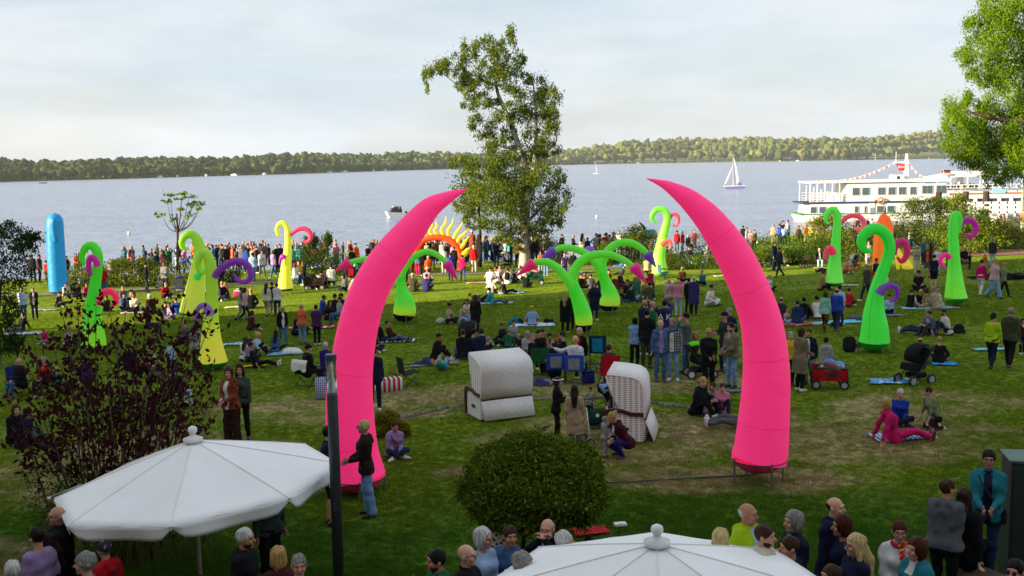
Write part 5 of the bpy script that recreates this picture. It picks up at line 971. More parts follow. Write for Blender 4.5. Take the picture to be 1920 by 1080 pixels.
for q in (
    (533, 664, 1.6, 1.2, .2, '#3f86a8', 'turquoise blanket edge under the long haired woman in blue', 'stripes', dict(c2='#7fb0c0', s=5, ax=1)),
    (745, 641, 1.9, .9, .05, '#c8c6c8', 'pale striped blanket under the magenta sweater sitter', 'stripes', dict(c2='#4a3a5a', s=6, ax=0)),
    (815, 683, 2.2, .9, .1, '#8a7f78', 'crumpled grey blanket beside the lying person in turquoise', 'cloth', {}),
    (905, 670, 1.8, .8, .2, '#77746e', 'grey blanket behind the left wicker chair', 'cloth', {}),
    (1000, 611, 2.4, 1.2, -.1, '#c3d3da', 'white and blue patterned blanket left of the front green sprout', 'dots', dict(c2='#2f86b4', s=4)),
    (850, 606, .8, .5, 0, '#c9c4bb', 'white cloth left of the kneeling beige sweater person', 'cloth', {}),
    (930, 569, 2.2, .9, -.1, '#9fb8c0', 'pale blue blanket under the reclining pair on the sunny lawn', 'cloth', {}),
    (960, 551, 1.8, .7, 0, '#5a8fc0', 'blue white blanket under the black clad sitter on the sunny lawn', 'stripes', dict(c2='#c8d0d8', s=4, ax=0)),
    (912, 531, 3.0, .9, 0, '#b48a80', 'rose coloured blanket under the four people in white', 'cloth', {}),
    (1178, 566, 1.6, .7, 0, '#24356a', 'dark blue blanket at the feet of the green jumper sitter', 'cloth', {}),
    (1266, 531, 1.8, .6, 0, '#3a5a70', 'dark patterned blanket beside the lone seated child', 'dots', dict(c2='#9ab0b8', s=5)),
    (1351, 519, 1.0, .5, .1, '#c8c2b8', 'cream cloth heap by the right pink horn in the sun', 'cloth', {}),
    (1497, 609, 2.2, 1.2, .1, '#a01f38', 'crimson patterned blanket under the seated family right of the horn', 'dots', dict(c2='#d0b0b0', s=6)),
    (1565, 606, 2.6, 1.0, .1, '#6cc0da', 'light turquoise blanket behind the floral trousers', 'cloth', {}),
    (1620, 597, 1.8, .8, .1, '#44486a', 'dusky violet blanket left of the big green tentacle', 'cloth', {}),
    (1670, 594, 1.2, .5, 0, '#6a6f8a', 'narrow grey violet blanket right of the big green tentacle', 'cloth', {}),
    (1740, 578, 3.2, 1.1, .05, '#79aeba', 'aqua blanket under the five huddled picnickers', 'cloth', {}),
    (1590, 536, 1.4, .6, 0, '#bcb9b4', 'white cloth bundle at the base of the upright green tentacle', 'cloth', {}),
    (1770, 684, 1.0, .7, -.15, '#2f8fe0', 'bright blue mat under the blond sitter in black', 'cloth', {}),
    (1674, 719, 1.7, .9, -.2, '#4f8fc4', 'blue patterned towel lying alone on the lawn', 'dots', dict(c2='#c8d8e0', s=5)),
    (1858, 657, 1.5, .5, 0, '#6fb8c4', 'turquoise mat behind the walker in lime', 'cloth', {}),
    (1690, 822, 1.8, 1.0, .1, '#3b62a8', 'blue striped blanket under the woman in magenta', 'stripes', dict(c2='#b8c4d8', s=9, ax=0)),
    (430, 646, 1.4, .7, .3, '#4aa8d4', 'light blue striped towel right of the yellow green tentacle', 'stripes', dict(c2='#d4e4ea', s=5, ax=0)),
    (478, 690, 1.0, .5, .1, '#d0a818', 'yellow mat under the black clad sitter with green shoes', 'cloth', {}),
    (40, 628, 2.4, 1.0, 0, '#b8bcc4', 'white patterned blanket under the man in black at the left', 'dots', dict(c2='#555a6a', s=3)),
    (445, 577, 1.6, .7, .1, '#c9b9a8', 'cream blanket under the black dressed sitter behind the walking girls', 'cloth', {}),
    (585, 617, 2.6, .7, .05, '#b03848', 'red patterned blanket behind the coral jacket', 'dots', dict(c2='#d8c8c8', s=4)),
    (1370, 735, 1.0, .4, 0, '#6a6f7c', 'grey towel under the man resting against the right horn', 'cloth', {}),
    (1107, 1000, .8, .5, .2, '#a8202c', 'red blanket under the reclining person below the round shrub', 'cloth', {}),
    (1550, 503, 2.2, .6, 0, '#b89458', 'sandy mat beside the white haired woman', 'cloth', {}),
    (265, 588, 2.4, 1.0, 0, '#a89098', 'pale pink blanket under the group with the white haired man', 'dots', dict(c2='#c8c0c0', s=4)),
    (85, 583, 1.8, .5, 0, '#8f87a4', 'violet white blanket behind the standing pair at the left', 'dots', dict(c2='#d0ccd8', s=4)),
    (1095, 512, 1.6, .5, 0, '#4a78a8', 'blue and white blanket behind the green sprouts', 'dots', dict(c2='#d0d4d8', s=5)),
): blanket(*q[:7], q[7], **q[8])
def bag(px, py, w, h, c, lab, kind='tote', dz=0, accent=None, cat='bag', lift=0):
    g, t = ground(px, py); g.z += lift; r = thing({'tote': 'tote_bag', 'pack': 'backpack', 'cool': 'cool_bag', 'heap': 'clothes_heap'}[kind], lab, cat, g, dz); m = mat(c, 'cloth') if not isinstance(c, bpy.types.Material) else c
    if kind == 'pack':
        MB().box((0, 0, h*.5), (w, w*.55, h), bev=w*.22).build('body', m, r, True); MB().box((0, -w*.33, h*.33), (w*.75, w*.18, h*.45), bev=w*.08).build('pocket', m, r, True); MB().tube([(-.05, 0, h), (-.03, 0, h+.05), (.03, 0, h+.05), (.05, 0, h)], .012, 6).build('grab_handle', mat(accent or '#101114', 'cloth'), r, True)
        for s in (-1, 1): MB().tube([(s*w*.28, w*.25, h*.9), (s*w*.3, w*.42, h*.6), (s*w*.3, w*.3, h*.12)], .022, 6).build('strap', m, r, True)
    elif kind == 'heap':
        V = IV*np.array((w*.5, w*.32, h)); V[:, 2] = np.maximum(V[:, 2], 0); q = np.random.default_rng(px); V = V*(1+.22*np.sin(V@(q.normal(size=3)*14)+1)+.15*np.sin(V@(q.normal(size=3)*22)))[:, None]; link('cloth', mesh_np('cloth', V, IF, [m]), r)
        if accent: V2 = V*np.array((.5, .6, .8))+np.array((w*.25, -w*.12, .02)); link('cloth', mesh_np('cloth', V2, IF, [mat(accent, 'cloth')]), r)
    else:
        MB().box((0, 0, h*.5), (w, w*.6, h), bev=.03).build('body', m, r, True)
        for s in (-1, 1): MB().tube([(-w*.25, s*w*.28, h*.95), (-w*.2, s*w*.2, h+.12), (w*.2, s*w*.2, h+.12), (w*.25, s*w*.28, h*.95)], .012, 6).build('handle', mat(accent or '#22242a', 'cloth'), r, True)
        if kind == 'cool': MB().box((0, 0, h+.015), (w*1.02, w*.62, .04), bev=.015).build('lid', mat(accent or '#1b2a6a', 'cloth'), r)
bag(1040, 708, .42, .55, '#15161a', 'black rounded backpack standing behind the blue camp chairs', 'pack', accent='#c0c0c4')
bag(1103, 718, .38, .34, '#1c2a72', 'blue cool bag on the dry grass beside the red camp chair', 'cool')
bag(735, 733, .62, .4, mat('#c8c6c6', 'vstripes', c2='#b01f2c', s=7.0), 'red and white striped beach bag by the empty camp chair', 'tote', .3)
bag(711, 733, .4, .32, mat('#c8c6c6', 'vstripes', c2='#232c58', s=12.0), 'navy and white striped bag left of the red striped one', 'heap')
bag(606, 747, .40, .62, mat('#c9ccd8', 'check', c2='#2a3f9c', s=18.0), 'blue and white checked shopping bag next to the lamp post', 'tote')
bag(1302, 497, .5, .5, '#8ed01e', 'lime green shopping bag between the two seated men', 'tote')
bag(1797, 624, .48, .26, '#191a1c', 'black bag beside the man in the white shirt', 'heap')
bag(1592, 660, .42, .52, '#1b1e24', 'dark backpack on the grass left of the big green tentacle', 'pack')
bag(827, 605, .4, .2, '#cfcac2', 'white bag left of the beige sweater person', 'heap')
bag(549, 664, .7, .24, '#d2d2d4', 'white plastic bag beside the long haired woman', 'heap', accent='#d8d8da')
bag(1018, 722, .6, .22, '#4b3f78', 'grey violet jacket heap right of the left wicker chair', 'heap', accent='#8a8a92')
bag(1030, 608, .5, .22, '#17181b', 'black bag with white print on the patterned blanket', 'heap')
bag(968, 609, .7, .28, '#10657c', 'teal clothes heap on the patterned blanket', 'heap', accent='#15161a')
bag(1306, 782, .3, .34, '#141518', 'black tote held by the ponytail woman near the right horn', 'tote')
bag(447, 556, .45, .3, '#b02458', 'pink child carrier basket by the seated blond woman', 'cool', accent='#c8c0c4')
bag(800, 684, .8, .2, '#20305c', 'navy jacket heap left of the lying person in turquoise', 'heap', accent='#b05a20')
bag(1605, 650, .9, .1, '#1b1d22', 'flat black jacket spread on the grass left of the big tentacle', 'heap')
bag(1475, 672, .5, .2, '#1a1b1e', 'black bag at the right horn edge beside the seated family', 'heap')
bag(1210, 555, .5, .25, '#1a1b20', 'black bag left of the sunny seated child', 'heap')
bag(1165, 500, .9, .2, '#3a6fb0', 'blue and white jacket heap behind the purple cone', 'heap', accent='#d0d4d8')
bag(1570, 612+0, .5, .2, '#1b1c20', 'black shoulder bag behind the walker in cobalt blue', 'heap')
bag(1877, 522, 3.0, .3, '#101114', 'black collapsed tent lying at the right edge of the lawn', 'heap')
def wheel(mb_parent, c, r, m=None, hub='#9a9a9c'):
    w = MB().tube([(c[0], c[1]-.025, c[2]), (c[0], c[1]+.025, c[2])], r, 16).build('wheel', m or DARK, mb_parent); MB().tube([(c[0], c[1]-.03, c[2]), (c[0], c[1]+.03, c[2])], r*.62, 12).build('rim', mat(hub, 'plain', .4), w)
def wagon(px, py, rz, c, lab, load, sc=1.0):
    g, t = ground(px, py); r = thing('pull_wagon', lab, 'wagon', g, rz, 'folding pull wagons'); r.scale = (sc,)*3; C = mat(c, 'cloth')
    MB().box((0, -.27, .42), (.92, .02, .36)).build('side_panel', C, r); MB().box((0, .27, .42), (.92, .02, .36)).build('side_panel', C, r); MB().box((-.46, 0, .42), (.02, .54, .36)).build('end_panel', C, r); MB().box((.46, 0, .42), (.02, .54, .36)).build('end_panel', C, r); MB().box((0, 0, .25), (.9, .52, .02)).build('floor_panel', C, r)
    f = MB()
    for x in (-.47, .47):
        for y in (-.29, .29): f.tube([(x, y, .18), (x, y, .64)], .014, 6)
    for y in (-.29, .29): f.tube([(-.47, y, .61), (.47, y, .61)], .014, 6); f.tube([(-.47, y, .22), (0, y, .58)], .010, 5); f.tube([(.47, y, .22), (0, y, .58)], .010, 5)
    f.tube([(-.5, -.2, .25), (-.62, -.2, .95), (-.62, .2, .95), (-.5, .2, .25)], .016, 6); f.build('frame', DARK, r, True)
    MB().box((.05, -.29, .40), (.18, .03, .12)).build('side_pocket', DARK, r)
    for x in (-.38, .38):
        for y in (-.27, .27): wheel(r, (x, y, .13), .13)
    for i, (cc, x, y, w_, h) in enumerate(load):
        V = IV*np.array((w_, .22, h)); V = V*(1+.2*np.sin(V@np.array((13, 9, 17.))+i))[:, None]+np.array((x, y, .58)); o = link('bundle', mesh_np('bundle', V, IF, [mat(*cc) if not isinstance(cc, bpy.types.Material) else cc]), None, g, (0, 0, rz)); o.scale = (sc,)*3
        tag(o, lab.split(' wagon')[0]+' wagon load: '+['folded blanket on top', 'soft bundle in front', 'dark jacket at the end'][i], 'bundle')
wagon(1555, 727, R(-12), '#a5161c', 'red wagon on the lawn right of the right pink horn', [(mat('#5f8fd0', 'dots', c2='#d8c84a', s=7.0), .12, .05, .36, .22), (('#7a4a42', 'cloth'), .05, -.12, .3, .16)])
wagon(590, 543, R(5), '#33201d', 'dark brown wagon beside the lemon yellow tentacle', [(('#1b1c20', 'cloth'), -.2, 0, .3, .2), (('#8c8a86', 'cloth'), .25, 0, .2, .14)], 1.15)
wagon(1000, 534, R(0), '#1d4a36', 'dark green wagon beneath the pink cone tip in the sun', [(('#8fd0a8', 'cloth'), -.35, -.2, .2, .16), (('#b07050', 'cloth'), .1, 0, .25, .12)], 1.2)
def stroller(px, py, rz, c, hood, lab, sc=1.0, hooddots=None, cat='stroller', rim='#9a9a9c'):
    g, t = ground(px, py); r = thing('stroller', lab, cat, g, rz, 'strollers on the lawn'); r.scale = (sc,)*3; C = mat(c, 'cloth'); H = mat(hood, 'cloth') if hooddots is None else hooddots
    f = MB()
    for y in (-.24, .24): f.tube([(-.34, y, .16), (.0, y, .46), (.42, y, 1.0)], .014, 6); f.tube([(.32, y, .16), (0, y, .46)], .014, 6)
    f.tube([(.42, -.24, 1.0), (.48, -.2, 1.04), (.48, .2, 1.04), (.42, .24, 1.0)], .018, 6); f.tube([(-.34, -.24, .16), (-.34, .24, .16)], .012, 5); f.tube([(.32, -.24, .16), (.32, .24, .16)], .012, 5); f.build('frame', DARK, r, True)
    MB().prism([(-.36, .42), (-.30, .60), (.05, .55), (.22, .98), (.32, .98), (.16, .44), (-.1, .38)], 'y', -.2, .2).build('seat', C, r); MB().box((.03, 0, .26), (.46, .4, .14), bev=.04).build('basket', C, r)
    V = []; n = 9
    for i in range(n):
        a = R(-15)+R(140)*i/(n-1)
        for y in np.linspace(-.23, .23, 7): k = math.sqrt(max(0, 1-(y/.26)**2))*.12; V.append((.14-(.26+k)*math.cos(a)*1.0+.0, y, .74+(.24+k)*math.sin(a)))
    o = link('hood', mesh_np('hood', V, [(i*7+j, i*7+j+1, (i+1)*7+j+1, (i+1)*7+j) for i in range(n-1) for j in range(6)], [H]), r); o.modifiers.new('t', 'SOLIDIFY').thickness = .015
    for x in (-.34, .32):
        for y in (-.27, .27): wheel(r, (x, y, .15), .15, None, rim)
stroller(1715, 720, R(25), '#15161a', '#15161a', 'black stroller with brown hood standing behind the seated couple on the right', 1.05)
stroller(876, 668, R(80), '#17181c', '#1b1c20', 'black stroller beside the seated people left of the wicker chair', 1.1)
stroller(337, 553, R(-75), '#7b7d84', '#4a3590', 'grey stroller with round purple hood near the young tree', 1.0)
stroller(304, 540, R(8), '#5a5c64', '#5f626a', 'low grey stroller pushed by the man in striped grey', .8)
stroller(950, 503, R(190), '#23252a', '#8a8d92', 'dark stroller with pale grey hood in front of the birch crowd', 1.0)
stroller(1312, 708, R(185), '#131417', '#131417', 'black stroller with lime green trim behind the woman in black', 1.0, mat('#131417', 'stripes', c2='#62c81e', s=2.2), rim='#c4c4c8')
stroller(1418, 692, R(170), '#131417', '#17181b', 'black stroller half hidden by the right pink horn', .8)
stroller(1600, 503, R(20), '#3a4044', '#40474c', 'grey white stroller in the shade by the dark shrub', .8)
stroller(560, 515, R(-40), '#1a1b1f', '#1d1e23', 'black stroller behind the brown wagon', .95)
def tipped_stroller():
    g, t = ground(985, 838); r = thing('stroller', 'folded plum coloured stroller lying behind the round shrub', 'stroller', g, R(-8)); f = MB()
    f.tube([(-.5, -.15, .1), (-.1, -.15, .18), (.45, -.1, .46), (.55, 0, .5), (.45, .1, .46), (-.1, .15, .18), (-.5, .15, .1)], .016, 6).tube([(-.4, -.1, .05), (.35, -.05, .22)], .014, 6).build('frame', DARK, r, True)
    MB().prism([(-.55, .05), (-.35, .3), (-.05, .3), (.2, .1), (0, .04)], 'y', -.2, .2).build('seat', mat('#38262f', 'cloth'), r)
    for y in (-.2, .2): wheel(r, (-.5, y, .1), .1)
tipped_stroller()
def camp_chair(px, py, rz, c, lab, c2=None, high=.9, drape=None):
    g, t = ground(px, py); r = thing('camp_chair', lab, 'chair', g, rz, 'folding camp chairs'); C = mat(c, 'cloth'); f = MB()
    for s in (-1, 1): f.tube([(s*.28, -.22, 0), (s*.26, .24, .44)], .012, 6); f.tube([(s*.28, .26, 0), (s*.26, -.2, .44)], .012, 6); f.tube([(s*.27, .22, .3), (s*.28, .30, high)], .012, 6); f.tube([(s*.29, -.22, .42), (s*.29, -.22, .6), (s*.29, .28, .64)], .012, 6)
    f.tube([(-.28, -.22, .02), (.26, .24, .02)], .010, 5); f.tube([(.28, -.22, .02), (-.26, .24, .02)], .010, 5); f.build('frame', DARK, r, True)
    MB().prism([(-.24, .45), (.0, .41), (.24, .40), (.24, .42), (0, .43), (-.24, .47)], 'x', -.26, .26).build('seat', C, r); MB().prism([(.22, .40), (.30, high), (.32, high), (.25, .40)], 'x', -.27, .27).build('backrest', C, r)
    if c2: MB().prism([(.262, .46), (.318, high-.1), (.334, high-.1), (.278, .46)], 'x', -.17, .17).build('back_panel', mat(c2, 'cloth'), r)
    for s in (-1, 1): MB().box((s*.29, .03, .625), (.06, .46, .025)).build('armrest', DARK, r)
    if drape:
        V = []; 
        for i in range(9):
            for j, (y, z) in enumerate(((.16, high-.32), (.27, high-.04), (.33, high+.03), (.38, high-.1), (.40, high-.3-.04*math.sin(i*1.3)))): V.append((-.3+.6*i/8, y+.01*math.sin(i*2), z))
        link('draped_cloth', mesh_np('draped_cloth', V, [(i*5+j, i*5+j+1, (i+1)*5+j+1, (i+1)*5+j) for i in range(8) for j in range(4)], [mat(drape, 'cloth')]), r)
    return r
camp_chair(577, 724, R(150), '#17181b', 'black camp chair with a white cloth over its back', None, .85, '#cfccc6')
camp_chair(768, 724, R(115), '#1b2a22', 'empty dark green camp chair behind the red striped bag')
camp_chair(1042, 714, R(180), '#2146b4', 'left one of the two blue and grey camp chairs', '#8a8c90', .9)
camp_chair(1078, 718, R(172), '#2a55c8', 'right one of the two blue and grey camp chairs', '#8e9094', .9)
camp_chair(1140, 727, R(190), '#b01422', 'red camp chair between the blue chairs and the sideways wicker chair', None, 1.0)
camp_chair(1008, 703, R(195), '#1d5a2c', 'green camp chair right behind the left wicker chair')
camp_chair(622, 540, R(170), '#1d2648', 'navy camp chair near the brown wagon', None, 1.0)
camp_chair(659, 530, R(185), '#16161a', 'camp chair with black red and gold back near the left pink horn', '#b0161e', 1.0)
camp_chair(1164, 556, R(110), '#7a1424', 'dark red camp chair of the white haired man')
camp_chair(1193, 560, R(150), '#2f7a68', 'sea green camp chair in the circle of the sunny sitters')
camp_chair(1245, 525, R(100), '#3a5a78', 'blue grey camp chair behind the shore tentacle')
camp_chair(555, 545, R(-100), '#234a3a', 'dark green camp chair of the red haired woman in white')
camp_chair(1285, 498, R(10), '#2a2d34', 'dark camp chair of the man with grey cap by the hedge')
camp_chair(1327, 498, R(-10), '#2e3138', 'dark camp chair of the man in camouflage by the hedge')
camp_chair(40, 742, R(75), '#1c2c66', 'blue camp chair of the grey haired man at the left edge')
camp_chair(1122, 683, R(170), '#1a3c50', 'dark camp chair with blue stripe hung with jackets behind the red one', '#1f86b8', 1.0)
def rollator():
    g, t = ground(1122, 832); r = thing('rollator', 'dark green walking frame with white tubes left of the sideways wicker chair', 'rollator', g, R(15)); f = MB()
    for s in (-1, 1): f.tube([(s*.27, -.22, .1), (s*.25, .1, .85)], .014, 6); f.tube([(s*.27, .3, .1), (s*.25, .1, .6)], .014, 6)
    f.build('frame', mat('#c9c9c8', 'plain', .4), r, True); f = MB(); 
    f.tube([(-.25, .1, .85), (-.25, .32, 1.0), (.25, .32, 1.0), (.25, .1, .85)], .018, 6).build('handle_bar', DARK, r, True)
    MB().box((0, .12, .62), (.46, .12, .36), bev=.04).build('bag', mat('#1d4334', 'cloth'), r, True); MB().tube([(.0, .055, .66), (.0, .045, .66)], .045, 12).build('badge', WHITE, r); MB().box((0, -.02, .42), (.46, .3, .05), bev=.015).build('seat', DARK, r)
    for x in (-.27, .27):
        for y in (-.22, .3): wheel(r, (x, y, .1), .1)
rollator()
def walker_chair():
    g, t = ground(1515, 502); r = thing('wheeled_walker', 'folded beige backed walking frame next to the white haired woman', 'rollator', g, R(20)); f = MB()
    for s in (-1, 1): f.tube([(s*.3, -.2, .1), (s*.3, .15, 1.0)], .02, 6); f.tube([(s*.3, .3, .1), (s*.3, .1, .6)], .02, 6)
    f.build('frame', DARK, r, True); MB().box((0, .12, .62), (.58, .06, .3), bev=.02).build('seat_back', mat('#9a7f62', 'cloth'), r)
    for x in (-.3, .3):
        for y in (-.2, .3): wheel(r, (x, y, .13), .13, None, '#c9b88a')
walker_chair()
def guest_table():
    b, t = at(955, 1090, 12.9); b.z = TZ; r = thing('beer_table', 'table with glasses among the guests below the round shrub', 'table', b, R(5)); W_ = mat('#2b2421', 'bark', s=7, c2='#1d1815')
    for i in range(6): MB().box((0, -.35+i*.14, .74), (1.5, .132, .035), bev=.006).build('plank', W_, r)
    for s in (-1, 1):
        for y in (-.3, .3): MB().tube([(s*.62, y, 0), (s*.58, y, .72)], .025, 6).build('leg', DARK, r)
    def on(nm, lab, cat, x, y, prof, m, extra=None):
        o = thing(nm, lab, cat, b+Vector((x, y, .76))); MB().lathe(prof, n=16).build('body', m, o, True)
        if extra: extra(o)
        return o
    on('goblet', 'white stemmed goblet on the table before the white bob woman', 'glass', -.02, .18, [(.045, 0), (.012, .01), (.009, .11), (.045, .16), (.052, .21), (.042, .26), (.038, .26), (.046, .2), (.01, .13)], mat('#d8d8dc', 'plain', .25))
    on('steel_flask', 'steel thermos flask on the guest table', 'flask', .10, .02, [(.04, 0), (.042, .2), (.03, .23), (.028, .27), (.001, .275)], STEEL)
    on('drink_cup', 'lavender drinking cup beside the steel flask', 'cup', -.10, .0, [(.03, 0), (.04, .13), (.036, .13), (.028, .01)], mat('#8a86c8', 'plain', .3))
    on('paper_cup', 'white paper cup at the right end of the guest table', 'cup', .32, .1, [(.03, 0), (.042, .14), (.038, .14), (.028, .01)], WHITE)
    on('snack_bowl', 'small brown snack bowl on the guest table', 'bowl', .2, .2, [(.04, 0), (.08, .05), (.075, .05), (.035, .01)], mat('#8a5a34', 'plain', .4))
guest_table()
# ------------------------------------------------------------------ people: one continuous body surface from joints, clothes as fitted shells
class Grid:
    def __init__(s, lo, hi, h, fine=()):
        s.ax = []
        for i in range(3):
            pts = list(np.arange(lo[i], hi[i]+h, h))
            for flo, fhi, fh in fine:
                pts = [p for p in pts if not (flo[i]-fh*.6 < p < fhi[i]+fh*.6)]+list(np.arange(flo[i], fhi[i]+fh*.5, fh))
            pts = np.unique(np.round(np.array(sorted(pts)), 5)); k = np.concatenate([[True], np.diff(pts) > .0035]); s.ax.append(pts[k])
        s.F = np.full([len(a) for a in s.ax], .12, np.float32)
    def sl(s, lo, hi, m):
        r = []
        for i in range(3):
            a = max(0, np.searchsorted(s.ax[i], lo[i]-m)-1); b = min(len(s.ax[i]), np.searchsorted(s.ax[i], hi[i]+m)+1)
            if b <= a: return None
            r.append(slice(a, b))
        return tuple(r)
    def apply(s, lo, hi, m, fn, k, op='u'):
        q = s.sl(np.asarray(lo), np.asarray(hi), m+k)
        if q is None: return
        X = s.ax[0][q[0]][:, None, None]; Y = s.ax[1][q[1]][None, :, None]; Z = s.ax[2][q[2]][None, None, :]
        d = fn(X, Y, Z); F = s.F[q]
        if op == 'u': h = np.maximum(k-np.abs(F-d), 0)/k; s.F[q] = np.minimum(F, d)-h*h*k*.25
        elif op == 's': h = np.maximum(k-np.abs(F+d), 0)/k; s.F[q] = np.maximum(F, -d)+h*h*k*.25
        else: s.F[q] = np.maximum(F, d)
    def cap(s, a, b, ra, rb, k=.03):
        a = np.asarray(a, float); b = np.asarray(b, float); ba = b-a; L2 = float(ba@ba)+1e-9
        def fn(X, Y, Z):
            px, py, pz = X-a[0], Y-a[1], Z-a[2]; t = np.clip((px*ba[0]+py*ba[1]+pz*ba[2])/L2, 0, 1)
            return np.sqrt((px-t*ba[0])**2+(py-t*ba[1])**2+(pz-t*ba[2])**2)-(ra+(rb-ra)*t)
        r = max(ra, rb); s.apply(np.minimum(a, b)-r, np.maximum(a, b)+r, .05, fn, k)
    def ell(s, c, r, M, k=.02, op='u'):
        """ellipsoid with radii r in the frame M (columns = axes)"""
        c = np.asarray(c); r = np.asarray(r); R_ = r.max(); mn = r.min()
        def fn(X, Y, Z):
            px, py, pz = X-c[0], Y-c[1], Z-c[2]; u = (px*M[0, 0]+py*M[1, 0]+pz*M[2, 0])/r[0]; v = (px*M[0, 1]+py*M[1, 1]+pz*M[2, 1])/r[1]; w = (px*M[0, 2]+py*M[1, 2]+pz*M[2, 2])/r[2]
            n = np.sqrt(u*u+v*v+w*w); return (n-1)*mn*1.0+ (0 if mn == R_ else 0)
        s.apply(c-R_, c+R_, .04, fn, k, op)
    def plane(s, c, n, keep_above=True):
        c = np.asarray(c); n = np.asarray(n); n = n/np.linalg.norm(n)
        X = s.ax[0][:, None, None]; Y = s.ax[1][None, :, None]; Z = s.ax[2][None, None, :]
        d = (X-c[0])*n[0]+(Y-c[1])*n[1]+(Z-c[2])*n[2]; s.F = np.maximum(s.F, -d if keep_above else d)
    def wrinkle(s, a, seed):
        X = s.ax[0][:, None, None]; Y = s.ax[1][None, :, None]; Z = s.ax[2][None, None, :]
        s.F = s.F+a*(np.sin(34*Z+9*X+11*Y+seed)+.7*np.sin(21*Z-26*X+17*Y+2.3*seed)+.5*np.sin(48*X+30*Z-13*Y))
    def mesh(s):
        F = s.F; xs, ys, zs = s.ax; F[0], F[-1], F[:, 0], F[:, -1], F[:, :, 0], F[:, :, -1] = (np.maximum(f, .004) for f in (F[0], F[-1], F[:, 0], F[:, -1], F[:, :, 0], F[:, :, -1]))
        nx, ny, nz_ = F.shape; ids = []; pos = []; quads = []
        for ax in range(3):
            A = np.moveaxis(F, ax, 0); I = np.nonzero((A[:-1] < 0) != (A[1:] < 0)); f0 = A[I]; f1 = A[(I[0]+1, I[1], I[2])]; t = f0/(f0-f1)
            if ax == 0: i, j, k = I; P = np.stack([xs[i]+t*(xs[i+1]-xs[i]), ys[j], zs[k]], 1)
            elif ax == 1: j, i, k = I; P = np.stack([xs[i], ys[j]+t*(ys[j+1]-ys[j]), zs[k]], 1)
            else: k, i, j = I; P = np.stack([xs[i], ys[j], zs[k]+t*(zs[k+1]-zs[k])], 1)
            o = {0: ((0, 0, 0), (0, -1, 0), (0, -1, -1), (0, 0, -1)), 1: ((0, 0, 0), (0, 0, -1), (-1, 0, -1), (-1, 0, 0)), 2: ((0, 0, 0), (-1, 0, 0), (-1, -1, 0), (0, -1, 0))}[ax]
            q = np.stack([((i+a)*ny+(j+b))*nz_+(k+c) for a, b, c in o], 1); flip = f0 >= 0; q[flip] = q[flip][:, ::-1]
            # outside is positive: faces turn outwards
            quads.append(q); ids.append(q.ravel()); pos.append(np.repeat(P, 4, 0))
        ids = np.concatenate(ids); pos = np.concatenate(pos); Q = np.concatenate(quads); u, inv = np.unique(ids, return_inverse=True); n = np.bincount(inv)
        V = np.stack([np.bincount(inv, pos[:, a])/n for a in range(3)], 1); return V, inv.reshape(-1, 4) if False else np.searchsorted(u, Q)
def rotx(a): c, s = math.cos(a), math.sin(a); return np.array(((1, 0, 0), (0, c, -s), (0, s, c)))
def rotz(a): c, s = math.cos(a), math.sin(a); return np.array(((c, -s, 0), (s, c, 0), (0, 0, 1.)))
def ik(a, b, l1, l2, pole):
    a, b, pole = np.asarray(a, float), np.asarray(b, float), np.asarray(pole, float); d = b-a; D = np.linalg.norm(d)+1e-9; u = d/D; D2 = min(D, (l1+l2)*.998); D2 = max(D2, abs(l1-l2)+.02)
    x = (l1*l1-l2*l2+D2*D2)/(2*D2); h = math.sqrt(max(0, l1*l1-x*x)); p = pole-u*(pole@u); p /= np.linalg.norm(p)+1e-9
    return a+u*x+p*h, a+u*D2
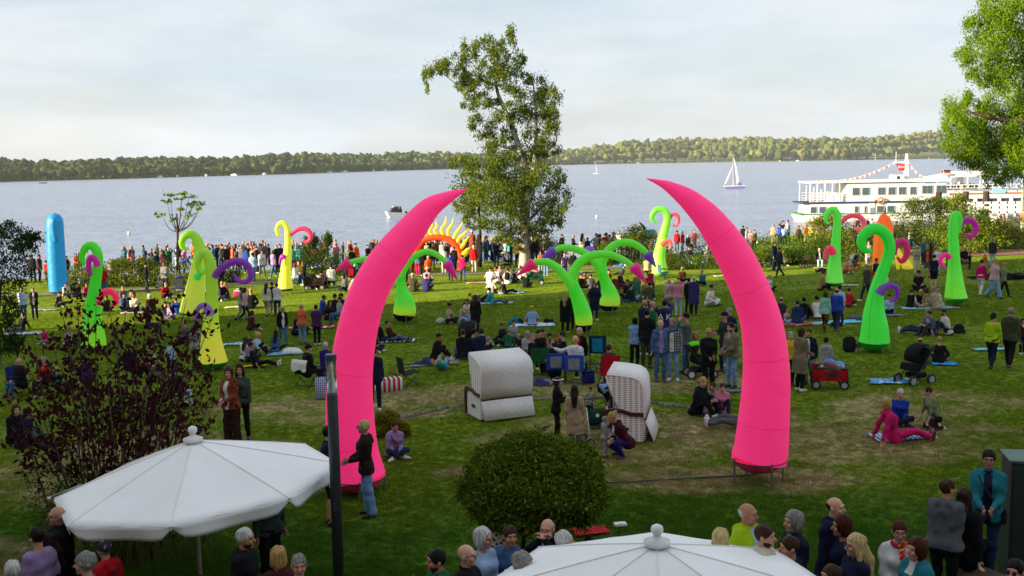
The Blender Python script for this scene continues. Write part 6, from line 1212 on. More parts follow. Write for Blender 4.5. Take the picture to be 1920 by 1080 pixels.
def skeleton(pose, arm, seed, hy, hp):
    r = np.random.default_rng(seed); J = {}; lean = 0; tw = 0; j = lambda s: r.uniform(-s, s)
    P = np.array((0, 0, .93)); kp = [np.array((.05, -1, .1)), np.array((-.05, -1, .1))]
    if pose == 'st': an = [np.array((.10+j(.02), .03+j(.05), .085)), np.array((-.10+j(.02), .0+j(.05), .085))]; lean = R(2+j(2)); P[0] += j(.02)
    elif pose == 'wk': s = .26; an = [np.array((.07, -s, .09)), np.array((-.07, s+.04, .15))]; P[2] = .90; lean = R(4)
    elif pose == 'sx': P = np.array((0, .05, .13)); an = [np.array((-.14, -.36, .09)), np.array((.14, -.33, .10))]; kp = [np.array((1, -.3, .45)), np.array((-1, -.3, .45))]; lean = R(14)
    elif pose == 'sk': P = np.array((0, .1, .13)); an = [np.array((.11, -.44, .09)), np.array((-.11, -.46, .09))]; kp = [np.array((.15, -.2, 1)), np.array((-.15, -.2, 1))]; lean = R(16)
    elif pose == 'so': P = np.array((0, .1, .13)); an = [np.array((.12, -.73, .09)), np.array((-.10, -.70, .09))]; kp = [np.array((.1, 0, 1)), np.array((-.1, 0, 1))]; lean = R(-14)
    elif pose == 'sc': P = np.array((0, .05, .50)); an = [np.array((.12, -.40, .085)), np.array((-.13, -.44, .085))]; kp = [np.array((.1, -1, .5)), np.array((-.1, -1, .5))]; lean = R(2+j(6))
    elif pose == 'ly': P = np.array((0, .05, .13)); an = [np.array((.14, -.5, .09)), np.array((-.1, -.58, .09))]; kp = [np.array((.1, 0, 1)), np.array((-.1, 0, 1))]; lean = R(-68)
    elif pose == 'cr': P = np.array((0, .16, .36)); an = [np.array((.11, -.02, .085)), np.array((-.11, .06, .11))]; kp = [np.array((.3, -1, .5)), np.array((-.3, -1, .4))]; lean = R(34)
    elif pose == 'kn': P = np.array((0, .12, .36)); an = [np.array((.12, .30, .07)), np.array((-.12, .32, .07))]; kp = [np.array((.1, -1, -.3)), np.array((-.1, -1, -.3))]; lean = R(18)
    elif pose == 'bd': P = np.array((0, .14, .90)); an = [np.array((.10, .05, .085)), np.array((-.1, .0, .085))]; lean = R(62)
    elif pose == 'ln': P = np.array((0, .05, .93)); an = [np.array((.06, .03, .085)), np.array((-.12, -.22, .42))]; lean = R(-3)
    S = rotz(tw) @ rotx(lean); J['S'] = S; J['P'] = P; up = S[:, 2]; lat = S[:, 0]
    sh = [P+S @ np.array((.160, 0, .475)), P+S @ np.array((-.160, 0, .475))]; hip = [P+S @ np.array((.09, 0, 0)), P+S @ np.array((-.09, 0, 0))]
    J['neck'] = P+S @ np.array((0, .01, .535)); hl = lean*.35 if pose not in ('ly',) else lean*.8
    H = rotx(hl) @ rotz(R(hy)) @ rotx(R(hp)); J['H'] = H; J['head'] = J['neck']+S @ np.array((0, -.005, .075))+H @ np.array((0, -.018, .088)) ; J['hip'] = hip; J['sh'] = sh
    J['knee'] = []; J['ank'] = []
    for i in range(2):
        k, a = ik(hip[i], an[i], .43, .42, kp[i]); J['knee'].append(k); J['ank'].append(a)
    seat = pose in ('sx', 'sk', 'so', 'ly', 'kn', 'cr')
    W_ = []; pol = [np.array((.5, .9, -.4)), np.array((-.5, .9, -.4))]
    for i, s in ((0, 1), (1, -1)):
        a = arm[i] if len(arm) > 1 else arm[0]
        if a == 'd': w = sh[i]+np.array((s*(.06+j(.02)), -.03+j(.08), -.53)) if not seat else J['knee'][i]+np.array((0, .06, .05))
        elif a == 'f': w = sh[i]+S @ np.array((-s*.11, -.27, -.20+j(.05)))
        elif a == 'l': w = sh[i]+S @ np.array((-s*.10, -.30, -.36))
        elif a == 'x': w = sh[i]+S @ np.array((-s*.27, -.17-.03*i, -.24-.02*i)); pol[i] = np.array((s*.9, -.1, -.6))
        elif a == 'p': w = sh[i]+S @ np.array((s*.02, -.06, -.47)); pol[i] = np.array((s*.8, .7, 0))
        elif a == 'r': w = sh[i]+np.array((s*.20, -.10, .42)); pol[i] = np.array((s*1, .2, -.3))
        elif a == 'R': w = sh[i]+np.array((s*.36, -.06, .30)); pol[i] = np.array((s*.4, .3, -1))
        elif a == 'm': w = J['head']+H @ np.array((s*.03, -.17, -.07)); pol[i] = np.array((s*.7, -.3, -.7))
        elif a == 'e': w = J['head']+H @ np.array((s*.05, -.22, .03)); pol[i] = np.array((s*.8, -.2, -.7))
        elif a == 'h': w = P+S @ np.array((s*.19, -.02, .10)); pol[i] = np.array((s*1, .5, 0))
        elif a == 'k': w = J['knee'][i]*.75+J['ank'][i]*.25+np.array((-s*.05, -.07, .05))
        elif a == 'b': w = np.array((sh[i][0]+s*.12, sh[i][1]+.22, .05)); pol[i] = np.array((s*.4, 1, .2))
        elif a == 's': w = sh[i]+np.array((s*.50, -.10, -.05)); pol[i] = np.array((0, .3, -1))
        elif a == 'g': w = np.array((sh[i][0]+s*.05, sh[i][1]-.22, .06)) if seat else sh[i]+np.array((0, -.25, -.48))
        W_.append(w)
    J['elb'] = []; J['wri'] = []
    for i in range(2):
        e, w = ik(sh[i], W_[i], .285, .255, pol[i]); J['elb'].append(e); J['wri'].append(w)
    J['foot'] = []
    for i in range(2):
        sp = J['ank'][i]-J['knee'][i]; f = np.array((j(.25)+(.15 if i == 0 else -.15), -1, 0)); f /= np.linalg.norm(f)
        if pose in ('so', 'ly', 'sk') and pose != 'sk': f = np.array((.25 if i == 0 else -.25, -.35, 1.0)); f /= np.linalg.norm(f)
        if pose == 'kn': f = np.array((0, .7, -.3)); f /= np.linalg.norm(f)
        if pose == 'sx': f = np.array((-.8 if i == 0 else .8, -.6, 0)); f /= np.linalg.norm(f)
        J['foot'].append(f)
    return J
LODH = {0: (.032, .0095, .0085, .021), 1: (.040, .016, .014, .029), 2: (.050, .026, 0, .040)}
def fat_lines(J, P, S, w, infl, fem):
    """torso as lateral bars: (a, b, radius, k)"""
    def bar(z, half, r, y=0): c = P+S @ np.array((0, y, z)); d = S[:, 0]*half*w; return (c-d, c+d, r*w+infl, r*w+infl)
    out = [bar(-.02, .078 if not fem else .088, .112), bar(.10, .07, .098 if not fem else .09, -.005), bar(.22, .075 if not fem else .06, .095 if not fem else .088, -.008), bar(.34, .085, .102, -.008), bar(.42, .095, .085, .0), bar(.475, .105, .052, .005)]
    if fem: out.append(bar(.36, .06, .055, -.085))
    return out
BC = {}
def body_mesh(key):
    if key in BC: return BC[key]
    pose, arm, seed, hy, hp, lod, w, fem, hair = key; J = skeleton(pose, arm, seed, hy, hp); h0, h1, h2, _ = LODH[lod]; S, P, H, hd = J['S'], J['P'], J['H'], J['head']
    pts = [hd, P]+J['ank']+J['wri']+J['knee']+J['elb']+J['sh']; lo = np.min(pts, 0)-.22; hi = np.max(pts, 0)+.22; lo[2] = max(lo[2], -.03)
    fine = [(hd-np.array((.105, .135, .14)), hd+np.array((.105, .125, .135)), h1)]
    if h2: fine += [(q+ (q-e)/np.linalg.norm(q-e)*.08-.085, q+(q-e)/np.linalg.norm(q-e)*.08+.085, h2) for q, e in zip(J['wri'], J['elb'])]
    g = Grid(lo, hi, h0, fine)
    for a, b, r1, r2 in fat_lines(J, P, S, w, -.012, fem): g.cap(a, b, r1, r2, .06)
    for i in range(2):
        g.cap(J['hip'][i], J['knee'][i], .078*w, .05, .04); g.cap(J['knee'][i], J['ank'][i]*.35+J['knee'][i]*.65, .05, .054, .03); g.cap(J['ank'][i]*.35+J['knee'][i]*.65, J['ank'][i], .054, .034, .03)
        f = J['foot'][i]; g.cap(J['ank'][i]+np.array((0, 0, -.03)), J['ank'][i]+f*.14+np.array((0, 0, -.05 if f[2] < .5 else 0)), .033, .024, .03)
        g.cap(J['sh'][i], J['elb'][i], .046*w, .036, .05); g.cap(J['elb'][i], J['wri'][i], .037, .025, .02)
        # hand: palm, four fingers, thumb
        u = J['wri'][i]-J['elb'][i]; u /= np.linalg.norm(u); sx_ = 1 if i == 0 else -1; t = np.array((0, -1., 0)) if abs(u[1]) < .85 else np.array((0, 0, 1.)); v = t-u*(t@u); v /= np.linalg.norm(v); n = np.cross(u, v)*sx_; wq = J['wri'][i]
        if lod < 2:
            for o in (-.022, 0, .022): g.cap(wq+u*.015+v*o*.6, wq+u*.085+v*o, .015, .0125, .012)
            for o, L_ in ((.030, .072), (.010, .082), (-.010, .076), (-.029, .060)):
                k0 = wq+u*.09+v*o; k1 = k0+(u*.8-n*.6)*L_*.5; k2 = k1+(u*.35-n*.94)*L_*.5; g.cap(k0, k1, .0095, .0088, .006); g.cap(k1, k2, .0088, .0075, .006)
            k0 = wq+u*.03+v*.03; k1 = k0+(u*.55+v*.75-n*.3)*.045; k2 = k1+(u*.85+v*.1-n*.4)*.032; g.cap(k0, k1, .013, .011, .01); g.cap(k1, k2, .011, .0085, .006)
        else: g.cap(wq, wq+u*.10-n*.02, .03, .028, .02)
    g.cap(J['neck']-S[:, 2]*.03, hd+H @ np.array((0, .02, -.05)), .056, .05, .035)
    h = lambda *q: hd+H @ np.array(q)
    g.ell(h(0, .012, .028), (.076, .096, .092), H, .02); g.ell(h(0, -.022, -.042), (.060, .070, .072), H, .03); g.ell(h(0, -.068, -.092), (.026, .022, .02), H, .025)
    g.cap(h(0, -.088, .012), h(0, -.114, -.022), .009, .0145, .012); g.cap(h(-.042, -.078, .034), h(.042, -.078, .034), .013, .013, .015)
    for s in (-1, 1): g.ell(h(s*.078, .014, -.008), (.012, .022, .032), H, .008); g.ell(h(s*.046, -.07, -.025), (.02, .02, .02), H, .02); g.ell(h(s*.031, -.098, .010), (.014, .014, .011), H, .012, 's')
    g.cap(h(-.018, -.090, -.054), h(.018, -.090, -.054), .009, .009, .01)
    V, Q = g.mesh(); L_ = (V-hd) @ H; C = np.ones((len(V), 3)); x, y, z = np.abs(L_[:, 0]), L_[:, 1], L_[:, 2]; fr = y < -.05
    ew = max(.0135, h1*.95); eh = max(.007, h1*.62)
    C[fr & (((x-.031)/ew)**2+((z-.010)/eh)**2 < 1)] = (.16, .13, .12); C[fr & (((x-.032)/(ew*1.5))**2+((z-.032)/(eh*.8))**2 < 1)] = (.42, .34, .30); C[fr & ((x/.026)**2+((z+.054)/(max(.009, h1*.7)))**2 < 1)] = (.80, .50, .48)
    chk = fr & (((x-.045)/.025)**2+((z+.028)/.022)**2 < 1); C[chk] *= (1.04, .88, .86); C[fr & (z < -.066) & (z > -.11)] *= .93
    me = mesh_np('body', V, Q, [mat('#b98a70', 'skin')], True, col=C); BC[key] = (me, J); return BC[key]
TC = {}
def top_mesh(key):
    bk0, kk0 = key; key = (bk0, kk0, 'T')
    if key in TC: return TC[key]
    bk, kind = bk0, kk0; pose, arm, seed, hy, hp, lod, w, fem, _h = bk; J = body_mesh(bk)[1]; gh = LODH[lod][3]; S, P = J['S'], J['P']; ins = {'t': .008, 's': .010, 'h': .018, 'j': .017, 'c': .022, 'v': .016, 'd': .012}[kind]
    st = pose in ('st', 'wk', 'ln'); hem = {'t': .07, 's': .07, 'h': .08, 'j': .11, 'c': .10, 'v': .09, 'd': .1}[kind]
    pts = [P-S[:, 2]*(.55 if kind in 'cd' and st else .2), J['neck']]+J['wri']+J['elb']+J['sh']+(J['knee'] if kind in 'cd' else []); lo = np.min(pts, 0)-.26; hi = np.max(pts, 0)+.24; lo[2] = max(lo[2], -.02); g = Grid(lo, hi, gh)
    for a, b, r1, r2 in fat_lines(J, P, S, w, ins, fem): g.cap(a, b, r1, r2, .07)
    c = P-S[:, 2]*hem; g.cap(c-S[:, 0]*.085*w, c+S[:, 0]*.085*w, .118*w+ins, .118*w+ins, .06)
    if kind in 'cd':
        if st:
            Ln = .42 if kind == 'c' else .5; c2 = P-S[:, 2]*Ln; hem = Ln; g.cap(c2-S[:, 0]*.09*w, c2+S[:, 0]*.09*w, .145*w, .145*w, .06); m = (c+c2)/2; g.cap(m-S[:, 0]*.09*w, m+S[:, 0]*.09*w, .13*w+ins*.5, .13*w+ins*.5, .06)
        else:
            for i in range(2): g.cap(J['hip'][i], J['hip'][i]*.35+J['knee'][i]*.65, .10*w, .092*w, .05)
            hem = 9
    if hem < 5 and kind != 'd' or st: g.plane(P-S[:, 2]*hem, S[:, 2])
    for i in range(2):
        if kind == 'v': g.cap(J['sh'][i]-S[:, 0]*(.04 if i == 0 else -.04), J['sh'][i], .06*w, .055*w, .05); continue
        g.cap(J['sh'][i]+S[:, 2]*.0, J['elb'][i] if kind != 't' else J['sh'][i]*.35+J['elb'][i]*.65, .046*w+ins, .042+ins*(1.0 if kind != 't' else 1.3), .05)
        if kind != 't': u = J['wri'][i]-J['elb'][i]; e = J['elb'][i]+u*(.93 if kind != 's' or seed % 3 else .45); g.cap(J['elb'][i], e, .042+ins, .030+ins*.7, .02)
    if kind in 'hjc':
        if kind in 'hc' or seed % 2: 
            q = J['neck']+S @ np.array((0, .075, -.02)); g.cap(q-S[:, 0]*.06, q+S[:, 0]*.06, .052, .052, .04); q = J['neck']+S @ np.array((0, .095, -.09)); g.cap(q, q, .055, .055, .04)
        for a in np.linspace(-2.5, 2.5, 7): q = J['neck']+S @ np.array((.058*math.sin(a), .055*math.cos(a), .015)); g.cap(q, q+S[:, 2]*.02, .028, .022, .025)
    g.wrinkle(.0050 if lod == 0 else .004 if lod == 1 else .002, seed)
    V, Q = g.mesh(); L_ = (V[Q].mean(1)-P) @ S
    mi = ((np.abs(L_[:, 0]) < .052+.01*np.sin(9*L_[:, 2])) & (L_[:, 1] < -.06) & (L_[:, 2] < .56)).astype(int) if kind in 'jcv' else (((L_[:, 1] < -.03) & (L_[:, 2] > .44) & (np.abs(L_[:, 0]) < .05)).astype(int) if kind != 'd' else np.zeros(len(Q), int))
    me = mesh_np('top', V, Q, [BLACKC, BLACKC], True, mi); TC[key] = me; return me
def bottom_mesh(key):
    bk0, kk0 = key; key = (bk0, kk0, 'P')
    if key in TC: return TC[key]
    bk, kind = bk0, kk0; pose, arm, seed, hy, hp, lod, w, fem, _h = bk; J = body_mesh(bk)[1]; gh = LODH[lod][3]*.92; S, P = J['S'], J['P']; pts = [P]+J['ank']+J['knee']; lo = np.min(pts, 0)-.2; hi = np.max(pts, 0)+.24; lo[2] = max(lo[2], -.02); g = Grid(lo, hi, gh)
    for z, half, r in ((.10, .065, .10), (-.02, .08, .118), (-.05, .07, .11)): c = P+S @ np.array((0, 0, z)); g.cap(c-S[:, 0]*half*w, c+S[:, 0]*half*w, r*w+.004, r*w+.004, .05)
    wide = kind == 'w'
    for i in range(2):
        h, k, a = J['hip'][i], J['knee'][i], J['ank'][i]
        if kind == 's': g.cap(h, h*.12+k*.88, .094*w, .082, .04); continue
        if kind == 'k' and pose in ('st', 'wk'): continue
        g.cap(h, k, .090*w+.004, .064 if not wide else .088, .04); e = a*(.93 if kind != 'c' else .55)+k*(.07 if kind != 'c' else .45); g.cap(k, k*.6+e*.4, .064 if not wide else .088, .064 if not wide else .09, .03); g.cap(k*.6+e*.4, e, .062 if not wide else .09, .052 if not wide else .098, .03)
    if kind == 'k' and pose in ('st', 'wk'):
        for z, r in ((-.2, .13), (-.45, .15), (-.62, .165)): c = P+np.array((0, 0, z)); g.cap(c-S[:, 0]*.06, c+S[:, 0]*.06, r*w, r*w, .08)
        g.plane(P+np.array((0, 0, -.66)), (0, 0, 1))
    g.wrinkle(.0045 if lod < 2 else .0015, seed+3); pose in ('st', 'wk', 'ln', 'sc', 'bd') and g.plane(P+S[:, 2]*.13, S[:, 2], False)
    if pose in ('sx', 'sk', 'so', 'ly'): g.plane((0, 0, .012), (0, 0, 1))
    V, Q = g.mesh(); me = mesh_np('trousers', V, Q, [BLACKC], True); TC[key] = me; return me
def shoe_mesh(key):
    bk0, kk0 = key; key = (bk0, kk0, 'F')
    if key in TC: return TC[key]
    bk, i = bk0, kk0; J = body_mesh(bk)[1]; lod = bk[5]; a, f = J['ank'][i], J['foot'][i]; dn = np.array((0, 0, -1.)) if f[2] < .5 else np.array((0, 1., 0)) if bk[0] != 'kn' else np.array((0, 0, -1.)); g = Grid(np.minimum(a, a+f*.2)-.12, np.maximum(a, a+f*.2)+.12, (.016, .022, .032)[lod])
    g.cap(a-f*.035+dn*.035, a+f*.07+dn*.040, .046, .045, .02); g.cap(a+f*.07+dn*.042, a+f*.165+dn*.05, .045, .032, .02); g.cap(a-f*.01+dn*.02, a, .045, .042, .02); g.plane(a+dn*.082, -dn)
    V, Q = g.mesh(); z = ((V[Q].mean(1)-a) @ dn) > .058; me = mesh_np('shoe', V, Q, [BLACKC, WHITE], True, z.astype(int)); TC[key] = me; return me
def hair_mesh(key):
    bk0, kk0 = key; key = (bk0, kk0, 'H')
    if key in TC: return TC[key]
    bk, kind = bk0, kk0; J = body_mesh(bk)[1]; lod = bk[5]; hd, H, S = J['head'], J['H'], J['S']; ext = .5 if kind in 'ly' else .1; step = (.0095, .016, .026)[lod]
    lo = hd-np.array((.2, .22, .2+ext)); hi = hd+np.array((.2, .26 if kind != 'ly' else .34, .24)); g = Grid(lo, hi, step); h = lambda *q: hd+H @ np.array(q); down = -S[:, 2] if bk[0] != 'ly' else S[:, 1]
    hi_ = np.array((0, .014, .034)); th = {'s': .010, 'r': .006, 'b': .020, 'l': .018, 'y': .012, 'u': .012, 'w': .026, 'c': .016, 'H': .016, 'k': .018, 'm': .018, 'n': .01}[kind]
    g.ell(h(*hi_), (.077+th, .097+th, .093+th), H, .01)
    if kind in 'bl': g.ell(h(0, .028, -.035), (.092, .092, .105), H, .03)
    if kind == 'l':
        b0 = h(0, .08, -.06); g.cap(b0, b0+down*.10+S[:, 1]*.045, .078, .08, .04); g.cap(b0+down*.10+S[:, 1]*.045, b0+down*.30+S[:, 1]*.085, .08, .062, .04)
        for s in (-1, 1): q = h(s*.07, .02, -.06); g.cap(q, q+down*.2+S[:, 0]*s*.012, .034, .028, .03)
    if kind == 'y': q = h(0, .118, .03); g.cap(q, q+S[:, 1]*.05+down*.05, .034, .036, .02); g.cap(q+S[:, 1]*.05+down*.05, q+S[:, 1]*.05+down*.27, .036, .016, .02)
    if kind == 'u': g.cap(h(0, .10, .09), h(0, .11, .10), .045, .045, .015)
    if kind == 'w':
        r = np.random.default_rng(bk[2])
        for _ in range(26): q = r.normal(size=3); q /= np.linalg.norm(q); q[2] = abs(q[2])*.9-.25; g.cap(h(*(q*np.array((.092, .11, .1))+hi_)), h(*(q*np.array((.096, .114, .1))+hi_)), .026, .026, .012)
    # open the face and the neckline
    X = g.ax[0][:, None, None]; Y = g.ax[1][None, :, None]; Z = g.ax[2][None, None, :]; px, py, pz = X-hd[0], Y-hd[1], Z-hd[2]
    lx = px*H[0, 0]+py*H[1, 0]+pz*H[2, 0]; ly = px*H[0, 1]+py*H[1, 1]+pz*H[2, 1]; lz = px*H[0, 2]+py*H[1, 2]+pz*H[2, 2]
    if kind in 'suywr':
        cut = (-.030-ly*.95+.0*lx)-lz; cut = np.where(ly > .03, -.075-lz, cut); g.F = np.maximum(g.F, cut)
        if kind == 'r': g.F = np.maximum(np.maximum(g.F, lz-.045), -.015-ly)
    if kind in 'bl':
        face = np.maximum(np.maximum(np.abs(lx)-.060, lz-.062), ly+.035); g.F = np.maximum(g.F, -face)
        if kind == 'b': g.F = np.maximum(g.F, -.125-lz)
    if kind in 'ckm': g.F = np.maximum(g.F, .012-.15*ly-lz)
    if kind == 'H': face = np.maximum(np.maximum(np.abs(lx)-.062, lz-.068), ly+.03); g.F = np.maximum(g.F, -face); 
    if kind == 'c': 
        for s in (-.045, 0, .045): g.cap(h(s, -.085, .045), h(s*.9, -.165+abs(s)*.4, .03), .010, .007, .012)
    if kind == 'k':
        for a in np.linspace(0, 2*math.pi, 14, endpoint=False): q = h(.10*math.sin(a), .012+.12*math.cos(a), .032); q2 = h(.145*math.sin(a), .012+.165*math.cos(a), .012); g.cap(q, q2, .012, .009, .02)
    if kind in 'sblywurH' and lod < 2: g.F = g.F+.0035*(np.sin(70*lx+20*lz)+np.sin(55*ly-25*lz+1.3))*(1.6 if kind in 'w' else 1)
    V, Q = g.mesh(); me = mesh_np('hair', V, Q, [BLACKC], True) if len(V) else None; TC[key] = me; return me
CN = dict(black='#121317', navy='#151b33', dgrey='#2b2d32', grey='#54565a', lgrey='#8d8f92', white='#c9c7c4', cream='#c4bba6', beige='#9c8b70', tan='#8a6a48', khaki='#6f6650', olive='#3c3f2a', brown='#4b2d20', dbrown='#2a1a16', rust='#7a3a22', maroon='#3f1620', red='#a5161e', pink='#c0708c', lpink='#b8909a', magenta='#b8185c', purple='#43204f', violet='#2c1a70', lilac='#8e7aa4', blue='#1b3f9a', lblue='#7d9cc4', sky='#9bb4d4', denim='#3d5880', ldenim='#6c8cb0', ddenim='#1f2d4a', teal='#1f6a78', aqua='#2f9aa0', mint='#7fb0a4', green='#1f5a3c', dgreen='#12302a', sage='#6f7a58', lime='#9ab818', orange='#d0561c', coral='#c4603c', yellow='#c9a428', grape='#2f2b5c', ggreen='#3d4a44',
          blond='#a5854e', lblond='#b8a070', hbrown='#3a2417', hdark='#17110e', hgrey='#7d7a76', hwhite='#b4b1ac', ginger='#6d3518', auburn='#43190f', straw='#b0935a')
def cname(c): return CN.get(c, c)
def clothmat(spec):
    if spec.startswith('*'):
        k, a, b, s = spec[1:].split(','); return mat(cname(a), k, c2=cname(b), s=float(s))
    return mat(cname(spec), 'denim' if 'denim' in spec else 'cloth')
SKINS = ['#c0907a', '#b98469', '#c99a82', '#ad7a60', '#c49078', '#b5836c']
FACE = dict(F=0, B=180, L=-90, R=90)
NP = [0]
def person(lab, base, rz, stature, pose, arm, top, bot, hair, lod, hy=0, hp=0, fem=0, w=1.0, extra='', group=None, skin=None, shoes=None):
    NP[0] += 1; n = NP[0]; seed = n % (997 if lod == 0 else (11 if lod == 1 else 5))
    t = thing('person', lab, 'person', base, rz, group); t.scale = (stature/1.76,)*3
    wq = round(w*20)/20; hy = round(hy/15)*15 if lod else hy; key = (pose, arm, seed, hy, hp, lod, wq, fem, 0); me, J = body_mesh(key)
    def put(name, me, mats, parent=t):
        if me is None: return None
        o = link(name, me, parent)
        for i, m in enumerate(mats): o.material_slots[i].link = 'OBJECT'; o.material_slots[i].material = m
        return o
    put('body', me, [mat(skin or SKINS[n % 6], 'skin')])
    tk, tc_ = top.split(':'); tc_ = tc_.split('/'); m0 = clothmat(tc_[0]); m1 = clothmat(tc_[1]) if len(tc_) > 1 else m0
    to = put({'t': 't_shirt', 's': 'sweater', 'h': 'hoodie', 'j': 'jacket', 'c': 'coat', 'v': 'vest', 'd': 'dress'}[tk], top_mesh((key, tk)), [m0, m1])
    if tk == 'v' and len(tc_) > 1: put('shirt', top_mesh((key, 's')), [m1, m1])
    if tk == 'j' and len(tc_) > 2: put('hood_lining', None, [])
    bk, bc = bot.split(':'); put({'p': 'trousers', 'w': 'trousers', 's': 'shorts', 'k': 'skirt', 'c': 'trousers'}[bk], bottom_mesh((key, bk)), [clothmat(bc)])
    sc_ = shoes or ('white' if n % 3 == 0 else ('black' if n % 3 == 1 else 'brown'))
    for i in range(2): put('shoe', shoe_mesh((key, i)), [mat(cname(sc_), 'plain', .6), mat('#a9a7a2', 'plain') if sc_ != 'black' else DARK])
    hk, hc = hair.split(':'); hc = hc.split('/')
    if hk in 'ckm':
        put('hair', hair_mesh((key, 's')), [mat(cname(hc[1] if len(hc) > 1 else 'hgrey'), 'hair')]); put('cap' if hk == 'c' else 'hat', hair_mesh((key, hk)), [clothmat(hc[0])])
    elif hk == 'H': put('hood', hair_mesh((key, 'H')), [clothmat(hc[0])])
    elif hk != 'n': put('hair', hair_mesh((key, hk)), [mat(cname(hc[0]), 'hair')])
    hd, H, S, P = J['head'], J['H'], J['S'], J['P']; h = lambda *q: tuple(hd+H @ np.array(q))
    if 'g' in extra:
        m = MB()
        for s in (-1, 1): m.tube([h(s*.033+.024*math.cos(a), -.112, .008+.019*math.sin(a)) for a in np.linspace(0, 6.283, 13)], .003, 4); m.tube([h(s*.055, -.110, .012), h(s*.08, -.02, .012), h(s*.082, .03, .006)], .003, 4)
        m.tube([h(-.01, -.114, .012), h(.01, -.114, .012)], .003, 4).build('glasses', DARK, t)
    if 'G' in extra:
        m = MB()
        for s in (-1, 1): m.tube([h(s*.033, -.113, .008), h(s*.033, -.109, .008)], .022, 10); m.tube([h(s*.055, -.110, .012), h(s*.082, .03, .008)], .003, 4)
        m.tube([h(-.012, -.112, .013), h(.012, -.112, .013)], .004, 4).build('sunglasses', DARK, t)
    if 'b' in extra:   # backpack
        q = P+S @ np.array((0, .19*wq+.03, .30)); m = MB().box((0, 0, 0), (.30, .18, .44), bev=.07); M4 = Matrix(S.tolist()).to_4x4(); o = m.build('backpack', mat('#17191e', 'cloth'), t, True); o.matrix_local = Matrix.Translation(q)@M4
    if 'd' in extra:   # strap over the chest with a small bag at the hip
        pts = [P+S @ np.array(v) for v in ((.16, -.02, .02), (.10, -.155, .16), (-.02, -.165, .32), (-.10, -.12, .46), (-.12, .02, .53), (-.06, .14, .44), (.08, .155, .2), (.17, .05, .02))]; MB().tube(catmull(np.array(pts), 4), .012, 5).build('bag_strap', mat('#14151a'), t, True)
        q = P+S @ np.array((.20, -.03, -.04)); MB().box(tuple(q), (.08, .22, .16), bev=.03).build('shoulder_bag', mat('#17181c', 'cloth'), t, True)
    if 's' in extra:   # scarf
        m = MB(); m.tube([tuple(J['neck']+S @ np.array((.075*math.sin(a), .07*math.cos(a)-.01, .02+.008*math.sin(3*a)))) for a in np.linspace(0, 6.283, 17)], .030, 7); m.tube([tuple(J['neck']+S @ np.array(q)) for q in ((.02, -.10, -.01), (.03, -.145, -.1), (.02, -.15, -.2))], .035, 7).build('scarf', mat('#b01f38', 'dots', c2='#d8a030', s=22.0), t, True)
    if 'B' in extra: MB().lathe([(.001, -.125), (.03, -.118), (.062, -.085), (.068, -.05), (.05, -.04)], h(0, -.022, .0), 12).build('beard', mat('#2a1f1a', 'hair'), t, True)
    if 'c' in extra:   # drinking glass in the right hand
        q = J['wri'][0]+(J['wri'][0]-J['elb'][0])/np.linalg.norm(J['wri'][0]-J['elb'][0])*.08; MB().lathe([(.028, -.05), (.034, .09), (.030, .09), (.025, -.04)], tuple(q+np.array((0, -.04, .02))), 10).build('drinking_glass', mat('#d8c9a8', 'glass', t=.8), t, True)
    if 'f' in extra:   # phone held before the face
        q = (J['wri'][0]+J['wri'][1])/2 if arm[0] == arm[-1] else J['wri'][0]; MB().box(tuple(q+np.array((0, -.08, .06))), (.075, .012, .15), bev=.005).build('phone', DARK, t, True)
    return t
def lod_of(d): return 0 if d < 26 else (1 if d < 42 else 2)
def put(lines, group):
    """x foot top pose arms facing top bottom hair extra | label     (photo pixels; top '-' = normal height)"""
    for ln in lines.strip().splitlines():
        if not ln.strip() or ln.startswith('#'): continue
        a, lab = ln.split('|'); f = a.split(); x, fy, ty = float(f[0]), float(f[1]), f[2]; pose, arm, face = f[3], f[4], f[5]; top, bot, hair = f[6], f[7], f[8]; ex = f[9] if len(f) > 9 else '-'
        g, t = ground(x, fy); g.z = lawn_z(g.x, g.y) if g.y < 90 else gz(g.x, g.y); ppm = F_PX/t; hy = hp = 0
        if '@' in face: face, q = face.split('@'); hy = float(q)
        fc = FACE[face] if face in FACE else float(face)
        st = 1.74
        if ty != '-':
            full = (fy-float(ty))/ppm*1.03; frac = {'st': 1, 'wk': 1, 'ln': 1, 'sc': .74, 'sx': .50, 'sk': .50, 'so': .50, 'ly': .35, 'cr': .66, 'kn': .66, 'bd': .72}[pose]; st = min(1.90, max(.85, full/frac))
            if st > 1.2: st = max(1.56, st)
        # a person turned towards the camera looks along the sight line of that spot
        view = -math.atan2(g.x, g.y); rz = R(fc)+view
        fem = 1 if hair[0] in 'bluy' or 'd' in top[0] else 0
        if hair[0] in 'swr' and 'w' in ex: fem = 1
        ex2 = ex.replace('w', '')
        if pose in ('sx', 'sk', 'so', 'ly'): g.z += .01
        person(lab.strip(), g, rz, st, pose, arm, top, bot, hair, lod_of(t), hy, 0, fem, 1.0+.06*math.sin(x*1.7+fy)+(.08 if 'o' in ex else 0), ex2.replace('o', ''), group)
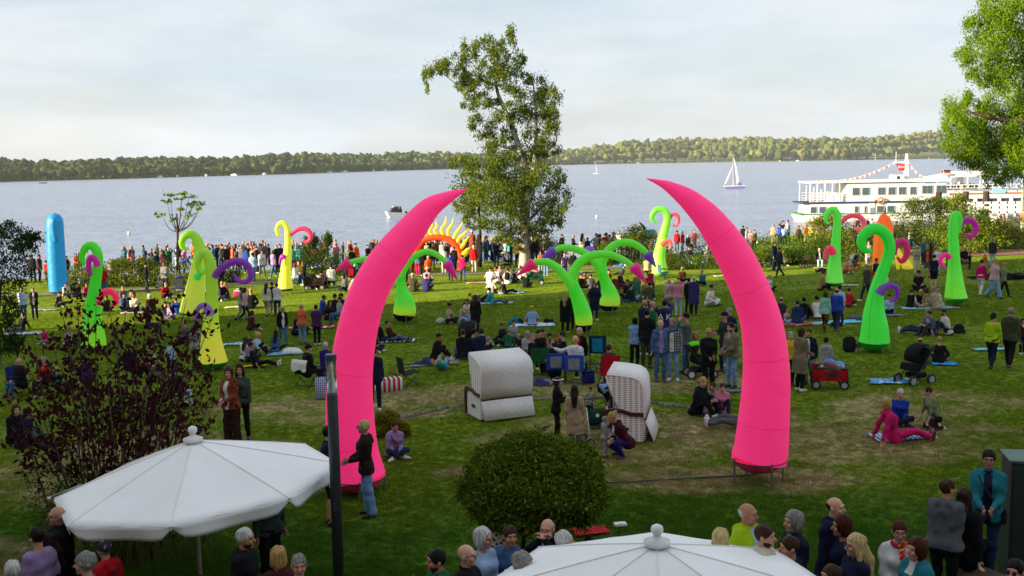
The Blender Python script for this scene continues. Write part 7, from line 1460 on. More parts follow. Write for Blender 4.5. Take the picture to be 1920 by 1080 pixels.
def near(lines, group):
    """guests near the camera: x headtop distance ... ; standing or seated so that the head is where the photo has it"""
    for ln in lines.strip().splitlines():
        a, lab = ln.split('|'); f = a.split(); x, ty, d = float(f[0]), float(f[1]), float(f[2]); pose, arm, face = f[3], f[4], f[5]; top, bot, hair = f[6], f[7], f[8]; ex = f[9] if len(f) > 9 else '-'
        p, t = at(x, ty, d); zg = TZ if (d < 12.4 or (d < 13.1 and p.x > 5)) else lawn_z(p.x, d); hy = hp = 0
        if '@' in face: face, q = face.split('@'); hy = float(q)
        if ',' in str(hy): pass
        frac = {'st': 1.0, 'ln': 1.0, 'sc': .755, 'bd': .72}[pose]; st = (p.z-zg)/frac
        st2 = min(1.92, max(1.50, st)) if 'k' not in ex else st
        base = Vector((p.x, p.y, p.z-st2*frac)); fc = FACE[face] if face in FACE else float(face); fem = 1 if hair[0] in 'bluy' else 0
        if 'w' in ex: fem = 1
        person(lab.strip(), base, R(fc)-math.atan2(p.x, p.y), st2, pose, arm, top, bot, hair, 0, hy, 0, fem, 1.02+(.1 if 'o' in ex else 0), ''.join(c for c in ex if c in 'gGbdsBcf'), group)
put('''
690 968 788 st l L@-10 j:dbrown/ddenim w:ldenim s:lblond gwo|woman in dark brown jacket and wide pale jeans before the left pink horn
619 985 800 st d R@20 j:navy/white s:navy s:hdark o|man in navy jersey with striped sleeves half hidden behind the lamp post
740 860 802 sx l 15 h:lilac p:ddenim s:hbrown d|boy in lilac sweatshirt sitting cross legged looking at his phone
437 832 690 st l -40@25 j:rust/white w:dbrown b:auburn o|woman in brown leather jacket with auburn hair behind the left parasol
456 826 667 st d -10 s:ggreen p:black l:hdark |dark haired woman in grey green blouse and black trousers beside the brown jacket
1043 827 710 st f R@-10 j:black p:black b:hbrown w|person in black jacket with white visor standing by the left wicker chair
1079 848 730 st d B c:beige p:denim l:hdark |woman in beige parka with long black hair seen from behind
1108 792 725 st d -30 t:*dots,lgrey,teal,9 p:black s:hbrown |small boy in patterned shirt beside the green walking frame
1143 792 - bd g R t:lblue p:black u:hbrown |woman in pale denim bending over next to the sideways wicker chair
1133 858 780 st f R h:lgrey p:lgrey H:lgrey |toddler in grey hooded suit next to the crouching woman
1163 858 - cr f -55 j:maroon/white p:violet u:blond w|woman in maroon jacket crouching beside the toddler
1312 782 708 sk k 60@-25 j:black p:black y:blond |woman in black with long blond ponytail sitting near the right horn
1338 778 728 sk k -20 s:lgrey p:lpink s:hbrown w|girl in grey top and pink trousers sitting beside the ponytail woman
1353 780 733 sk l 10 j:pink p:navy s:hbrown w|small child in pink jacket between the girl and the bearded man
1385 806 733 so b L@20 s:olive/brown p:grey s:hbrown B|man in brown sweater with outstretched legs leaning beside the right horn
1685 797 733 sx l 10 s:blue p:navy s:hwhite w|grey haired woman in blue facing the camera on the picnic blanket
1684 830 745 so b 110@40 j:magenta p:magenta b:blond |woman in bright magenta raincoat seen from behind on the lawn
1744 806 728 kn g -60@-20 s:sage p:maroon s:hbrown wgd|woman in sage sweater with glasses kneeling right of the magenta raincoat
1190 690 597 st l 160 j:ldenim p:black b:hdark |person in light denim jacket seen from behind near the selfie group
1237 716 590 st Rd 10 j:denim/lilac p:denim n:x |bald man in denim jacket raising his right arm beside the plaid shirt man
1262 714 590 st d -10 j:*check,dgreen,lgrey,14/white p:ldenim s:hgrey o|smiling man in open plaid shirt over a white shirt
1288 702 567 st md -80 s:grey p:denim s:hdark o|tall man in grey shirt drinking from a glass
1246 668 555 st Re B h:grape p:ddenim s:hdark |person in dark hoodie with large white letters on the back
1209 668 560 st e 150 j:navy p:navy s:blond |blond person in navy jacket behind the denim jackets
1223 670 567 st d 90 s:green/black p:black r:hgrey o|bald older man in green behind the raised denim arm
1213 692 574 st d 170 j:black p:*dots,olive,black,16 s:hdark |person in black jacket and camouflage trousers in the selfie group
1328 742 602 st l 15 j:black p:black s:blond gwc|woman with short blond hair dressed all in black holding a drink
1372 727 598 st l -45 h:khaki/lgrey p:ldenim s:hdark Bco|bearded man with shaven head in grey green hoodie next to the right horn
1358 700 585 st f -60 s:dgrey p:ddenim c:navy/hgrey |older man in blue baseball cap behind the grey green hoodie man
1368 690 578 st d -30 j:*dots,navy,lgrey,9 p:navy s:hgrey w|woman in patterned navy jacket partly hidden behind the cap man
1303 700 626 sc d R s:olive p:black b:blond |blond seated person in olive behind the lime trimmed stroller
999 700 626 sc l 60@-60 s:black p:black s:hgrey |man in black turning round in the green camp chair behind the left wicker chair
990 690 622 sc f 30 h:lgrey p:navy H:lgrey |person in pale grey hood beside the green camp chair
1012 688 620 sc d 40 s:black p:black s:hdark |dark haired man in black leaning across the camp chairs
1030 680 614 sx f 10 s:lpink p:navy s:hdark |man in pale pink shirt within the camp chair circle
1022 685 618 sc d 80 s:maroon p:black s:hbrown |brown haired person in maroon behind the blue camp chairs
1049 682 610 sx f -20 s:dgrey p:black l:ginger |woman with long reddish hair in the camp chair circle
1056 698 622 sc d L s:black p:navy s:hbrown |man in black shown in profile left of the white hoodie
1080 716 628 sc sd 160 h:white p:ddenim s:lblond w|blond person in white hoodie stretching an arm across the blue camp chairs
1087 690 616 sc d -10 j:black/red p:black b:lblond |blond woman in black and red facing the camera in the circle
1142 724 646 sc d B h:brown p:brown s:hbrown |person in brown hood leaning back in the red camp chair
1500 732 615 st l 130 c:khaki p:black b:hbrown |woman in quilted khaki coat pushing the red wagon
1517 720 617 st d -15 j:navy/white p:lgrey s:hbrown |boy in navy and white jacket behind the red wagon
1479 722 622 st d 20 s:yellow p:black H:lgrey |person in yellow top with grey hood half hidden by the right horn
1549 705 636 sc l 150 h:lgrey p:grey s:hdark |person in pale grey hoodie seated behind the red wagon
1858 692 585 wk d 165 s:lime p:navy y:hdark w|woman in lime green jacket and navy knee trousers walking away
1891 690 570 wk d 170 j:olive p:black s:hgrey o|man in olive jacket and black trousers walking away at the right
1915 664 598 st d 30 s:maroon/white p:navy b:hdark |woman with white bag at the extreme right edge behind the olive jacket
1724 684 640 sx d B s:black p:black r:hbrown |balding man in black sitting behind the black stroller
1760 682 642 sx d 175 s:black p:black s:blond |blond person in black sitting on the bright blue mat
1725 628 583 so b L v:grey/lblue p:ddenim s:hgrey |man in grey vest with legs stretched left on the right lawn
1745 629 586 sk k -50 s:grey p:dgrey s:hbrown w|person in grey sweater sitting between the vest man and the white shirt
1772 628 582 sk l -75 t:white p:ddenim s:hbrown B|bearded man in white shirt sitting on the right lawn
1707 578 545 sx g 150 v:black/white p:denim s:hbrown |person with white sleeves and black vest leaning on the aqua blanket
1725 577 544 sx l 10 s:black p:beige s:lblond w|blond woman in black in the middle of the aqua blanket
1738 578 543 sk l -150 s:tan p:white b:hbrown |person in tan jacket and white trousers on the aqua blanket
1752 579 540 sk l -120 j:beige p:beige s:hgrey |man in beige jacket on the aqua blanket
1761 575 543 sk l -90 s:cream p:beige s:hgrey w|person in cream behind the beige jacket man on the aqua blanket
1463 602 556 sx d 165 h:dgrey p:black r:hbrown |balding man in dark grey hoodie sitting right of the right horn
1494 607 566 sx g 170 h:ddenim p:denim s:hbrown |person in blue padded hoodie on the crimson blanket
1507 598 561 sx d B h:black p:black H:black |hooded person in black sitting behind the blue padded hoodie
1475 605 580 sx l 20 t:lpink p:sky s:blond w|little child in pale pink beside the blue padded hoodie
1533 598 558 sx l -150 t:white p:black s:hdark |dark haired child in white beside the floral trousers
1546 624 549 wk d 165 j:mint p:*dots,black,coral,14 b:hbrown |woman in mint jacket and black floral trousers
1567 624 541 wk d 170 s:blue p:ddenim r:hbrown o|man in cobalt blue sweater and jeans next to the floral trousers
1574 610 536 st d 175 s:sky p:ddenim s:hdark |dark haired young man in light blue behind the cobalt sweater
''', 'people on the near and middle lawn')
put('''
531 647 573 wk d 20@20 j:black/white p:denim b:lblond G|blond woman in black jacket with white scarf and sunglasses strolling
568 646 573 st l 170@60 j:coral p:ldenim s:blond wo|person in coral jacket and pale jeans seen from behind
595 648 575 st l 175 j:purple p:black s:hdark wo|person in purple jacket and black trousers seen from behind
557 630 580 sx l 60 s:black p:black b:hdark |dark haired person in black sitting left of the coral jacket
482 666 626 sk k 70 s:sky p:black u:lblond |blond woman in light blue sweater sitting near the yellow tentacle
516 662 629 sx l 150@40 s:denim p:black l:hdark |woman with very long black hair in denim on the turquoise blanket
468 680 644 sx l 40 s:lilac p:navy b:dbrown |person in lilac grey sweater behind the black clad sitter
460 678 640 sx l 150 s:white p:navy l:hbrown |long haired person in white behind the lilac sweater
486 692 647 so g 80 s:black p:black s:hdark |person in black with mint shoes stretching the legs
579 726 648 sc l 110 j:black p:black c:black/hgrey o|man in black jacket and black cap in the camp chair with white cloth
613 716 644 sc d 150 j:violet p:black s:hwhite |white haired person in violet jacket beside the left pink horn
704 770 652 st d B j:navy p:navy s:hdark |person in dark navy standing directly behind the left pink horn
738 642 606 so l 75 s:maroon p:denim s:hbrown w|woman in burgundy sweater sitting right of the left pink horn
721 642 604 so b 80 s:black p:ddenim s:hdark |person in black sitting at the edge of the left pink horn
820 674 628 sk k 75 j:black p:black s:hdark |man in black jacket sitting with bent knees left of the wicker chair
869 674 622 sx l B h:black/sky p:denim s:hbrown |person in black with light blue hood seen from behind
830 694 668 ly d 170 s:aqua p:lilac s:hgrey w|person lying on the lawn in turquoise with lilac trousers
886 672 613 sk d 120 s:navy p:black s:hdark |dark haired man in navy sitting next to the black stroller
904 672 607 sx d B j:navy p:denim s:dgrey o|broad person in dark navy seen from behind near the wicker chair
911 680 636 sx d 100 s:black p:black s:hgrey |grey haired person low behind the left wicker chair top
945 650 616 sx d -60@50 h:black p:black s:hbrown |person in black hood sitting by the green sweater
953 654 624 sx d B h:green p:navy c:green |person in dark green hoodie seen from behind
840 607 570 sx g 60 s:beige p:black u:hdark |woman in beige sweater kneeling on the lawn
877 605 560 kn f -20 s:cream/lpink p:ldenim b:hbrown |woman in cream cardigan kneeling beside the red haired woman
892 625 566 st d 160 c:black p:black l:auburn o|woman with long auburn hair in black coat
868 604 570 sx l 40 s:lpink p:sky s:hdark |small child in pink by the cream cardigan
1060 624 560 st d 170 c:black p:black l:blond o|blond long haired woman in black coat by the front green sprout
1070 620 557 st d 165 j:black p:black n:x o|bald man in black behind the blond black coat woman
998 612 580 sx d B s:lblue p:red c:straw |person in light denim shirt and straw hat sitting on patterned blanket
1115 602 530 st p 5 c:navy p:ddenim l:hbrown |long haired woman in navy coat and jeans between the green sprouts
453 602 546 wk d 80 h:lgrey p:lgrey s:hbrown w|girl in grey walking to the right
460 603 549 wk d 85 h:lpink p:black l:hbrown |girl in pink hoodie and black leggings walking right
471 580 545 sx d 170 s:black p:black s:blond |blond person in black sitting behind the walking girls
501 594 531 wk d 160 h:cream p:beige l:hbrown |woman in cream hoodie and beige wide trousers
521 593 531 st l 170 h:white p:ddenim s:hdark |person in white hoodie and dark jeans beside the lemon yellow tentacle
512 590 532 st d 150 j:navy p:beige s:hbrown |person in navy partly hidden behind the white hoodie
604 590 556 sx l 100 h:blue p:black s:hbrown w|child in bright blue jacket sitting left of the left horn
629 592 545 sx d B j:black p:black c:black/hgrey |man in black with cap sitting close to the left horn
645 590 546 sx l -70 s:black p:black c:dgrey/hgrey |second capped man in black right of the blue jacket child
617 600 565 sx d 30 s:dbrown p:black l:hbrown |brown haired sitter between the blue child and the capped man
636 607 566 sc d -60 s:lgrey p:denim s:hdark |person in grey reclining at the edge of the left horn
1088 543 516 sx l 30 j:dbrown p:black s:hbrown |person in dark brown sitting left in the trio behind the front sprout
1099 542 512 sx l -20 s:tan p:black s:hdark |dark haired person in tan within the trio behind the front sprout
1109 543 516 sx l -160 j:grey p:dgrey s:hbrown |person in grey coat seen from behind in the trio
1127 545 518 sx d 160 s:navy p:sky s:hdark |person in navy partly hidden by the rear green sprout
1165 552 507 sc l 70 s:maroon p:black s:hwhite |white haired man in maroon sweater in his camp chair
1178 562 526 sx l -20 s:black p:black s:hbrown |child in black in the sunny seated circle
1188 567 533 so b 150 s:dgreen p:ldenim s:auburn |person in dark green sweater and pale jeans on the lawn
1194 552 514 sc d B s:tan p:dgreen s:hbrown w|brown haired woman in the sea green camp chair
1220 545 508 sc d 175 v:red/white p:black s:hwhite w|white haired person in red vest seen from behind
1217 566 533 sk d 165 j:olive p:olive s:hdark |person in olive jacket sitting with back to the camera
1208 558 525 sx d 120 s:tan p:black b:hdark |dark haired woman in tan partly behind the pink cone tip
1254 590 525 st l 170 j:lpink p:beige s:lblond wd|person in pale pink coat seen from behind
1272 592 533 st e 175 h:pink p:sky s:lblond w|child in pink hoodie taking a photo
1291 588 528 st d 160 j:black p:black s:hdark |child in black beside the tall navy coat person
1301 592 519 st d 165 c:grape p:black s:hwhite |tall white haired person in dark violet navy coat
1279 531 504 sx l 0 s:brown p:black s:lblond |small blond child in brown sitting alone in the sun
1330 575 538 sx d 60 s:white p:white s:hdark |figure in white at the edge of the right pink horn
1540 546 510 sx l 100 s:tan p:black s:hbrown |man in tan sweater sitting alone in the sun right of the horn
1625 566 495 wk d -120 j:olive p:ddenim s:hgrey o|man in olive jacket and jeans walking left between the green tentacles
1721 545 508 sx l 10 t:black p:black c:black/hbrown d|man in black sports shirt and black cap sitting cross legged
1750 541 478 st f 170 t:navy s:black s:hdark o|man in navy shirt and black shorts seen from behind
1838 556 488 wk d 165 s:magenta p:white s:hbrown wod|woman in magenta sweater and white trousers walking away
1862 561 486 wk d 60 j:lpink/lgrey w:ldenim s:blond wo|woman in pink jacket and pale wide jeans walking right
1880 558 493 wk d 80 j:sage p:black s:blond w|woman in sage jacket and black trousers walking right
1645 518 485 sx l -40 s:navy p:red s:hbrown |person in navy sitting behind the round curled green tentacle
45 602 538 st x 5 s:sky p:denim s:hgrey o|man in light blue shirt with folded arms at the left edge
66 599 539 st l -5 j:black/white p:navy s:hgrey w|person in black jacket with white print at the left edge
124 557 532 sx l 20 s:cream p:grey s:hbrown |person in cream top sitting left in the row right of the blue column
146 557 532 sx l -10 s:black p:black s:hbrown |person in black sitting in the middle of the row by the blue column
163 557 534 sx l 10 s:magenta p:navy s:hbrown |child in magenta sitting at the right of the row by the blue column
110 576 552 sx d 60 s:*dots,black,lilac,8 p:black s:hdark w|person with violet print top sitting below the blue column
137 540 511 sx d 160 j:navy p:navy c:grey/hgrey |man in navy with grey cap sitting beside the blue column
151 540 509 sx l 60 s:lblue p:navy k:straw/hgrey |person in light blue with straw hat sitting by the green curl
162 535 515 sx l 50 s:sky p:navy s:hgrey |person in pale blue bending forward right of the straw hat
231 565 538 sx l 10 s:grey p:grey s:hgrey |grey haired person sitting behind the pink curl
234 584 552 sx l 10 j:denim/black p:black s:hdark w|dark haired woman in denim jacket facing the camera in the left group
245 580 546 sx d 40 t:white p:navy s:hdark |dark haired person in white shirt in the left group
254 586 550 sx l -20 s:cream p:black b:hbrown |woman in cream sweater in the left group
285 590 550 sx l -150@50 j:dbrown p:black s:hwhite o|white haired man in dark maroon jacket bending forward
330 590 560 sx d 160 t:blue p:lgrey s:hbrown |boy in blue sitting right of the white haired man
308 598 574 sx l 60 s:grey p:dgrey s:hdark |person in grey low beside the boy in blue
322 600 573 sx l -40 s:lilac p:grey s:hdark w|person in dull lilac next to the boy in blue
281 632 575 sc d 100 j:dgrey p:ddenim l:hbrown |long haired woman in dark grey behind the purple shrub
18 622 595 sx d 70 s:black p:black s:hdark |man in black sitting near the left edge below the standing pair
37 622 594 so b -60 s:black p:grey s:hdark o|man in black lounging on the white patterned blanket
86 645 620 sx l -40 h:magenta p:lilac H:magenta |child in magenta hood by the purple shrub
128 650 615 sx l 60 s:*stripes,black,white,14 p:black b:blond |woman in black and white stripes behind the purple shrub
370 694 612 st d 160 j:*dots,lgrey,navy,8 p:black b:auburn |woman in patterned grey jacket and black trousers beside the yellow green tentacle
386 565 522 cr l -40 s:lgrey p:black s:hdark |man in grey sweater crouching behind the yellow green tentacle
416 537 492 st d 170 j:navy p:navy s:hgrey |person in navy under the purple tentacle
417 563 531 sx d 170 s:black p:ddenim s:blond |blond person in black sitting right of the yellow green tentacle
406 565 534 sx l 60 s:lpink p:grey s:hbrown |child in pale pink beside the blond person in black
427 560 532 sx l -80 s:coral p:black s:blond w|child in coral next to the pink carrier basket
40 745 682 sc l -60 c:black p:denim r:hgrey o|grey haired man in black coat in the blue camp chair
84 742 676 sc l -30 s:red p:navy l:hgrey s|woman with long grey hair and red top behind the purple shrub
109 742 690 sc d 150 s:teal p:dgrey s:blond w|person in teal next to the red top woman
285 715 650 sc l 50 s:*dots,cream,brown,12 p:grey b:blond |woman in patterned blouse behind the purple shrub stems
322 705 640 st d 160 s:*dots,sky,blue,9 p:navy s:hbrown |child in blue patterned shirt right behind the purple shrub
245 712 645 sc d 150 j:navy p:black s:hbrown |person in navy behind the middle of the purple shrub
165 738 672 sc d 30 s:violet p:black s:hbrown |person in violet in the dark behind the purple shrub
335 765 690 sc d 140 j:black p:sky c:grape |person in black with violet cap at the right of the purple shrub
50 838 762 sk l 60 j:navy p:ggreen s:hbrown |man in navy eating at the lower left edge behind the purple shrub
32 830 752 sk l 20 j:black p:black b:hbrown |woman in black sitting at the lower left edge
700 660 628 sx d 60 s:dgrey p:navy s:hbrown |hidden sitter in dark grey behind the left pink horn
986 540 513 sx l 160 s:black p:black s:hgrey |grey haired person in black beside the dark green wagon
1004 512 487 sx l 20 s:lpink p:grey s:blond w|blond sitter in pale pink behind the front sprout arm
975 527 502 sx d 120 t:white p:navy s:hbrown |person in white behind the dark green wagon
1140 533 508 sx l 30 s:red p:black s:hdark |dark haired sitter in red behind the rear sprout stem
1318 536 511 sx l -30 s:teal p:black s:hgrey |person in teal sitting near the cream cloth heap
586 543 516 sx d 60 s:beige p:black s:hdark |sitter in beige in front of the brown wagon
648 546 518 sx l -60 s:grey p:navy b:hbrown |woman in grey sitting left of the left horn
690 575 548 sx l 60 s:teal p:black s:hdark |sitter in teal tucked close to the left horn
962 642 612 sx l 20 t:lgrey p:navy s:hbrown |person in light grey right of the green hoodie
975 660 630 sx d -40 s:navy p:black b:blond |blond sitter in navy left of the camp chair circle
1440 546 518 sx l 40 s:white p:navy s:blond w|blond sitter in white right of the right horn in the sun
1590 577 549 sx d 160 s:red p:navy s:hbrown |sitter in red behind the cobalt sweater
1668 590 560 sx l -20 s:sky p:navy s:hdark |person in sky blue sitting beside the purple side curl
1660 540 512 sx d 100 s:cream p:black b:hbrown |woman in cream sitting behind the big green tentacle
310 560 533 sx d 40 s:red p:navy s:hgrey |grey haired sitter in red below the low stroller
200 585 557 sx l 20 s:olive p:black s:hbrown |sitter in olive left of the pink curl
350 640 610 sx l -40 s:grey p:navy s:hgrey |grey haired sitter under the small purple curl
470 620 592 sx l 120 s:maroon p:black b:hbrown |woman in maroon sitting below the walking girls
''', 'people on the middle lawn')
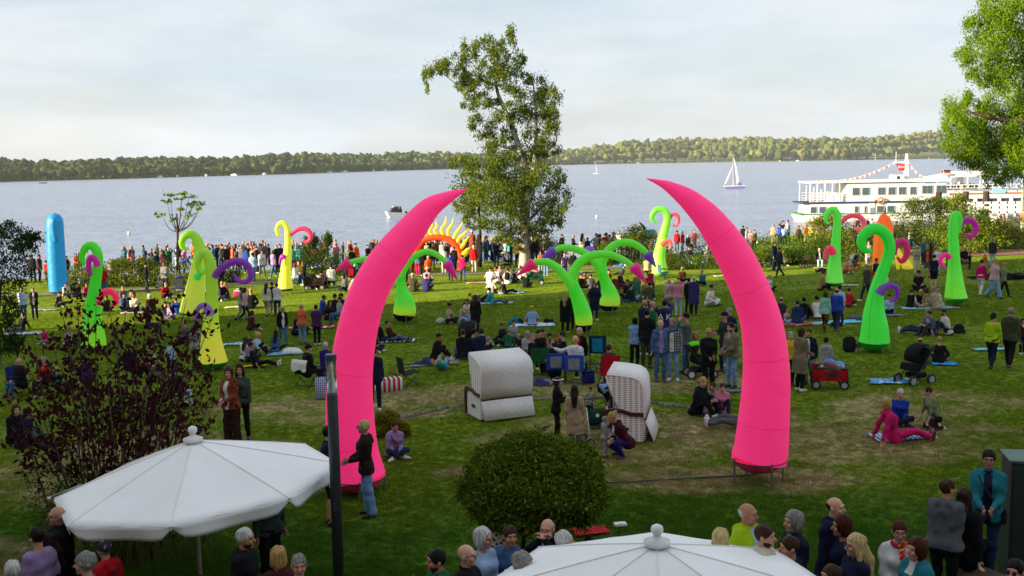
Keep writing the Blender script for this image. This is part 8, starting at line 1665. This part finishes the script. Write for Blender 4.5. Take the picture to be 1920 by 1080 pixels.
BR = '''
63 530 474 st d 165 j:dgrey p:dgrey s:hbrown |man in dark grey jacket next to the willow shrub
76 530 472 st d 70 j:maroon p:black s:hbrown o|man in maroon jacket left of the blue column
88 532 495 st d 120 s:red p:maroon s:hbrown |child in red left of the blue column
127 522 483 st d 30 j:maroon p:black b:hbrown |woman in maroon right of the blue column
144 516 477 st l 10 t:orange p:black l:hbrown |long haired woman in orange shirt by the blue column
151 514 475 st d 150 j:black p:black l:hdark |dark haired woman in black by the green curl
166 510 471 st d 5 s:white p:grey s:blond |blond person in white seen through the green curl
196 550 500 st d 170 j:red p:denim s:hbrown |person in red jacket behind the green stem
211 534 491 st d 165 j:lpink p:denim s:blond w|woman in pale pink jacket seen from behind by the hedge
218 534 487 st d 150 j:black p:navy s:hwhite |white haired person in black beside the pale pink jacket
230 531 485 wk d 80 j:lblue p:white s:hgrey |man in light blue jacket and white trousers walking right
242 529 483 wk d 85 v:maroon/blue p:cream s:hgrey |man in maroon vest and light trousers walking right
234 506 466 st d 30 j:navy p:navy s:hdark |man in navy in front of the yellow green shrub bank
246 513 469 st d 150 c:pink p:pink l:hbrown |long haired woman in dusky pink coat before the shrub bank
263 524 479 st d 170 j:dgrey p:beige s:hgrey |grey haired person in dark grey jacket before the shrub bank
270 522 477 st d 165 j:navy p:khaki s:hgrey o|grey haired man in navy jacket and khaki trousers
272 503 465 st d 20 j:black p:black s:hgrey |man in black at the back of the shrub bank crowd
282 527 476 st l -140 j:aqua p:ldenim s:auburn w|person in turquoise jacket and pale jeans left of the purple hood stroller
294 525 471 st d 170 j:navy/white p:ddenim s:hbrown o|person in navy jacket with white collar seen from behind
305 508 467 st d -60 j:grey p:navy s:hgrey |grey haired man in grey before the young tree
308 510 471 st d 160 c:maroon p:black b:hdark |person in maroon coat before the young tree
318 509 465 st e 165 j:green p:black s:hwhite o|white haired person in green jacket before the young tree
335 519 476 st x 5 s:white p:black s:hdark |dark haired person in white with folded arms below the young tree
346 514 488 bd g 100 j:blue p:navy s:hdark |person in blue bending forward right of the young tree
275 549 494 st p 100 j:black p:dgrey c:dbrown/hgrey |man in black jacket with dark cap standing alone on the left lawn
311 548 492 st l -30 j:*stripes,grey,lgrey,18 p:dgrey s:hbrown Bo|man in grey striped jacket and white shoes pushing the low stroller
363 490 462 st d 10 t:lpink p:black s:hbrown w|woman in pale top between the tentacle and the water
388 492 458 st d 60 j:black p:black n:x |bald man in black right behind the twin tentacles
401 502 463 st d 20 j:black p:black s:hbrown |man in black above the purple curl left side
407 502 460 st d 60 j:navy p:navy s:hdark |man in navy above the purple curl left side
418 505 460 st d 30 j:ggreen p:navy s:hdark |man in grey green above the purple curl
425 506 461 st d 20 j:black p:navy s:hbrown |man in black above the middle of the purple curl
437 506 462 st d 100 h:coral p:navy s:hgrey |person in coral hoodie behind the dark round bush
446 506 466 st d 20 s:grey p:navy s:hgrey w|grey haired woman behind the dark round bush
455 507 461 st d -40 j:grey p:black s:hgrey |grey haired man right of the coral hoodie
463 513 466 st d 150 j:blue p:navy s:hdark |person in blue right of the dark round bush
467 507 457 st d 30 s:dgrey p:navy s:hdark |man in dark grey at the water side of the crowd
474 513 463 st d 120 s:beige p:beige r:hgrey |bald person in beige before the lake
483 513 458 st d 60 j:dgrey p:navy s:hbrown |man in dark grey jacket left of the white jacket woman
475 527 475 st d 170 j:sky p:denim s:hdark w|person in pale blue jacket and jeans seen from behind by the purple curl
492 522 465 wk d 20 j:white p:grey l:hdark d|woman in white jacket with tan bag walking along the path
514 522 458 wk d -60 s:lilac p:denim s:hgrey |man in lilac sweater left of the lemon yellow tentacle
519 510 455 st d 40 j:black p:black s:hgrey |grey haired man in black left of the lemon yellow tentacle
527 508 454 st d 20 j:navy p:navy s:hdark |man in navy directly behind the lemon yellow tentacle
549 514 459 st l 170 j:aqua p:denim s:hdark d|left one of two people in turquoise jackets
562 511 459 st l 165 j:aqua p:denim s:hbrown w|right one of two people in turquoise jackets
577 503 457 st x 20 j:black p:black b:hdark |woman in black with folded arms by the tall loose shrub
591 505 457 wk d 30 j:magenta p:denim s:blond w|blond woman in magenta jacket by the tall loose shrub
604 503 456 st d 60 s:grey p:grey l:hbrown |woman in grey behind the magenta jacket
612 505 455 st d -30 j:olive p:white l:hbrown |long haired woman in olive jacket and white skirt by the shrub
630 497 474 sx l 10 s:lilac p:grey l:lblond |blond woman in lilac sitting on the path edge
654 503 462 st d 165 j:sage p:navy s:hgrey |person in sage left of the left horn
657 500 450 st d 60 j:red p:navy s:hgrey |man in red jacket left of the left horn
668 506 457 st d 30 j:orange/black p:black s:hdark |person in dark orange with camera left of the left horn
661 520 465 st d 150 j:black p:black s:hdark |person in black in front of the red jacket man
690 502 460 st l 20 j:black p:black s:hdark |man in black looking at his phone left of the left horn
700 493 449 st d 60 j:dgrey p:navy s:hgrey |grey haired man in dark grey at the edge of the left horn
708 495 451 st d -30 j:navy p:navy s:hgrey |grey haired man in navy at the edge of the left horn
437 530 484 sx d 175 t:*vstripes,lblue,lgrey,30 p:navy s:hgrey o|man in light striped shirt sitting behind the purple curl
555 535 494 sc l 60 s:white p:ldenim l:auburn |red haired woman in white sitting by the brown wagon
561 531 489 sc l 30 s:yellow p:black s:hbrown |person in yellow sitting behind the red haired woman
569 528 492 sc l -20 s:black p:black l:hbrown |long haired person in black by the brown wagon
622 541 496 sc d B t:white p:navy s:hdark |person in white in the navy camp chair
600 540 500 sx d 120 j:black p:black s:hdark |person in black behind the brown wagon
672 560 520 bd g -80 s:lpink p:yellow s:hdark |person in pale pink bending over at the left horn
668 521 490 sc l 60 s:mint p:navy s:hgrey w|person in mint behind the black red gold chair
650 523 493 sc d 100 s:navy p:navy s:hgrey |grey haired person in navy left of the black red gold chair
784 516 472 st d 165 s:teal p:magenta s:hdark w|person in teal top and magenta trousers under the sun arch
793 518 466 st d 170 j:black p:black s:hdark |person in black under the sun arch behind the green arm
804 528 484 st d 10 h:orange p:dgrey s:lblond |child in orange hoodie facing the camera
760 534 486 st d 30 j:black p:black s:hbrown |man in black right at the left horn edge
774 515 470 st d 60 s:grey p:dgrey s:hbrown |person in grey between the left horn and the sun arch
833 514 465 st l 170 h:white p:cream s:hgrey |grey haired person in white hoodie and cream trousers before the sun arch
845 527 475 st d 170 j:blue p:ddenim s:hbrown |person in blue jacket seen from behind near the pink cone
852 510 463 st d 160 j:black p:black s:hbrown |child in black before the sun arch
868 527 479 st d 170 j:magenta p:denim s:hdark w|woman in magenta jacket and jeans seen from behind
889 512 461 st d 175 j:red p:cream s:hwhite wo|white haired woman in red jacket and beige trousers
790 494 457 st d 20 j:black p:black b:hdark |woman in black under the left half of the sun arch
801 494 456 st d -20 s:beige p:black l:hbrown |long haired woman under the top of the sun arch
808 492 454 st d 60 j:navy p:black s:hbrown |man in navy under the top of the sun arch
816 494 450 st d 10 j:brown p:black s:hgrey |man in brown with pale cap under the sun arch
812 505 464 st d 150 j:dbrown p:denim l:hbrown |woman with long brown hair under the sun arch
829 495 453 st d -30 s:lgrey p:black s:hgrey |grey haired person under the right half of the sun arch
838 497 460 st d 30 j:navy/lpink p:black b:hdark |dark haired woman under the right half of the sun arch
851 498 458 st d -10 s:lpink p:black l:ginger |ginger haired woman under the right end of the sun arch
864 492 449 st d 40 j:dgrey p:black s:hdark |man in dark grey behind the sun spikes
876 492 452 st d -20 s:orange p:black s:hbrown w|woman in orange behind the sun spikes
774 548 514 sx d 165 j:olive p:tan y:lblond |blond woman in olive parka sitting in the sun
799 548 518 sx d 160 j:grape p:black s:hbrown |person in dark violet jacket sitting beside the olive parka
801 534 503 sx d 170 s:lpink p:black c:white/blond |child in pale pink with cap behind the dark violet jacket
914 490 441 wk d -70 s:black p:dgrey s:hdark o|man in black sweater walking left of the birch
931 502 453 st e 165 j:navy p:denim s:lblond w|blond person in navy jacket and jeans before the birch
923 490 446 st d 20 s:tan p:grey l:hbrown |long haired woman in tan left of the birch
938 488 450 st d 30 t:white p:black s:hbrown |person in white shirt left of the birch
946 490 453 st d 160 t:white p:lpink s:hbrown |person in white shirt and pink trousers left of the birch
950 485 443 st e 20 j:teal p:navy s:hdark |man in dark teal taking a picture left of the birch
956 492 450 st d 160 j:aqua p:navy s:hbrown |person in turquoise jacket left of the birch
970 500 445 st d 10 j:coral p:navy s:lblond w|blond woman in coral jacket at the birch
982 503 455 st d 165 j:beige p:navy s:hgrey |person in beige jacket in front of the birch trunk
995 498 452 st d -20 s:maroon p:grey s:hdark |person in maroon right of the birch trunk
1003 490 446 st d 20 s:navy p:black b:hdark |dark haired woman right of the birch trunk
1017 489 448 st l 50 j:beige p:grey s:hdark w|dark haired woman in beige right of the birch
1024 489 443 st d 70 j:black/red p:navy r:hgrey |bald man in black and red jacket right of the birch
1014 518 474 st l 10 t:orange p:lgrey b:hbrown |woman in orange top behind the purple cone
1024 518 478 st d 160 s:lgrey p:ldenim s:hgrey |person in pale grey behind the front sprout arm
1053 486 440 st p 60 j:black p:black s:hbrown |man in black coat looking right over the lake path
1075 486 441 st l 90 j:dbrown p:black s:hgrey |man in dark brown coat reading by the lake
1092 488 439 st d 150 s:cream p:beige l:hbrown |woman in cream embracing the person in black
1102 488 446 st d -150 j:black p:black s:hbrown |person in black embraced by the woman in cream
1118 487 435 st h 20 s:lgrey p:grey s:hbrown |man in pale grey shirt with hand on hip by the lake
1137 486 436 st d 170 v:red/cream p:navy s:hdark |person in red vest over cream sleeves by the lake
1151 484 436 st x 40 s:beige p:black b:hdark |dark haired woman in beige with folded arms by the lake
1161 476 433 st l -10 s:white p:grey s:hdark |man in white shirt by the lake
1172 488 438 st l -20 j:grey p:black l:hdark |long dark haired woman in grey by the lake
1186 486 440 st d 20 s:brown p:ddenim s:hgrey |man in brown sweater by the centre shrub
1196 486 446 st dR 40 s:pink p:navy s:blond w|child in pink raising an arm towards the puppet
1215 474 438 st d -20 s:dgrey p:coral s:hdark |child in dark grey near the puppet
1221 476 450 st d 30 s:lpink p:tan s:hbrown w|small child in pale pink near the puppet
1059 522 479 st d 10 t:*dots,grape,orange,6 p:violet s:ginger |child in violet and orange superhero style shirt
1075 520 477 st d -10 h:black/dgreen p:dgreen s:lblond |blond boy in black and green jacket
1165 516 500 so b -85 s:dgreen p:black s:hdark |person in dark green stretched out behind the pink cone tip
1213 520 482 sc l 160 s:beige p:black s:hgrey |grey haired person in beige beside the shore tentacle
919 533 503 sx d 165 t:white p:white s:hbrown |person in white seen from behind left in the white picnic group
932 532 500 sx l -30 t:white p:white s:auburn w|auburn haired person in white in the picnic group
937 524 499 sx l 10 s:lpink p:navy s:ginger w|ginger haired sitter behind the people in white
952 533 505 sx d 170 t:white p:white s:hbrown b|person in white with dark backpack in the picnic group
962 532 508 sx d 150 s:navy p:navy c:teal |sitter in navy with teal cap in the picnic group
921 551 526 sx d 160 s:cream p:brown s:hgrey |person in cream sweater behind the reclining pair
950 552 528 so b 110 s:black p:black s:hdark |person in black with light shoes reclining on the sunny lawn
927 570 543 so b 80 j:aqua/tan p:denim s:hbrown w|person in turquoise jacket and jeans reclining on the pale blue blanket
903 567 548 ly d 60 j:grey p:dgrey s:hdark |person in grey lying beside the turquoise jacket
1269 474 433 st d 165 j:*stripes,red,black,7 p:grey c:navy |person in red and black striped jacket left of the right horn
1280 475 434 st d -60 j:red p:lgrey s:hgrey |grey haired person in red jacket left of the right horn
1291 470 441 sc d 30 j:black p:black s:blond w|person in black sitting between the red jacket and the magenta
1302 468 434 st d 20 s:magenta p:magenta s:hbrown w|person in magenta left of the right horn
1292 499 463 sc l 20 j:dgrey p:denim c:dgrey/hgrey |man with grey cap sitting by the flowering hedge
1326 499 463 sc l -20 j:*dots,olive,lgrey,9 p:ldenim s:hgrey |man in camouflage jacket sitting by the flowering hedge
1393 462 424 st d 165 j:black p:black s:hdark |man in black at the right edge of the right horn
1400 464 432 st d 60 s:sky p:grey s:hbrown |person in pale blue right of the right horn top
1407 470 436 st d -10 d:lpink p:tan b:lblond |blond woman in a pale dress by the hedge
1414 470 440 st d 30 s:tan p:brown s:hbrown |child in tan by the hedge
1423 458 436 so b 80 s:white p:purple s:hgrey w|person in white and violet resting on a bench by the water
1450 462 421 st d 170 j:beige p:beige s:hgrey |person in beige coat behind the clipped hedge
1461 460 420 st d 150 v:blue/white p:navy s:hbrown |person in blue vest behind the clipped hedge
1467 458 415 st d 30 s:navy p:navy b:hdark |dark haired woman in navy behind the clipped hedge
1471 460 425 st d 10 s:lblue p:navy s:hbrown |child in light blue behind the clipped hedge
1477 457 411 st d -40 t:white/orange p:black s:hdark |person in white and orange behind the clipped hedge
1498 455 425 sc d 20 j:brown p:black b:hdark |dark haired woman in brown behind the clipped hedge
1510 456 422 st d 60 s:orange p:beige s:blond w|blond person in orange behind the clipped hedge
1521 456 420 st d -30 s:yellow p:beige s:lblond w|fair person in yellow behind the golden shrub
1531 456 422 st d 20 s:lpink p:beige s:lblond w|fair person in pale pink behind the golden shrub
1427 499 472 sx l 20 s:black p:beige s:hdark |left black clad sitter right of the right horn
1441 499 473 sx l -10 s:black p:lgrey s:hdark |right black clad sitter right of the right horn
1451 508 455 st d 60 j:navy p:navy s:hbrown |person in navy behind the bearded walker
1462 520 464 wk l -60 j:dgrey p:ddenim s:hdark Bd|bearded walker in dark jacket crossing the sunny lawn
1468 499 471 sx l 10 j:beige/cream p:navy s:hgrey |grey haired person in beige sitting behind the bearded walker
1536 502 467 sc l 10 j:navy/cream p:sky s:hwhite w|white haired woman in navy sitting under the golden shrub
1550 512 490 so b -70 s:black p:black s:hdark |person lying behind the upright green tentacle
1585 512 485 sx l 50 s:lblond p:coral s:blond w|child in pale yellow right of the upright green tentacle
1602 500 478 sx l 20 s:navy p:red s:hbrown |small child in the shade by the dark shrub
1627 500 456 st l 20 d:lpink p:lpink k:grey/hgrey |person in pale pink with grey hat left of the orange column
1602 440 408 st d 20 s:lpink p:navy s:hdark |person in pale pink inside the pink curl at the ship
1608 442 412 st d -30 j:navy p:navy s:hbrown |person in navy inside the pink curl at the ship
1626 442 414 st d 60 j:dgrey p:navy s:blond w|person in dark grey between curl and orange column
1634 444 416 st d 100 s:white p:navy s:hbrown |person in white left of the orange column
1680 455 416 st d 150 j:navy p:black s:hbrown |man in navy right of the orange column
1690 460 422 st d 165 s:white p:grey s:hbrown |person in white right of the orange column
1699 464 428 st d 120 j:navy p:navy s:hgrey |person in navy by the big rounded shrub
1706 468 434 st d 60 s:cream p:denim s:hgrey w|person in cream by the big rounded shrub
1718 517 462 st f 10 t:*stripes,white,dgreen,12 p:cream s:hwhite |white haired person in green white striped shirt and cream trousers
1729 500 447 st d 60 t:teal p:navy s:hgrey |man in teal shirt behind the striped shirt
1738 522 462 st d 0 j:dgrey/orange s:grey s:hgrey |man in dark jacket with orange front and shorts
1757 517 464 st d -20 t:white p:sky s:blond w|blond person in white shirt behind the navy shirt man
1776 505 468 st d 60 j:grey p:black s:hgrey |grey haired person left of the rightmost green tentacle
1806 494 463 sx l 20 j:black p:tan s:lblond |person in black sitting right of the rightmost green tentacle
1817 506 474 st d 60 s:navy p:dgrey s:hbrown |boy in navy playing right of the rightmost green tentacle
1846 507 477 st d 10 s:orange p:mint s:hbrown |child in orange and mint on the lawn edge
1860 500 448 st d 165 j:dgrey p:sky s:hgrey o|man in dark grey jacket by the brick path
1846 470 430 st d 120 j:black p:navy l:hdark |dark person in black behind the light green jacket
1855 474 435 st d 165 j:sage p:denim s:hbrown w|person in pale green jacket by the ornamental grasses
1863 440 399 st d 20 s:white p:white s:hgrey o|man in white shirt before the pier
1869 440 406 sc d -20 s:black p:black l:hdark |dark haired woman in black before the pier
1881 440 402 st d -60 j:*check,tan,dgrey,8 p:dgrey s:hdark |man in checked jacket before the pier
1905 443 396 st d -10 j:cream p:white s:hgrey |person in cream jacket and white trousers at the right edge of the pier
1918 436 392 st d -10 s:tan p:white s:hbrown |person at the far right edge behind the cream jacket
'''
put(BR, 'people along the lake shore')
near('''
1395 942 12.6 st p 60@10 j:lime/sky p:navy r:hwhite o|bald man in bright green jacket with pale blue hood
1351 990 12.2 sc d B s:black p:black b:lblond |silver blond bob seen from behind at the right parasol
1442 985 12.0 sc d 75 j:cream p:navy s:hbrown B|bearded man in cream jacket beside the bald man in green
1487 958 13.0 sc d -60 j:navy/aqua p:navy b:hgrey |grey haired woman in navy with turquoise collar
1480 1005 12.3 sc d -70 j:black/lgrey p:navy s:hbrown |boy with brown short hair below the turquoise collar
1561 930 13.4 st d 70 c:navy p:black r:hbrown o|tall balding man in dark navy coat smiling to the right
1583 966 13.0 sc d -75 s:navy p:navy b:auburn |woman with auburn bob in blue seen in profile
1597 1002 12.3 sc d -65 j:navy p:navy l:lblond g|woman with long wavy blond hair and navy jacket
1690 976 12.8 st l 5 j:white p:navy s:auburn gsw|woman with short auburn hair and glasses in white coat and colourful scarf
1716 1009 12.2 sc l -50 h:teal/white p:navy b:auburn |woman in teal hooded jacket looking left beside the white coat
1776 900 14.4 st l 165@-30 h:grey p:black s:hbrown o|man in grey hooded jacket seen from behind at the terrace edge
1812 915 14.6 sc d 160 c:black p:black l:dbrown |dark haired woman in black sitting on the boulder beside him
1855 846 14.8 ln l 0 j:teal/navy p:ddenim y:hdark gdw|woman in teal jacket with glasses propping a foot on the boulder
1900 1052 11.8 sc d -20 s:black p:black s:hdark G|man with dark hair and sunglasses at the bottom right corner
1545 1060 11.6 sc d -60 s:navy p:navy s:hbrown|top of a brown haired head at the right parasol edge
905 990 13.2 sc l 45@20 s:sky p:navy b:hwhite g|woman with white bob and glasses in light blue shirt at the table
950 990 13.4 sc l -20@40 j:denim p:navy s:hbrown|boy in denim shirt at the table beside the white bob
883 1021 12.4 sc l 70 j:black/navy p:navy n:x go|bald man with glasses in black jacket leaning over the table
812 1031 12.2 sc d -75 j:green p:black s:hdark B|young bearded man with dark hair in green at the bottom edge
1027 971 13.4 sc m -20 j:black/lblue p:black r:hgrey g|older man with glasses in black leather jacket raising a hand
1058 990 12.9 sc d 170@-60 j:black p:black s:hwhite o|grey haired man in black seen from behind beside the leather jacket
985 1038 12.0 sc d 60 s:*check,red,navy,16 p:navy w:hgrey|curly grey haired head at the bottom edge near the table
560 1041 12.4 sc d 5 s:white p:navy s:hgrey|man with short grey hair at the bottom edge right of the left parasol
521 1026 12.8 sc d B h:maroon p:black b:blond|blond person in burgundy hoodie seen from behind at the bottom edge
458 990 13.2 sc d 70 j:black p:black s:hwhite Bo|grey bearded man in black padded jacket under the left parasol
68 990 13.6 st d -150 s:lilac p:navy s:hdark|young man in lavender shirt at the bottom left corner
113 947 14.4 st d -75 c:black p:black r:hgrey go|grey haired man in black under the edge of the left parasol
92 1000 13.9 st d -80 c:black p:black l:dbrown|dark haired woman in black behind the lavender shirt
197 1015 13.4 st d -150 j:red p:black c:dgrey/hgrey d|person in red jacket with dark cap below the left parasol
150 1038 12.8 sc d -100 s:grey p:black w:hgrey|curly grey blond head below the left parasol
22 1052 12.4 sc d B s:grey p:black s:hwhite|white haired head at the very bottom left corner
497 880 15.6 st d 30 s:ggreen p:black s:hbrown|person standing behind the left parasol with dark trousers
940 965 15.3 st d B s:*dots,cream,dgrey,14 p:black s:hdark|person in black and white patterned top behind the round shrub
1105 1005 15.4 sc d 5 s:dgreen p:olive s:hbrown|reclining person with outstretched legs hidden below the round shrub
''', 'guests at the terrace edge')
def letters():
    o = [x for x in COL.objects if x.name.startswith('person') and x.get('label', '').startswith('person in dark hoodie with large white')][0]
    tx = bpy.data.curves.new('lettering', 'FONT'); tx.body = 'A K'; tx.size = .26; tx.extrude = .004; tx.align_x = 'CENTER'; tx.materials.append(WHITE); t = bpy.data.objects.new('lettering', tx); COL.objects.link(t); t.parent = o; t.location = (0, .185, 1.16); t.rotation_euler = (R(90), 0, R(180))
    top = [c for c in o.children if c.name.startswith('hoodie')][0]; t.parent = top
letters()
def visor():
    o = [x for x in COL.objects if x.get('label', '').startswith('person in black jacket with white visor')][0]
    MB().lathe([(.10, 1.69), (.125, 1.70), (.10, 1.71)], (0, -.03, 0), 16).box((0, -.15, 1.70), (.15, .12, .012), bev=.004).build('visor', mat('#d8c8cc', 'cloth'), o)
visor()
# ------------------------------------------------------------------ puppet and stilt walker in the shore crowd
def puppet():
    g, t = ground(1214, 480); b = Vector((g.x, g.y, lawn_z(g.x, g.y))); Y = g.y; r = thing('bird_puppet', 'colourful carnival puppet with long green neck and turquoise body above the shore crowd', 'puppet', b)
    def q(x, y): v = at(x, y, Y)[0]-b; return np.array((v.x, v.y, v.z))
    MB().tube(catmull(np.array([q(1212, 440), q(1208, 428), q(1203, 421)]), 5), [.12, .13, .14, .15, .14, .13, .12, .11, .1, .09, .06], 8).build('neck', mat('#1c6a3c', 'dots', c2='#0e2a1a', s=9.0), r, True)
    MB().tube([q(1203, 421), q(1199, 417)], [.09, .05], 8).build('head', mat('#a82a2a', 'cloth'), r, True)
    for nm, c, x, y, rx, rz in (('body', '#1f9ab0', 1220, 438, .42, .3), ('wing', '#c8402a', 1209, 446, .3, .25), ('wing', '#d08a5a', 1226, 441, .25, .28), ('tail', '#d0602a', 1208, 452, .22, .18)):
        V = IV*np.array((rx, .25, rz))*(1+.15*np.sin(IV@np.array((5, 7, 6.))))[:, None]+q(x, y); link(nm, mesh_np(nm, V, IF, [mat(c, 'cloth')], True), r)
    MB().tube([q(1216, 478), q(1216, 445)], .04, 6).build('pole', DARK, r)
puppet()
def stilt():
    g, t = ground(886, 500); Y = g.y; b = Vector((g.x, g.y, lawn_z(g.x, g.y)+.75)); person('stilt walker in brown robe with white cap towering over the crowd', b, R(150), 1.75, 'st', 'l', 'c:rust', 'w:rust', 'c:white/hbrown', 2, 0, 0, 1)
    o = [x for x in COL.objects if x.get('label', '').startswith('stilt walker in brown')][0]
    for s in (-.1, .1): MB().tube([(s, 0, .1), (s, 0, -.75)], .04, 8).build('stilt', mat('#6a4a2c'), o)
    g2, t2 = ground(897, 502); person('stilt walker in fawn fur robe beside the brown robed one', Vector((g2.x, g2.y, lawn_z(g2.x, g2.y)+.55)), R(60), 1.7, 'st', 'd', 'c:beige', 'w:beige', 'l:hbrown', 2, 0, 0, 1)
    o = [x for x in COL.objects if x.get('label', '').startswith('stilt walker in fawn')][0]
    for s in (-.1, .1): MB().tube([(s, 0, .1), (s, 0, -.55)], .04, 8).build('stilt', mat('#6a4a2c'), o)
stilt()

def crowd_mass():
    """the packed rows behind, too many and too hidden to pick apart: one object"""
    VV = []; QQ = []; CC = []; off = 0; r = np.random.default_rng(3); cols = [cname(c) for c in ('black', 'navy', 'grey', 'white', 'maroon', 'denim', 'beige', 'dgrey', 'teal', 'red', 'lblue', 'olive', 'coral', 'pink', 'black', 'navy')]
    for i in range(170):
        px = r.choice([r.uniform(355, 510), r.uniform(540, 720), r.uniform(770, 880), r.uniform(895, 1030), r.uniform(1120, 1215), r.uniform(1600, 1720), r.uniform(230, 350)]); py = np.interp(px, [230, 700, 1200, 1720], [506, 494, 484, 462])+r.uniform(-5, 4); g, t = ground(px, py); seed = int(r.integers(5)); key = ('st', 'dlfxp'[seed], 90+seed, 0, 0, 2, 1.0, seed % 2, 0); bm, J = body_mesh(key); s = r.uniform(.92, 1.04); M = rotz(r.uniform(0, 6.28))*s
        for me, c in ((bm, SKINS[i % 6]), (top_mesh((key, 'j')), cols[r.integers(16)]), (bottom_mesh((key, 'p')), cols[r.integers(2) if i % 3 else 5]), (hair_mesh((key, 's' if seed % 2 == 0 else 'b')), ('#3a2417', '#7d7a76', '#17110e', '#a5854e')[i % 4])):
            v = np.empty(len(me.vertices)*3, np.float32); me.vertices.foreach_get('co', v); v = v.reshape(-1, 3) @ M.T+np.array((g.x, g.y, lawn_z(g.x, g.y))); q = np.empty(len(me.polygons)*4, np.int32); me.polygons.foreach_get('vertices', q); VV.append(v); QQ.append(q.reshape(-1, 4)+off); off += len(v); CC.append(np.repeat(np.array(lin(c))[None, :3], len(v), 0))
    # of the individuals, the smallest ones in view (the farthest) join the mass
    ps = sorted([o for o in COL.objects if o.get('category') == 'person'], key=lambda o: -o.location.y); keep = ('stilt',)
    ps = [o for o in ps if not o['label'].startswith(keep)][:max(0, len(ps)-296)]
    for o in ps:
        M0 = Matrix.LocRotScale(o.location, o.rotation_euler, o.scale)
        for ch in list(o.children):
            if ch.type == 'MESH':
                M = np.array(M0 @ ch.matrix_basis); me = ch.data; me.calc_loop_triangles(); v = np.empty(len(me.vertices)*3, np.float32); me.vertices.foreach_get('co', v); v = v.reshape(-1, 3) @ M[:3, :3].T+M[:3, 3]; q = np.empty(len(me.loop_triangles)*3, np.int32); me.loop_triangles.foreach_get('vertices', q); q = q.reshape(-1, 3)
                m = ch.material_slots[0].material; c = MCOL.get(m.name, (.1, .1, .1)); VV.append(v); QQ.append(np.concatenate([q, q[:, 2:]], 1)+off); off += len(v); CC.append(np.repeat(np.array(c)[None], len(v), 0))
            bpy.data.objects.remove(ch)
        bpy.data.objects.remove(o)
    V, Q, C = np.vstack(VV), np.vstack(QQ), np.vstack(CC); Q = np.vstack([Q[:, :3], Q[Q[:, 2] != Q[:, 3]][:, [0, 2, 3]]])
    tag(link('crowd', mesh_np('crowd', V, Q, [mat('#ffffff', 'vcol')], True, col=C)), 'packed back rows of the crowd standing along the lake path', None, None, 'stuff')
crowd_mass()
